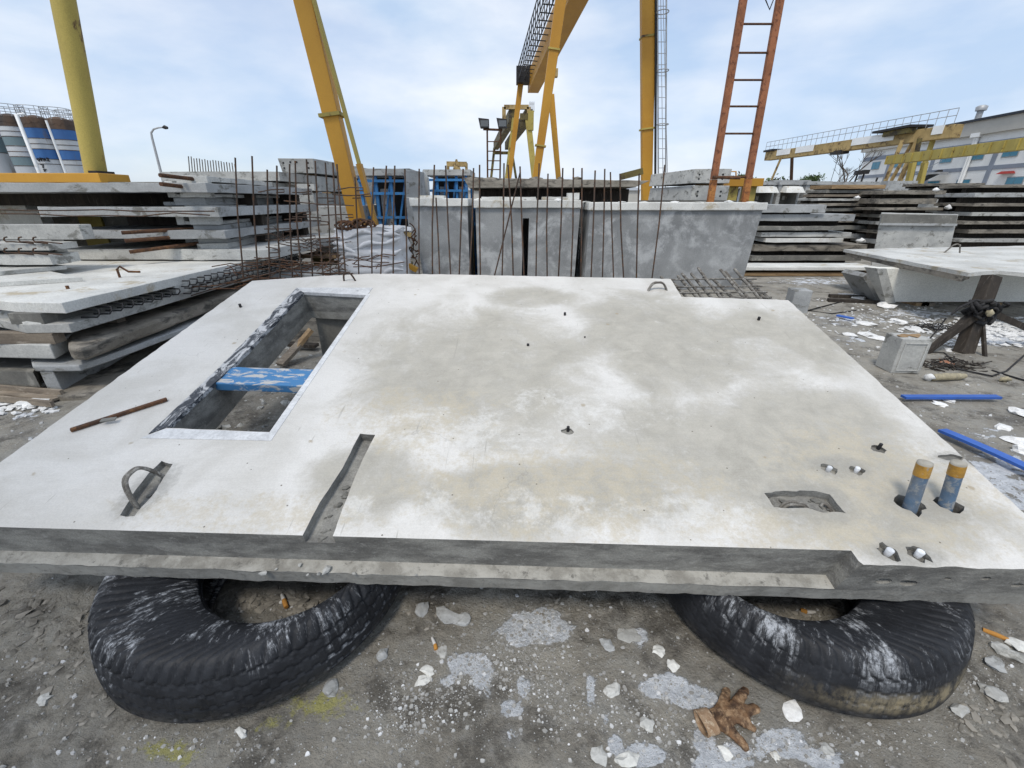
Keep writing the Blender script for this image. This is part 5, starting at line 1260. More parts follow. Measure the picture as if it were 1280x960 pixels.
MB().box((a.x - 1.0, a.y - 2.2, zr - .3), (a.x + .9, a.y + 1.2, zr + .18)).build('trolley', 'olive_dark', cE)
a = eA + dE * .50; MB().box((a.x - .6, a.y - 1.0, zr - 1.45), (a.x + .5, a.y + .9, zr - 1.05)).build('hoist', 'black_steel', cE)
MB().tube([a + Vector((0, 0, -1)), a + Vector((-.2, 0, -6))], .03, 5).build('hoist_rope', 'black_steel', cE)
a = eA + dE * .03; MB().box((a.x - .8, a.y - 1.2, zr), (a.x + .8, a.y + 1.2, zr + .25)).build('end_roof', 'black_steel', cE)
cF = thing('gantry_crane', 'lower crane beam of clean yellow boards crossing the white building', 'gantry crane', (34.5, 38, 0), 'yard gantry cranes')
fA = at(1112, 200, 44.5); fB = at(1300, 178, 31); fB.z = fA.z = (fA.z + fB.z) / 2 
MB().beam(fA, fB + (fB - fA) * .3, .6, .72).build('girder', 'yellow_old', cF, bevel=.02)
for i in range(14):
    p = fA.lerp(fB, i / 13) + Vector((-.32, 0, 0)); MB().beam(p + Vector((0, 0, -.35)), p + Vector((0, 0, .35)), .12, .05, up=(0, 1, 0)).build('stiffener', 'yellow_old', cF)
for (x0, x1, Y) in [(1135, 1142, 43.0), (1150, 1157, 43.0)]:
    a = at(x0, 230, Y); b = at(x1, 200, Y); MB().beam(extend(a, b, .3), extend(a, b, fA.z - .3), .35, .4, up=(0, 1, 0)).build('leg', 'yellow_old', cF)
MB().box((fB.x + .8, fB.y - 8.5, 0), (fB.x + 1.6, fB.y - 7.7, fB.z - .4)).build('leg', 'yellow', cF)
# low yellow sill with guard behind the box stack
cG = thing('yellow_platform', 'yellow steel platform with a small guard rail behind the orange ladder', 'steel platform', (X(935, 19), 19, 0))
MB().box((X(908, 19, 225), 18.8, Z(233, 19)), (X(952, 19, 225), 20.2, Z(223, 19))).build('beam', 'yellow', cG, bevel=.01)
MB().box((X(915, 19, 225), 19.0, 0), (X(925, 19, 225), 19.6, Z(233, 19))).build('leg', 'yellow_old', cG)
MB().box((X(938, 19, 225), 19.0, 0), (X(948, 19, 225), 19.6, Z(233, 19))).build('leg', 'yellow_old', cG)
MB().tube([at(911, 224, 18.9), at(911, 214.5, 18.9), at(920, 214.5, 18.9), at(920, 224, 18.9)], .03, 6).build('guard_rail', 'yellow', cG)

# orange ladder
YL = 10.2
lad = thing('steel_ladder', 'tall rust orange steel ladder rising behind the widest tub', 'ladder', (X(910, YL), YL, 0))
La = (at(888, 250, YL), at(929, 0, YL)); Lb = (at(931, 250, YL), at(975, 0, YL))
for a, b in (La, Lb):
    lo = extend(a, b, -.02); md_ = extend(a, b, 2.0); hi = extend(a, b, 8.2)
    MB().beam(lo, md_, .13, .10, up=(0, 1, 0)).build('rail_foot', 'orange_low', lad, bevel=.006)
    MB().beam(md_ + (hi - md_) * .001, hi, .13, .10, .13, .10, up=(0, 1, 0)).build('rail', 'orange', lad, bevel=.006)
for py in (221, 167, 133, 100, 66, 30, -8, -50, -95):
    pa = extend(*La, Z(py, YL, 900)); pb = extend(*Lb, Z(py, YL, 950))
    MB().tube([pa, pb], .019, 8).build('rung', 'rust', lad)
MB().tube([extend(*La, 8.2) + Vector((.1, 0, 0)), extend(*Lb, 5.2) + Vector((-.12, -.1, 0)), at(962, 12, YL - .1), at(955, -5, YL - .1)], .012, 6).build('cable', 'black_steel', lad)
# short round cross pipe near the foot
MB().tube([at(891, 221.5, YL - .1), at(925, 222.5, YL - .1)], .03, 8).build('cross_pipe', 'rust', lad)

# floodlight mast, ladder type, centre left
YM = 30
fm = thing('floodlight_mast', 'thin red mast ladder with two floodlights left of the tall crane', 'floodlight mast', (X(615, YM, 220), YM, 0))
for px, px2 in ((609.5, 609), (625, 626)):
    a = at(px, 222, YM); b = at(px2, 162, YM); MB().tube([extend(a, b, 0), b], .06, 6).build('mast_post', 'rust', fm)
MB().tube([at(604, 161.5, YM), at(628, 162.5, YM)], .07, 6).build('cross_arm', 'rust', fm)
for py in (177, 189, 201, 212): MB().tube([at(609.3, py, YM), at(625.3, py, YM)], .03, 5).build('mast_rung', 'rust', fm)
for px in (605.5, 628):
    c0 = at(px, 154, YM); h = MB().hexa([c0 + Vector(v) for v in [(-.25, -.2, -.26), (.28, -.2, -.26), (.28, .25, -.26), (-.25, .25, -.26), (-.36, -.15, .26), (.28, -.15, .2), (.28, .2, .2), (-.36, .2, .26)]])
    f = h.build('floodlight', 'black_steel', fm, fix=True)
    MB().box((c0.x - .22, YM - .215, c0.z - .2), (c0.x + .24, YM - .19, c0.z + .12)).build('lens', 'lens', f)

# street lamp far left
YS = 42
sl = thing('street_lamp', 'slim grey street lamp with curved arm above the left stack', 'street lamp', (X(201, YS, 214), YS, 0))
a = at(201, 215, YS); b = at(190, 172, YS); base = extend(a, b, 0)
pole = [base, b, at(189, 166, YS), at(192, 161.5, YS), at(198, 159.6, YS), at(205, 159.2, YS)]
MB().tube(pole, [.13, .09, .08, .07, .06, .05], 8).build('pole', 'galv', sl)
MB().tube([at(203, 159.5, YS), at(206, 159, YS), at(209.5, 159.8, YS)], [.06, .16, .1], 8).build('lamp_head', 'black_steel', sl)

# silos
YZ = 70
def silo(px, r, ytop, Y, bands, label, graff=False):
    xc = X(px, Y, 180); zt = Z(ytop, Y, px)
    t = thing('cement_silo', label, 'silo', (xc, Y, 0), 'striped cement silos')
    z = zt
    for (h, m) in bands:
        z0 = max(0, z - h)
        MB().tube([(xc, Y, z0), (xc, Y, z)], r, 28).build('shell_ring', m, t)
        MB().tube([(xc, Y, z0 - .04), (xc, Y, z0 + .04)], r + .035, 28).build('weld_band', 'silo_grime', t)
        z = z0
        if z <= 0: break
    # grime spilt over the rim: own shape
    g_ = MB(); seg = 28; vs = []; fs = []
    for i in range(seg + 1):
        a = 2 * math.pi * i / seg; dz = .7 + .6 * noise.noise(Vector((math.cos(a) * 3, math.sin(a) * 3, px)))
        vs += [(xc + (r + .03) * math.cos(a), Y + (r + .03) * math.sin(a), zt + .03), (xc + (r + .03) * math.cos(a), Y + (r + .03) * math.sin(a), zt - dz)]
    for i in range(seg): fs.append((2 * i, 2 * i + 1, 2 * i + 3, 2 * i + 2))
    g_.add(vs, fs, True).build('grime_coat', 'silo_grime', t)
    MB().tube([(xc, Y, zt), (xc, Y, zt + .35), (xc, Y, zt + .5)], [r, r * .5, .2], 28).build('roof', 'silo_grime', t)
    for hh in (.9, 1.5):
        pts = [Vector((xc + (r + .05) * math.cos(a), Y + (r + .05) * math.sin(a), zt + hh)) for a in [2 * math.pi * i / 24 for i in range(25)]]
        MB().tube(pts, .045, 5).build('roof_rail', 'galv', t)
    for i in range(10):
        a = 2 * math.pi * i / 10; p = Vector((xc + (r + .05) * math.cos(a), Y + (r + .05) * math.sin(a), zt)); MB().tube([p, p + Vector((0, 0, 1.5))], .04, 5).build('rail_post', 'galv', t)
    if graff:
        # smeared dark hand-painted letters, hardly legible
        strokes = [[(-.9, .3), (-1.1, .05), (-.85, -.2), (-.6, 0), (-.75, .25)], [(-.4, .4), (-.3, -.2), (-.05, .35)], [(.1, .3), (.1, -.2), (.4, .3), (.45, -.15)], [(.65, .35), (.95, .3), (.7, -.2), (1.05, -.15)], [(-.8, -.8), (-.3, -.75), (-.55, -1.4)], [(-.6, -1.7), (-.1, -1.6), (-.6, -2.0)]]
        for s_ in strokes:
            pts = []
            for (u, w_) in s_:
                aa = -math.pi / 2 + .25 + u * .42; pts.append(Vector((xc + (r + .03) * math.cos(aa), Y + (r + .03) * math.sin(aa), Z(201, Y, px) + w_ * .75)))
            MB().tube(pts, .09, 5).build('painted_mark', 'black_steel', t)
    return t
B4 = [(1.2, 'silo_grime'), (1.35, 'silo_blue'), (.7, 'silo_white'), (.65, 'silo_white'), (1.3, 'silo_blue'), (.65, 'silo_white'), (1.4, 'silo_white'), (6, 'silo_white')]
BG = [(1.2, 'silo_grime'), (.65, 'silo_white'), (.65, 'silo_white'), (1.2, 'silo_grey'), (.7, 'silo_white'), (.65, 'silo_white'), (1.2, 'silo_grey'), (6, 'silo_white')]
BW = [(.5, 'silo_grey'), (.7, 'silo_grey'), (1.4, 'silo_white'), (2.0, 'silo_grey'), (3, 'silo_white'), (5, 'silo_white')]
silo(26, 1.65, 147, 71, BG, 'silo with grey green bands, left of the white ladder pole')
silo(56, 1.65, 149, 71.5, B4, 'blue banded silo with dark painted letters, in the middle of the group', True)
silo(84, 1.6, 151, 72.5, B4, 'blue banded silo beside the round olive crane leg')
silo(102, 1.8, 154, 77, BW, 'pale silo peeping out behind the round olive crane leg')
silo(-12, 1.9, 146, 71, BW, 'white silo cut by the left border')
sp = thing('silo_pipe', 'white filling pipe running up between the two left silos', 'pipe', (X(40, 68.5, 180), 68.5, 0))
a = at(52, 216, 68.5); b = at(19, 142, 68.5); xx = (X(33, 68.5, 180)); MB().tube([(xx, 68.7, 0), (xx, 68.7, Z(143, 68.5, 20)), (xx + .3, 69.5, Z(141, 68.5, 20))], .22, 8).build('pipe', 'white_paint', sp)
sp2 = thing('silo_pipe', 'thin rusty white pipe between the two blue banded silos', 'pipe', (X(66, 69, 180), 69, 0))
MB().tube([(X(66, 69, 180), 69.3, 0), (X(66, 69, 180), 69.3, Z(150, 69, 55))], .13, 8).build('pipe', 'white_paint', sp2)
# low shed roof and yellow plates in front of silos
sh = thing('low_shed', 'low green roofed shed in front of the silos at the left border', 'shed', (X(5, 55), 55, 0))
MB().hexa([(X(-80, 55), 54, 2.4), (X(40, 55), 54, 2.4), (X(40, 55), 60, 2.4), (X(-80, 55), 60, 2.4), (X(-80, 55), 56, 5.2), (X(5, 55), 56, 3.4), (X(5, 55), 58, 3.4), (X(-80, 55), 58, 5.2)]).build('roof', 'silo_grey', sh, fix=True)
MB().box((X(-78, 55), 54.3, 0), (X(38, 55), 59.6, 2.4)).build('wall', 'white_paint', sh)

# ------------------------------------------------------------------ right: the white building
def FP(Y, z):       # point on the facade line (50.9,50)-(54.3,66)
    return Vector((50.4 + (Y - 44) * .085, Y, z))
bl = thing('factory_building', 'white two storey factory building with blue windows and grey bands at right', 'building', (52, 54, 0))
Ys, Ye, HB = 36, 72, 9.6
def facade(y0, y1, z0, z1, off=0.0, th=.3, mb=None):
    mb = mb or MB(); a = FP(y0, 0); b = FP(y1, 0)
    return mb.hexa([(a.x - off, a.y, z0), (a.x + th, a.y, z0), (b.x + th, b.y, z0), (b.x - off, b.y, z0), (a.x - off, a.y, z1), (a.x + th, a.y, z1), (b.x + th, b.y, z1), (b.x - off, b.y, z1)])
facade(Ys, Ye, 0, HB - 1.5, 0, 12).build('wall', 'white_paint', bl, fix=True)
facade(Ys - .5, Ye + .5, HB - 1.5, HB - .12, .45, 12).build('fascia', 'eave', bl, fix=True)
facade(Ys - .8, Ye + .8, HB - .12, HB + .1, .7, 13).build('roof_edge', 'roof_dark', bl, fix=True)
facade(Ys, Ye, HB - 2.75, HB - 2.25, .05).build('grey_band', 'band_grey', bl, fix=True)
facade(Ys, Ye, 4.55, 4.95, .05).build('grey_band', 'band_grey', bl, fix=True)
for yy in (44.2, 50.5, 58.5, 66): facade(yy, yy + .5, 0, HB - 2.76, .09).build('pilaster', 'band_grey', bl, fix=True)
def window(y, z, w=1.7, h=1.05):
    f = facade(y, y + w, z, z + h, .06).build('window', 'galv', bl, fix=True)
    facade(y + .08, y + w / 2 - .03, z + .08, z + h - .08, .09).build('pane', 'glass', f, fix=True)
    facade(y + w / 2 + .03, y + w - .08, z + .08, z + h - .08, .09).build('pane', 'glass', f, fix=True)
for yy in (40.5, 45.8, 48.3, 52.0, 56.0, 60.5, 63.5, 68.0): window(yy, 5.6)
for yy in (39.5, 46.6, 52.5, 56.6, 61.0, 67.2): window(yy, 3.0, 1.8, .75)
a = FP(53.2, 0); 
for off_ in (.25, .5): MB().tube([(a.x - .2, a.y + off_, 0), (a.x - .2, a.y + off_, 8.0)], .14, 8).build('downpipe', 'white_paint', bl)
MB().box((a.x - .5, a.y - .1, 7.9), (a.x, a.y + .9, 8.3)).build('hopper_head', 'white_paint', bl)
MB().beam(FP(64.5, 1.6) + Vector((-.9, 0, 0)), FP(56, 4.7) + Vector((-.9, 0, 0)), .5, .35).build('stair_flight', 'black_steel', bl)
MB().beam(FP(64.5, 2.7) + Vector((-1.2, 0, 0)), FP(56, 5.8) + Vector((-1.2, 0, 0)), .05, .05).build('stair_rail', 'galv', bl)
MB().box((a.x - 1.3, 55.6, 4.4), (a.x, 57.5, 4.6)).build('landing', 'galv', bl)
aw = FP(48.3, 0); MB().hexa([(aw.x - .5, 47.8, 4.05), (aw.x, 47.8, 4.05), (aw.x, 49.3, 4.05), (aw.x - .5, 49.3, 4.05), (aw.x - .1, 48, 4.3), (aw.x, 48, 4.3), (aw.x, 49.2, 4.3), (aw.x - .1, 49.2, 4.3)]).build('awning', 'red', bl, fix=True)
ch = FP(56.5, 0); MB().tube([(ch.x + 3, 58, HB), (ch.x + 3, 58, HB + 1.5)], .3, 12).build('roof_vent', 'galv', bl)
MB().tube([(ch.x + 3, 58, HB + 1.5), (ch.x + 3, 58, HB + 1.9), (ch.x + 3, 58, HB + 2.05)], [.5, .55, .3], 12).build('vent_cap', 'galv', bl)

# fence wall and canopy elements
fw = MB(); fw.box((X(946, 17, 262), 17, 0), (X(1030, 17, 262), 17.1, Z(257, 17)))
solo(fw, 'sheet_fence', 'dark_timber', 'dark brown sheet fence behind the low stack right of the widest tub', 'fence', rough=(.6, .004))
for k, (xl, xr) in enumerate([(938, 968), (972, 1000), (1006, 1036)]):
    t = thing('canopy_unit', ['left', 'middle', 'right'][k] + ' one of three grey canopy units with white hoods above the dark fence', 'concrete unit', (X((xl + xr) / 2, 21, 240), 21, 0), 'canopy units behind the fence')
    a, b = X(xl, 21, 240), X(xr, 21, 240); zt = Z(231, 21, 990)
    MB().box((a, 21, 0), (a + .16, 22.0, zt)).build('side_wall', 'conc_grey', t, rough=(.4, .006))
    MB().box((b - .1, 21, 0), (b, 22.0, zt - .02)).build('side_wall', 'conc_grey', t, rough=(.4, .006))
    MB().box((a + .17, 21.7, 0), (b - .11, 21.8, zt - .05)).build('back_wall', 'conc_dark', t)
    MB().box((a - .02, 20.95, zt + .002), (b + .02, 22.05, zt + .14)).build('top_beam', 'conc_grey', t, rough=(.4, .006))
    MB().hexa([(a + .1, 20.5, zt - .33), (b - .06, 20.5, zt - .33), (b - .06, 21.2, zt - .30), (a + .1, 21.2, zt - .30), (a + .2, 20.7, zt - .10), (b - .12, 20.7, zt - .10), (b - .12, 21.2, zt - .02), (a + .2, 21.2, zt - .02)]).build('hood', 'conc_white', t, fix=True)
    for i in range(2): MB().box((a + .3 + i * .35, 21.66, zt - .62), (a + .42 + i * .35, 21.69, zt - .45)).build('opening', 'conc_white', t)
for k, (xl, xr, yt, yb_, Y, m, lb) in enumerate([(966, 1012, 225, 262, 25, 'conc_grey', 'tall grey upright panel behind the canopy units'), (1016, 1056, 231, 250, 27, 'conc_grey', 'grey upright panel right of the tall one behind the canopy units'), (1036, 1110, 227, 240, 30, 'conc_grey', 'long grey wall behind the right stacks'), (1108, 1145, 226, 245, 26, 'conc_grey', 'hazy grey block under the faded crane legs')]):
    solo(MB().box((X(xl, Y, 235), Y, 0), (X(xr, Y, 235), Y + .5, Z(yt, Y, xl))), 'upright_panel', m, lb, 'concrete panel', rough=(.8, .01))

# right stacks
LR = lambda txt: (lambda o, i: o + ' ' + txt)
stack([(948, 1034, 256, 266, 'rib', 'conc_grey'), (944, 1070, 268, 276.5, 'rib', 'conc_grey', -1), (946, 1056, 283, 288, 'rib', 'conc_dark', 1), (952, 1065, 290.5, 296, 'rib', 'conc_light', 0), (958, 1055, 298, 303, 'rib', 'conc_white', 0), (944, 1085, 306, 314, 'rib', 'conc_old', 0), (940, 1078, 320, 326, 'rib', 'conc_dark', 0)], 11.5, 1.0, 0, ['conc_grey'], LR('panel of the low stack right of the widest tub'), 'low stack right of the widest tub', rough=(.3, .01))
c0 = X(960, 11.2, 330)
stack([(930, 1100, 334, 338, 'rib', 'conc_white'), (930, 1100, 341, 345, 'rib', 'timber'), (930, 1080, 348, 352, 'rib', 'conc_white')], 9.8, .7, 0, ['conc_white'], lambda o, i: ['upper white strip slab on the ground in front of the low stack', 'long brown timber lying between two white strip slabs', 'lower white strip slab on the ground in front of the low stack'][i], 'strips in front of the low stack', rough=(.3, .005), name='strip')
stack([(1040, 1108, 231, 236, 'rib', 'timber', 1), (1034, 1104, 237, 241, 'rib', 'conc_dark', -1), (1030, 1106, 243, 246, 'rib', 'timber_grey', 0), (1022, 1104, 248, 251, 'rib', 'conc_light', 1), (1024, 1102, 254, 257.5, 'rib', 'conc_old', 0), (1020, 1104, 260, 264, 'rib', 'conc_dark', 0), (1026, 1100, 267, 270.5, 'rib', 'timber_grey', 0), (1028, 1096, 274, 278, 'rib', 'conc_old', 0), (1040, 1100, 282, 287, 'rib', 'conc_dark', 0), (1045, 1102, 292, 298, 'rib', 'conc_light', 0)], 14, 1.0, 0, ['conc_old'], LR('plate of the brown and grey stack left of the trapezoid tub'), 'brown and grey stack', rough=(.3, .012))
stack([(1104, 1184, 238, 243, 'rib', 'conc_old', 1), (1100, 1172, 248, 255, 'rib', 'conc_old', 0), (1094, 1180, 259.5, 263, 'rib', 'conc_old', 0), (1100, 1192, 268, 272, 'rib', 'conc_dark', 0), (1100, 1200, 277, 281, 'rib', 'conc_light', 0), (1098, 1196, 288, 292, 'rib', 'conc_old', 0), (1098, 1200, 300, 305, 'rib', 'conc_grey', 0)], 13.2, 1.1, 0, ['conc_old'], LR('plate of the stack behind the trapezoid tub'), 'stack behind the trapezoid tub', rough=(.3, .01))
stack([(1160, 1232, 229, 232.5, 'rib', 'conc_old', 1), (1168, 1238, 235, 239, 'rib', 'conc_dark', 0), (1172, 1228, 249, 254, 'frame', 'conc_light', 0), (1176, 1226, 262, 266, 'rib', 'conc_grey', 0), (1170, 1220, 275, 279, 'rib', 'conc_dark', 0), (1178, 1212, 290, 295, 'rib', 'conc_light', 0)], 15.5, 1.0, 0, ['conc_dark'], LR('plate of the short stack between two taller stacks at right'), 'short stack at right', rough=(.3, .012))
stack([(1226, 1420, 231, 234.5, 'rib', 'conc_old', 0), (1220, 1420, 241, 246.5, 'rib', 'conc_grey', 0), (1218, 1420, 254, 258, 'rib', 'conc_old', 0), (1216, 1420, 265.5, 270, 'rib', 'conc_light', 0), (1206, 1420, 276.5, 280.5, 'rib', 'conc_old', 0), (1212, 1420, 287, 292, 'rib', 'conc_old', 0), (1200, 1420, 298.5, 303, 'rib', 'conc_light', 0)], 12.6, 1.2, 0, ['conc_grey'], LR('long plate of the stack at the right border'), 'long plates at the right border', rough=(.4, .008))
# white foam lumps wedged in the stacks
for k, (px, py, Y, r) in enumerate([(1072, 247, 13.9, .06), (1185, 259, 13.1, .07), (1076, 301, 11.4, .07), (1170, 237, 13.1, .05)]):
    c0 = at(px, py, Y - r); vs, fs = rock(c0, r * 1.5, r, r * .8, k + 30, k, 2); solo(MB().add(vs, fs, True), 'foam_scrap', 'poly', ['white foam scrap in the brown and grey stack', 'white foam scrap in the stack behind the trapezoid tub', 'white foam scrap beside the low stack', 'white foam scrap on top of the stack behind the trapezoid tub'][k], 'foam scrap', 'foam scraps in the stacks')
# trapezoid tub standing on its side
tt = thing('trapezoid_tub', 'pale tub with slanting ends standing behind the long white slab', 'concrete tub', (X(1145, 10.5, 290), 10.5, 0))
def q(px, py, Y): return at(px, py, Y)
zb0 = 0.0
f0, f1, f2, f3 = q(1093, 312, 10.5), q(1187, 312, 10.5), q(1198, 268, 10.5), q(1102, 266, 10.5)
f0b = f0 + (f0 - f3) * (f0.z / (f3.z - f0.z)); f1b = f1 + (f1 - f2) * (f1.z / (f2.z - f1.z))
dv = Vector((.15, .2, 0)); MB().hexa([f0b, f1b, f1b + dv, f0b + dv, f3, f2, f2 + dv, f3 + dv]).build('body', 'conc_light', tt, rough=(.25, .006), bevel=.01, fix=True)
a, b = q(1099, 280, 10.46), q(1195, 281, 10.46); MB().beam(a, b, .06, .05).build('ridge', 'conc_grey', tt)
MB().hexa([q(1100, 279, 10.44), q(1195, 280, 10.44), q(1195, 280, 10.5), q(1100, 279, 10.5), q(1103, 267.5, 10.44), q(1197, 269, 10.44), q(1197, 269, 10.5), q(1103, 267.5, 10.5)]).build('upper_strip', 'conc_dark', tt, fix=True)

# long white slab resting on a white tub, right
HWS = .74
w1, w2, w3, w4 = ath(1055, 311.5, HWS), ath(1211, 341, HWS), ath(1400, 352, HWS), ath(1400, 305, HWS)
ws = thing('white_slab', 'long thin white slab with ragged edge resting on a white tub at right', 'concrete slab', ((w1.x + w3.x) / 2, w2.y, HWS - .1))
MB().prism([lp(v) for v in (w1, w2, ath(1250, 338, HWS) , w3, w4)], HWS - .05, HWS).build('plate', 'conc_white', ws, rough=(.2, .006))
MB().prism([lp(v) for v in (w1 + Vector((.05, -.0, 0)), w2 + Vector((-.02, .03, 0)), w2 + Vector((.3, .25, 0)), w1 + Vector((.6, .1, 0)))], HWS - .12, HWS - .053).build('ragged_edge', 'conc_old', ws, rough=(.12, .012))
c0 = ath(1190, 316, HWS); MB().tube([c0 + Vector((-.15, 0, -.01)), c0 + Vector((-.03, 0, .13)), c0 + Vector((.03, 0, .15)), c0 + Vector((.09, 0, .13)), c0 + Vector((.14, 0, -.01))], .012, 6).build('lifting_loop', 'rebar_grey', ws)
wt_ = thing('white_tub', 'long white tub with a slanted left end under the thin white slab', 'concrete tub', (X(1200, 6.9, 360), 6.9, 0))
YW = 6.9
c1, c2 = at(1106, 384, YW), at(1095, 337, YW); c2.z = HWS - .125; c2.x = at(1095, 337, YW).x; x_r = 9.0
for zz in (0,): 
    MB().hexa([(c1.x, YW, .07), (x_r, YW, .07), (x_r, YW + .09, .07), (c1.x, YW + .09, .07), (c2.x, YW - .05, HWS - .125), (x_r, YW - .05, HWS - .125), (x_r, YW + .10, HWS - .125), (c2.x - .1, YW + .10, HWS - .125)]).build('body', 'cream', wt_, rough=(.3, .005), bevel=.01, fix=True)
MB().hexa([(c1.x - .02, YW - .02, .055), (c1.x + .14, YW - .02, .055), (c1.x + .14, YW + .09, .055), (c1.x - .02, YW + .09, .055), (c2.x - .05, YW - .07, HWS - .126), (c2.x + .1, YW - .07, HWS - .126), (c2.x + .1, YW + .10, HWS - .126), (c2.x - .12, YW + .10, HWS - .126)]).build('end_rib', 'conc_light', wt_, rough=(.2, .005), fix=True)
for k, px in enumerate((1150, 1157, 1240)):
    a = at(px, 385, YW + .05); solo(MB().box((a.x - .12, YW + .02, -.01), (a.x + .1, YW + .3, .053)), 'timber_packer', 'timber' if k != 1 else 'timber_grey', ['left pale packer under the white tub', 'grey packer beside the pale one under the white tub', 'rightmost packer under the white tub'][k], 'timber', 'packers under the white tub')
# slanted plank-like slab leaning on the tub
a0, a1 = ath(1030, 357, .02), at(1112, 334, 8.1)
sl_ = thing('leaning_plate', 'dark edged plate leaning from the ground against the white tub', 'concrete plate', (a0.x, a0.y, 0))
a1.x = min(a1.x, c2.x + .1)
a1.y = YW + .55; a0.y = YW + .55
MB().beam(a0 + Vector((-.02, 0, .03)), a1, .5, .085).build('plate', 'conc_grey', sl_, rough=(.2, .006))
for k, (y_o) in enumerate((.0, .35)):
    a = at(1040, 358, 7.6 - y_o); b = at(1104, 366, 7.4 - y_o)
    solo(MB().beam((a.x, a.y, .03), (b.x, b.y, .03), .09, .05), 'ground_timber', 'dark_timber', ['rear dark board on the ground below the leaning plate', 'front dark board on the ground below the leaning plate'][k], 'board', 'boards below the leaning plate')
# trestle: dark post with straps, props
YP = 4.6
tr = thing('timber_prop', 'dark leaning timber post with diagonal braces bound by black straps, right', 'timber prop', (at(1205, 441, YP).x, YP, 0))
pb = ath(1204, 441, 0); pt = at(1240, 345, pb.y + .25)
MB().beam(pb + Vector((0, 0, -.02)), pt, .15, .12, .13, .12, up=(0, 1, 0)).build('post', 'dark_timber', tr, bevel=.008, rough=(.1, .005))
k0 = pb.lerp(pt, .56)
e1 = ath(1157, 442, 0); MB().beam(e1 + Vector((0, 0, .01)), k0 + Vector((-.05, -.06, .02)), .045, .05, .08, .09, up=(0, 1, 0)).build('brace', 'dark_timber', tr)
MB().beam(e1 + Vector((.05, .12, .0)), k0 + Vector((-.04, -.02, -.04)), .03, .03, up=(0, 1, 0)).build('brace', 'rebar_grey', tr)
e2 = ath(1231, 446, 0); MB().beam(e2, k0 + Vector((.03, .0, 0)), .03, .03, up=(0, 1, 0)).build('brace', 'dark_timber', tr)
e3 = ath(1330, 430, .0); MB().beam(e3, k0 + Vector((.06, -.02, 0)), .06, .07, up=(0, 1, 0)).build('brace', 'dark_timber', tr)
sb = thing('strap_bundle', 'tangled bundle of black lifting straps hanging on the dark post', 'lifting straps', (k0.x - .1, k0.y - .08, k0.z - .1))
for i in range(14):
    r1 = random.uniform(.06, .13); ph = random.uniform(0, 6.28); el = random.uniform(.4, .9)
    ce = k0 + Vector((random.uniform(-.14, .02), random.uniform(-.14, -.06), random.uniform(-.03, .10)))
    pts = [ce + Vector((r1 * 1.3 * math.cos(t + ph), .05 * math.sin(2 * t + ph), r1 * el * math.sin(t + ph))) for t in [j * .55 for j in range(9)]]
    MB().tube(pts, random.uniform(.012, .028), 7).build('strap', 'strap', sb)
pts = [k0 + Vector((-.05, -.1, .12)), k0 + Vector((-.22, -.12, .14)), k0 + Vector((-.36, -.12, .06)), k0 + Vector((-.42, -.12, -.02))]
MB().tube(pts, .012, 6).build('strap', 'strap', sb)
MB().tube([k0 + Vector((-.46, -.12, -.06)), k0 + Vector((-.5, -.12, -.18)), k0 + Vector((-.56, -.13, -.30))], .008, 6).build('strap', 'strap', sb)
vs, fs = rock(k0 + Vector((-.09, -.2, .02)), .055, .03, .035, 3, .5, 2); MB().add(vs, fs, True).build('buckle_pad', 'stick', sb)
for k, pl in enumerate([[(1155, 440), (1180, 441), (1192, 452), (1186, 456)], [(1165, 452), (1200, 462), (1240, 470), (1258, 464), (1285, 440)], [(1060, 375), (1010, 388), (1040, 392), (1070, 388)], [(1240, 463), (1262, 470), (1290, 478)]]):
    pts = [ath(x_, y_, .012) for x_, y_ in pl]; 
    solo(MB().tube(pts, .009, 6), 'black_cable', 'strap', ['short black cable curled at the foot of the dark post', 'long black cable running right from the dark post', 'thin black cable on the ground beside the panel corner', 'short black cable behind the long one at the right border'][k], 'cable')
# concrete test cube
cu = ath(1131, 467, 0)
cb_ = thing('concrete_cube', 'pale concrete cube block with framed face standing on the ground at right', 'concrete block', (cu.x, cu.y, 0))
ang = R(-4); w = .30
MB().box((cu.x - .14, cu.y, 0), (cu.x + .14, cu.y + .22, .36), ang, (cu.x, cu.y, 0)).build('body', 'conc_light', cb_, rough=(.06, .003), bevel=.008)
for (x0, x1, z0, z1) in [(-.105, .11, .03, .04), (-.105, .11, .31, .32), (-.105, -.095, .041, .309), (.10, .11, .041, .309)]:
    MB().box((cu.x + x0, cu.y - .008, z0), (cu.x + x1, cu.y + .004, z1), ang, (cu.x, cu.y, 0)).build('raised_frame', 'conc_light', cb_)
for i in range(4):
    vs, fs = rock((cu.x - .08 + i * .05, cu.y + .09 + .03 * (i % 2), .365), .05, .04, .008, i, i); MB().add(vs, fs).build('rust_flake', 'timber', cb_)
cs = ath(1000, 391, 0)
solo(MB().box((cs.x - .13, cs.y, -.01), (cs.x + .12, cs.y + .25, .34), R(-8)), 'small_block', 'conc_grey', 'small grey concrete block standing just behind the right back corner of the panel', 'concrete block', bevel=.01, rough=(.08, .004))
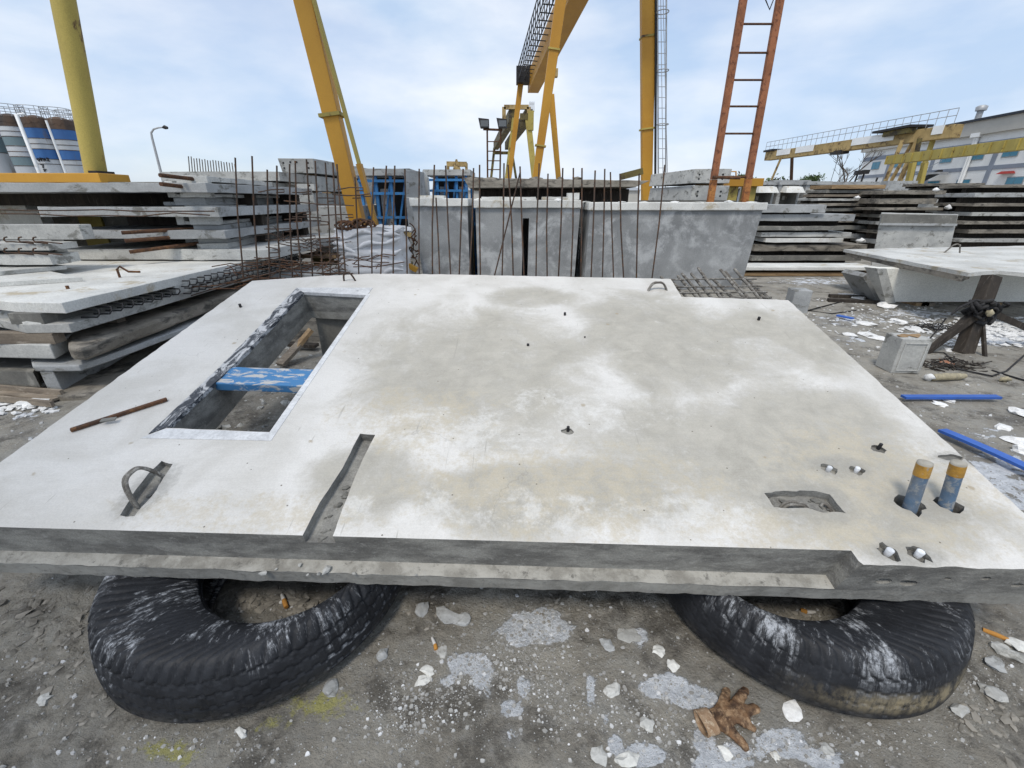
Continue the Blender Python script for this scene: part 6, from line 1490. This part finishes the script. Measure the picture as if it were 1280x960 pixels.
# blue strips
def strip(a, b, w, h, label, bend=0.0):
    pts = [a.lerp(b, i / 8) for i in range(9)]; d = (b - a).normalized(); n = Vector((-d.y, d.x, 0))
    vs = []; fs = []
    for i, p in enumerate(pts):
        u = i / 8; zz = .012 + h * (1 - (2 * u - 1) ** 2) + bend * u
        for s_, z_ in ((-w, 0), (w, 0), (w, .02), (-w, .02)): vs.append(p + n * s_ + Vector((0, 0, zz + z_)))
    for i in range(8):
        for k in range(4): fs.append((i * 4 + k, i * 4 + (k + 1) % 4, (i + 1) * 4 + (k + 1) % 4, (i + 1) * 4 + k))
    fs += [(3, 2, 1, 0), (32, 33, 34, 35)]
    return solo(MB().add(vs, fs), 'blue_strip', 'blue_strip', label, 'plastic strip', 'blue strips on the ground', fix=True)
strip(ath(1128, 499, .02), ath(1247, 499, .02), .028, .0, 'blue strip lying straight on the ground beyond the right edge of the panel')
strip(ath(1176, 541, .03), ath(1330, 612, .03), .036, .01, 'longer blue strip slanting to the right border near the pipes')
strip(ath(1046, 396, .02), ath(1066, 400, .02), .03, 0, 'short piece of blue strip near the small grey block')
# tan tube with white end
a = ath(1166, 472, .03); b = ath(1206, 470, .03)
sk = thing('tan_roll', 'tan foam roll with a white end lying beside the pale concrete cube', 'foam roll', (a.x, a.y, 0))
MB().tube([a, a.lerp(b, .3) + Vector((0, 0, .004)), a.lerp(b, .8), b], [.032, .036, .034, .024], 12).build('roll', 'stick', sk)
vs, fs = rock(a + Vector((-.045, 0, .005)), .04, .035, .035, 5, 0, 2); MB().add(vs, fs, True).build('white_end', 'poly', sk)
c0 = ath(1256, 474, .02); vs, fs = rock(c0, .04, .03, .03, 9, 0, 2); solo(MB().add(vs, fs, True), 'tan_lump', 'stick', 'small tan lump on the ground right of the tan foam roll', 'lump')

# ------------------------------------------------------------------ small things on the ground
def gp(px, py):
    p = ath(px, py, 0); p.z = gh(p.x, p.y); return p
gm = MB(); _r = random.Random(4)
for _ in range(260):
    px = _r.uniform(225, 400); py = _r.uniform(425, 545); p = ath(px, py, 0); s_ = .006 + .03 * _r.random() ** 4
    vs, fs = rock((p.x, p.y, gh(p.x, p.y) + s_ * .2), s_ * 1.4, s_, s_ * .6, _r.randrange(999), _r.random() * 3, 1); gm.add(vs, fs)
tag(gm.build('floor_rubble', 'conc_light', loc=(-1.5, 3.5, 0)), 'pale rubble on the dark soil under the openings of the panel', kind='stuff')
# glove
def skin_mesh(joints, edges, radii, name, mat, parent, lvl=2, amp=.0):
    me = bpy.data.meshes.new(name); o0 = WL[parent.name]
    me.from_pydata([Vector(j) - o0 for j in joints], edges, []); o = bpy.data.objects.new(name, me); COL.objects.link(o)
    sk = o.modifiers.new('skin', 'SKIN'); sk.use_smooth_shade = True
    for i, r in enumerate(radii): me.skin_vertices[0].data[i].radius = (r[0], r[1]) if isinstance(r, tuple) else (r, r)
    me.skin_vertices[0].data[0].use_root = True
    sb_ = o.modifiers.new('sub', 'SUBSURF'); sb_.levels = lvl; sb_.render_levels = lvl
    dg_ = bpy.context.evaluated_depsgraph_get(); dg_.update()
    m2 = bpy.data.meshes.new_from_object(o.evaluated_get(dg_)); bpy.data.objects.remove(o)
    if amp:
        for v in m2.vertices:
            w = v.co + o0; v.co += v.normal * (noise.noise(w * 55) * amp + noise.noise(w * 140) * amp * .5)
    for p in m2.polygons: p.use_smooth = True
    o = bpy.data.objects.new(name, m2); COL.objects.link(o); o.parent = parent; WL[o.name] = o0.copy()
    m2.materials.clear(); m2.materials.append(M[mat]); return o
gc = gp(905, 897)
gl = thing('work_glove', 'crumpled dirty brown work glove lying on the ground in front of the right tyre', 'glove', gc)
def gq(px, py, h): p = ath(px, py, h); return p
# palm ring and fingers, traced from the photograph at ground scale
pw = gq(887, 902, .022); p1 = gq(905, 893, .030); p2 = gq(918, 888, .032)
J = [p1, pw, p2]; E = [(0, 1), (0, 2)]; RR = [(.036, .021), (.030, .018), (.032, .022)]
def finger(start, pts, rs):
    prev = start
    for p, r in zip(pts, rs):
        J.append(p); RR.append(r); E.append((prev, len(J) - 1)); prev = len(J) - 1
finger(0, [gq(905, 876, .03), gq(908, 866, .022), gq(909, 859, .016)], [.018, .016, .012])
finger(2, [gq(924, 874, .034), gq(929, 866, .030), gq(933, 860, .022)], [.018, .017, .013])
finger(2, [gq(934, 886, .034), gq(943, 884, .030), gq(950, 885, .020)], [.018, .017, .013])
finger(2, [gq(930, 900, .030), gq(940, 908, .024), gq(944, 913, .014)], [.016, .014, .010])
finger(0, [gq(912, 912, .024), gq(926, 925, .018), gq(935, 938, .014)], [.019, .017, .011])
gb = skin_mesh(J, E, RR, 'glove_body', 'glove', gl, 3, .0035)
for v in gb.data.vertices:
    w_ = v.co + WL[gl.name]
    cr_ = abs(noise.noise(Vector((w_.x * 34, w_.y * 34, 2)))) * .009
    v.co.z = max(v.co.z * .72 - cr_ + .003, .001)
a = gq(889, 902, .024); b = gq(877, 905, .026); ax = (b - a).normalized(); side = ax.cross(Vector((0, 0, 1))).normalized()
seg = 36; vs = []; fs = []; prof = [(-.01, 1.0), (.008, 1.02), (.022, 1.0), (.034, 1.06), (.035, .92), (.02, .88)]
for (u, k_) in prof:
    for i in range(seg):
        t = 2 * math.pi * i / seg; rr = k_ * (1 + .035 * (i % 2) + .10 * math.sin(3 * t))
        vs.append(a + ax * (u + .006) + side * .037 * rr * math.cos(t) + Vector((0, 0, 1)) * .0235 * rr * math.sin(t))
for j in range(len(prof) - 1):
    for i in range(seg): fs.append((j * seg + i, j * seg + (i + 1) % seg, (j + 1) * seg + (i + 1) % seg, (j + 1) * seg + i))
MB().add(vs, fs, True).build('knit_cuff', 'cuff', gl, fix=True)

# cigarette butts
def butt(x0, y0, xm, ym, x1, y1, r, label, h=0.0):
    a = ath(x0, y0, h + r); m = ath(xm, ym, h + r); b = ath(x1, y1, h + r)
    t = thing('cigarette_butt', label, 'cigarette butt', (m.x, m.y, h), 'cigarette butts')
    MB().tube([a, a.lerp(m, .5) + Vector((0, 0, .002)), m], [r, r * 1.1, r], 10).build('filter', 'filter', t)
    MB().tube([m, m.lerp(b, .5), b], [r * .95, r * .9, r * .6], 10).build('paper', 'paper', t)
butt(261, 740, 253, 747, 245, 754, .008, 'cigarette butt inside the left tyre, nearer its left side')
butt(358, 759, 355, 750, 352, 743, .009, 'cigarette butt upright among the soil inside the left tyre')
butt(545, 812, 544, 806, 540, 797, .007, 'cigarette butt on the soil left of the pale cement spill')
butt(1001, 763, 1008, 765, 1019, 765, .009, 'flattened butt on the soil inside the right tyre')
butt(1228, 787, 1260, 800, 1272, 806, .009, 'long cigarette butt with white paper right of the right tyre')
butt(1137, 755, 1143, 757, 1147, 759, .008, 'short orange filter stub on the soil beside the right tyre hole')


# notable flakes and chunks
CH = [  # px, py, half width px, half height px, thickness, material, label
    (563, 770, 15, 9, .012, 'conc_grey', 'large grey chunk near the middle of the panel front, left of the spill'),
    (578, 776, 10, 7, .010, 'conc_grey', 'smaller grey chunk touching the large grey chunk'),
    (784, 796, 12, 9, .004, 'conc_light', 'pointed grey flake right of the biggest cement spill'),
    (758, 808, 7, 8, .010, 'conc_grey', 'dull grey pebble left of the pointed flake'),
    (764, 865, 10, 8, .010, 'conc_white', 'bright pale chunk in the middle of the crumbs'),
    (824, 815, 7, 6, .008, 'conc_white', 'small white chunk below the right tyre tip'),
    (840, 833, 6, 7, .007, 'conc_white', 'white chip left of the right tyre'),
    (808, 906, 8, 8, .009, 'conc_light', 'round grey chunk left of the glove'),
    (783, 952, 12, 8, .012, 'conc_white', 'blunt white chunk at the bottom border'),
    (748, 947, 9, 10, .008, 'conc_light', 'grey chunk left of the blunt white one at the bottom border'),
    (991, 886, 9, 15, .004, 'poly', 'large white flake right of the glove'),
    (907, 942, 6, 9, .006, 'conc_white', 'white flake just below the glove'),
    (1034, 936, 6, 8, .006, 'conc_light', 'grey flake in front of the right tyre'),
    (969, 945, 5, 5, .006, 'conc_white', 'small white flake between the glove and the bottom border'),
    (1200, 888, 10, 6, .012, 'conc_light', 'grey stone at the foot of the right tyre'),
    (1245, 812, 10, 7, .012, 'conc_light', 'grey stone below the long cigarette butt'),
    (1268, 822, 14, 7, .014, 'conc_light', 'wide grey stone at the right border'),
    (1240, 834, 9, 8, .012, 'conc_grey', 'grey stone below the wide stone at the right border'),
    (1272, 808, 10, 9, .010, 'conc_white', 'white stone touching the end of the long cigarette butt'),
    (1240, 868, 12, 10, .012, 'conc_light', 'lowest grey stone near the right border'),
    (302, 917, 7, 4, .008, 'conc_white', 'white chip right below the left tyre'),
    (57, 876, 6, 7, .009, 'conc_light', 'grey chip left of the left tyre'),
    (526, 760, 7, 9, .012, 'conc_grey', 'dull chunk beside the right tip of the left tyre'),
    (478, 818, 6, 6, .014, 'conc_grey', 'dark grey chunk right of the left tyre'),
    (413, 859, 8, 12, .008, 'conc_grey', 'dark flake standing beside the left tyre'),
    (553, 815, 5, 9, .004, 'conc_light', 'narrow flake beside the cigarette butt in the middle'),
    (535, 838, 8, 5, .004, 'conc_white', 'flat white chip above the blue grey chip'),
    (528, 851, 8, 6, .008, 'conc_white', 'white chip between two flat chips left of the spill'),
    (1253, 536, 9, 3, .02, 'poly', 'flat white foam piece above the slanting blue strip'),
    (1270, 552, 11, 5, .025, 'poly', 'white foam piece at the right border above the slanting blue strip'),
    (1275, 518, 9, 5, .03, 'poly', 'thick white foam piece at the right border'),
    (1276, 566, 8, 5, .035, 'poly', 'white foam block beside the slanting blue strip end'),
    (1067, 372, 8, 3, .04, 'poly', 'white foam cube in front of the dark boards'),
    (1105, 384, 7, 4, .05, 'poly', 'white foam cube at the left end of the white tub'),
    (1080, 405, 8, 2.5, .03, 'poly', 'flat white foam piece on the grey ground right of the panel'),
    (1122, 403, 5, 3, .03, 'poly', 'foam piece left of the dark post braces'),
    (1085, 420, 7, 2.5, .03, 'poly', 'foam piece left of the concrete cube'),
    (1097, 424, 7, 3, .02, 'poly', 'small foam piece touching the one left of the concrete cube'),
    (1062, 420, 5, 3, .02, 'poly', 'tiny foam piece far left of the concrete cube'),
    (1143, 412, 6, 3, .03, 'poly', 'foam piece behind the concrete cube'),
    (1187, 502, 6, 3, .012, 'poly', 'small white crumb above the first blue strip'),
    (1172, 506, 5, 3, .012, 'poly', 'small white crumb left on the first blue strip'),
    (42, 482, 14, 4, .04, 'poly', 'white foam piece behind the timber channel'),
    (4, 493, 12, 5, .04, 'poly', 'white foam piece at the left border behind the timber channel'),
    (38, 507, 14, 5, .04, 'poly', 'white foam piece in front of the timber channel'),
    (14, 486, 10, 3, .04, 'poly', 'small foam piece between the two behind the timber channel'),
    (1184, 455, 8, 3, .02, 'brick', 'broken orange brick at the foot of the dark post'),
]
for i, (px, py, hw, hh, th, m, lb) in enumerate(CH):
    p = gp(px, py); zc = p.y * CT + HCAM * ST; rx = hw / FPX * zc
    p2_ = ath(px, py - hh, 0); p3_ = ath(px, py + hh, 0); ry = max(.3 * rx, (p2_.y - p3_.y) / 2); ry = min(ry, rx * 1.9)
    vs, fs = rock(p + Vector((0, 0, th * .35)), rx * 1.15, ry * 1.1, th * 1.1, i * 1.3 + 2, (i * .7) % 1.0 - .5, 2, .95)
    solo(MB().add(vs, fs), 'foam_piece' if m == 'poly' and th >= .012 else 'concrete_chunk' if m != 'brick' else 'brick_piece', m, lb, 'foam piece' if m == 'poly' and th >= .012 else 'brick' if m == 'brick' else 'concrete chunk')
# chips flaked off on the hidden floor under the openings
for i, (px, py, hw, m, lb) in enumerate([(368, 437, 10, 'poly', 'white foam scrap seen through the far window opening'), (357, 446, 4, 'brick', 'pinkish brick crumb seen through the far window opening'), (283, 512, 6, 'conc_light', 'pale mortar piece seen through the near window opening'), (330, 505, 4, 'conc_light', 'small mortar piece right in the near window opening'), (349, 457, 5, 'poly', 'small foam scrap behind the blue crossbar')]):
    p = ath(px, py, ZP); zc = p.y * CT + HCAM * ST; rx = hw / FPX * zc * .8
    vs, fs = rock(p + Vector((0, 0, .01)), rx, rx * .6, .02, i + 77, i, 2); solo(MB().add(vs, fs), 'debris_piece', m, lb, 'debris', 'debris under the panel')
for k, (x0, y0, x1, y1, hh, m, lb) in enumerate([(356, 452, 389, 412, .05, 'timber', 'pale plank slanting up inside the far window opening'), (350, 456, 380, 424, .02, 'timber_grey', 'grey plank beside the pale one inside the far window opening'), (362, 430, 396, 432, .02, 'dark_timber', 'dark plank lying across inside the far window opening')]):
    a = ath(x0, y0, .03 + .02 * k); b = ath(x1, y1, (.32 if k == 0 else .22 if k == 1 else .06)); solo(MB().beam(a, b, .10, .035), 'plank', m, lb, 'plank', 'planks under the panel')

# countless small chips: one mesh
rng = random.Random(11)
gm = MB()
def chip(x, y, r, k, flat=.5, zoff=0.0):
    z = gh(x, y)
    n = 4 + (k % 3); a0 = rng.random() * 6.28; top = []; bot = []
    tx, ty = rng.uniform(-.25, .25), rng.uniform(-.25, .25)
    for i in range(n):
        a = a0 + 2 * math.pi * i / n; q_ = r * rng.uniform(.6, 1.25); dx, dy = q_ * math.cos(a), q_ * .8 * math.sin(a)
        bot.append((x + dx, y + dy, z - r * .15)); top.append((x + dx * .72, y + dy * .72, z + r * flat + dx * tx + dy * ty + zoff))
    vs = bot + top
    fs = [tuple(range(n, 2 * n))] + [(i, (i + 1) % n, n + (i + 1) % n, n + i) for i in range(n)]
    gm.add(vs, fs)
def hidden(x, y):     # under the tyres
    for cx, cy in ((-1.055, 1.41), (1.235, 1.415)):
        d = math.hypot(x - cx, y - cy)
        if .30 < d < .56: return True
    return False
CL = [(640, 830, 70, 40, 620), (560, 860, 50, 45, 330), (700, 880, 90, 60, 380), (820, 900, 90, 50, 600), (660, 790, 60, 25, 350), (500, 890, 60, 50, 450), (950, 930, 100, 30, 400), (1230, 850, 60, 60, 350), (1100, 920, 120, 40, 300), (620, 820, 250, 120, 1100), (1240, 610, 80, 60, 350), (1200, 530, 80, 50, 300), (1130, 440, 120, 60, 400), (1120, 400, 120, 40, 500), (50, 540, 80, 30, 200), (250, 930, 200, 30, 300), (60, 850, 80, 90, 260), (320, 755, 110, 15, 150), (1050, 765, 110, 12, 120)]
k = 0
for (cx, cy, sx, sy, n) in CL:
    for _ in range(n):
        px = rng.gauss(cx, sx * .55); py = rng.gauss(cy, sy * .55)
        if py < 375 or py > 1000 or px < -60 or px > 1340: continue
        p = ath(px, py, 0)
        if hidden(p.x, p.y): continue
        k += 1; far_ = max(1.0, p.y / 1.1)
        r = min(.0095, (.0011 + .0007 / max(.04, rng.random()) ** .9)) * (1 + .35 * (far_ - 1))
        chip(p.x, p.y, r, k)
def chip_mat():
    N = NT('cement_chips')
    cr = N.n.new('ShaderNodeValToRGB'); N.l.new(N.geo.outputs['Random Per Island'], cr.inputs[0])
    e = cr.color_ramp.elements; e[0].position = 0; e[0].color = (.24, .23, .21, 1); e[1].position = 1; e[1].color = (.70, .71, .72, 1)
    x_ = cr.color_ramp.elements.new(.45); x_.color = (.32, .315, .30, 1); x_ = cr.color_ramp.elements.new(.8); x_.color = (.42, .42, .41, 1)
    N.col(cr.outputs[0]); N.rough(.9); return N.m
M['chips'] = chip_mat()
tag(gm.build('cement_crumbs', 'chips', loc=(0, 1, 0)), 'grey and white cement crumbs strewn over the soil', kind='stuff')
# dark soil clods beside and inside the left tyre, one mesh
gm = MB()
for (cx, cy, sx, sy, n, rr) in [(60, 800, 70, 60, 170, .013), (30, 760, 40, 30, 70, .015), (100, 900, 60, 40, 50, .010), (320, 752, 100, 12, 420, .014), (1050, 762, 100, 12, 320, .014), (230, 735, 40, 10, 160, .02), (1150, 755, 30, 12, 120, .016), (1230, 900, 50, 40, 120, .01), (640, 760, 200, 14, 160, .008)]:
    for _ in range(n):
        px = rng.gauss(cx, sx * .6); py = rng.gauss(cy, sy * .6); p = ath(px, py, 0)
        if hidden(p.x, p.y) or py < 700: continue
        r = rr * (.18 + 1.15 * rng.random() ** 3.2); sc_ = rng.randrange(1, 999)
        vs, fs = rock((p.x, p.y, gh(p.x, p.y) + r * .08), r * 1.6, r, r * .5, sc_, rng.random() * 3, 1); gm.add(vs, fs)
def clod_mat():
    N = NT('soil_clods'); N.col(N.mix(N.geo.outputs['Random Per Island'], (.16, .15, .13), (.30, .28, .245))); N.rough(.95)
    N.bump(N.noise(120, 5, .7), .5, .004); return N.m
M['clods'] = clod_mat()
tag(gm.build('soil_clods', 'clods', loc=(0, 1, 0)), 'dark crumbly soil clods around and inside the tyres', kind='stuff')
# foam litter field right, behind the post
gm = MB()
for _ in range(420):
    px = rng.gauss(1245, 45); py = rng.gauss(414, 9); p = ath(px, py, 0)
    if py < 392: continue
    vs, fs = rock((p.x, p.y, .01), rng.uniform(.015, .05), rng.uniform(.015, .05), rng.uniform(.008, .02), rng.randrange(999), rng.random() * 3, 1); gm.add(vs, fs)
for _ in range(260):
    px = rng.uniform(955, 1180); py = rng.gauss(394, 14); p = ath(px, py, 0)
    if py < 365: continue
    s_ = rng.uniform(.006, .022)
    vs, fs = rock((p.x, p.y, .008), s_ * 1.4, s_, s_ * .5, rng.randrange(999), rng.random() * 3, 1); gm.add(vs, fs)
for _ in range(90):
    px = rng.uniform(-10, 70); py = rng.gauss(506, 7); p = ath(px, py, 0); s_ = rng.uniform(.008, .03)
    vs, fs = rock((p.x, p.y, .008), s_ * 1.4, s_, s_ * .5, rng.randrange(999), rng.random() * 3, 1); gm.add(vs, fs)
tag(gm.build('foam_litter', 'poly', loc=(3, 5, 0)), 'white foam and cement litter strewn over the yard floor', kind='stuff')
# black shredded wire near post
tangle('wire_shreds', 'black wire shreds left of the dark post', ath(1172, 412, 0).x, ath(1172, 412, 0).y, .01, .25, .1, .05, 60, 'strap', .004)
tangle('wire_shreds', 'black shreds of wire and mud around the foot of the dark post', ath(1190, 458, 0).x, ath(1190, 458, 0).y, .0, .3, .12, .03, 60, 'dark_timber', .006)

# ------------------------------------------------------------------ far background: lamps, bare tree, sheds on the horizon
for k, (px, Y, yt) in enumerate([(1066, 45, 217), (1074, 45, 216), (1092, 45, 222)]):
    t = thing('yard_floodlight', ['left lamp of the dark pair above the brown stack', 'right lamp of the dark pair above the brown stack', 'single thin lamp post left of the faded crane'][k], 'floodlight', (X(px, Y, 225), Y, 0), 'small floodlights on the skyline')
    MB().tube([(X(px, Y, 225), Y, 0), (X(px, Y, 225) + .3, Y, Z(yt, Y, px))], .08, 6).build('post', 'black_steel', t)
    if k < 2: c0 = Vector((X(px, Y, 225) + .3, Y, Z(yt, Y, px))); MB().hexa([c0 + Vector(v) for v in [(-.3, -.2, -.1), (.3, -.2, -.1), (.3, .2, -.1), (-.3, .2, -.1), (-.2, -.2, .25), (.35, -.2, .25), (.35, .2, .25), (-.2, .2, .25)]]).build('lamp_head', 'black_steel', t, fix=True)
def bare_tree(x, y, h, label, leafy=False):
    t = thing('bare_tree' if not leafy else 'leafy_tree', label, 'tree', (x, y, 0)); m = MB(); tips = []
    def br(p, d, L, r, dep):
        q_ = p + d * L; m.tube([p, (p + q_) / 2 + Vector((rng.uniform(-1, 1), rng.uniform(-1, 1), 0)) * L * .05, q_], [r, r * .8, r * .6], 5)
        if dep == 0: tips.append(q_); return
        for _ in range(3):
            nd_ = (d + Vector((rng.uniform(-.8, .8), rng.uniform(-.8, .8), rng.uniform(-.1, .5)))).normalized(); br(q_, nd_, L * .68, r * .55, dep - 1)
    br(Vector((x, y, 0)), Vector((0, 0, 1)), h * .38, h * .022, 4)
    m.build('trunk', 'bark', t)
    if leafy:
        c_ = MB()
        for tp_ in tips:
            for _ in range(14):
                p = tp_ + Vector((rng.gauss(0, .5), rng.gauss(0, .5), rng.gauss(0, .4))); s_ = rng.uniform(.12, .3); a_ = Vector((rng.uniform(-1, 1), rng.uniform(-1, 1), rng.uniform(-1, 1))).normalized() * s_; b_ = a_.cross(Vector((rng.uniform(-1, 1), rng.uniform(-1, 1), 1))).normalized() * s_ * .6
                c_.add([p - a_, p + b_, p + a_, p - b_], [(0, 1, 2, 3)])
        c_.build('crown', 'leaf', t)
bare_tree(X(1058, 55, 225), 55, 7.5, 'bare bushy tree rising behind the grey wall right of the canopy units')
bare_tree(X(1046, 58, 225), 58, 5.5, 'smaller bare tree left of the bare bushy tree')
for k, (px, Y, h, lb) in enumerate([(975, 70, 4.0, 'leafy green tree peeping over the canopy units'), (925, 90, 5.5, 'distant leafy tree behind the yellow platform'), (1020, 100, 6.0, 'distant leafy tree left of the bare trees'), (1085, 90, 5.0, 'distant leafy tree left of the faded crane legs')]):
    bare_tree(X(px, Y, 228), Y, h, lb, True)
for k, (px0, px1, Y, yt, m, lb) in enumerate([(-300, 130, 110, 232, 'eave', 'long low pale shed on the horizon behind the silos'), (170, 420, 120, 238, 'band_grey', 'low grey shed on the horizon behind the left stack'), (540, 800, 130, 238, 'eave', 'low pale shed on the horizon behind the cranes'), (900, 1130, 120, 236, 'band_grey', 'low grey shed on the horizon behind the right stacks')]):
    t = thing('far_shed', lb, 'shed', ((X(px0, Y) + X(px1, Y)) / 2, Y, 0)); x0, x1, z = X(px0, Y), X(px1, Y), max(3.0, Z(yt, Y, 640))
    MB().box((x0, Y, 0), (x1, Y + 14, z)).build('wall', m, t)
    MB().hexa([(x0 - .5, Y - .5, z), (x1 + .5, Y - .5, z), (x1 + .5, Y + 14.5, z), (x0 - .5, Y + 14.5, z), (x0 - .5, Y + 6.9, z + 1.0), (x1 + .5, Y + 6.9, z + 1.0), (x1 + .5, Y + 7.1, z + 1.0), (x0 - .5, Y + 7.1, z + 1.0)]).build('roof', 'galv', t, fix=True)
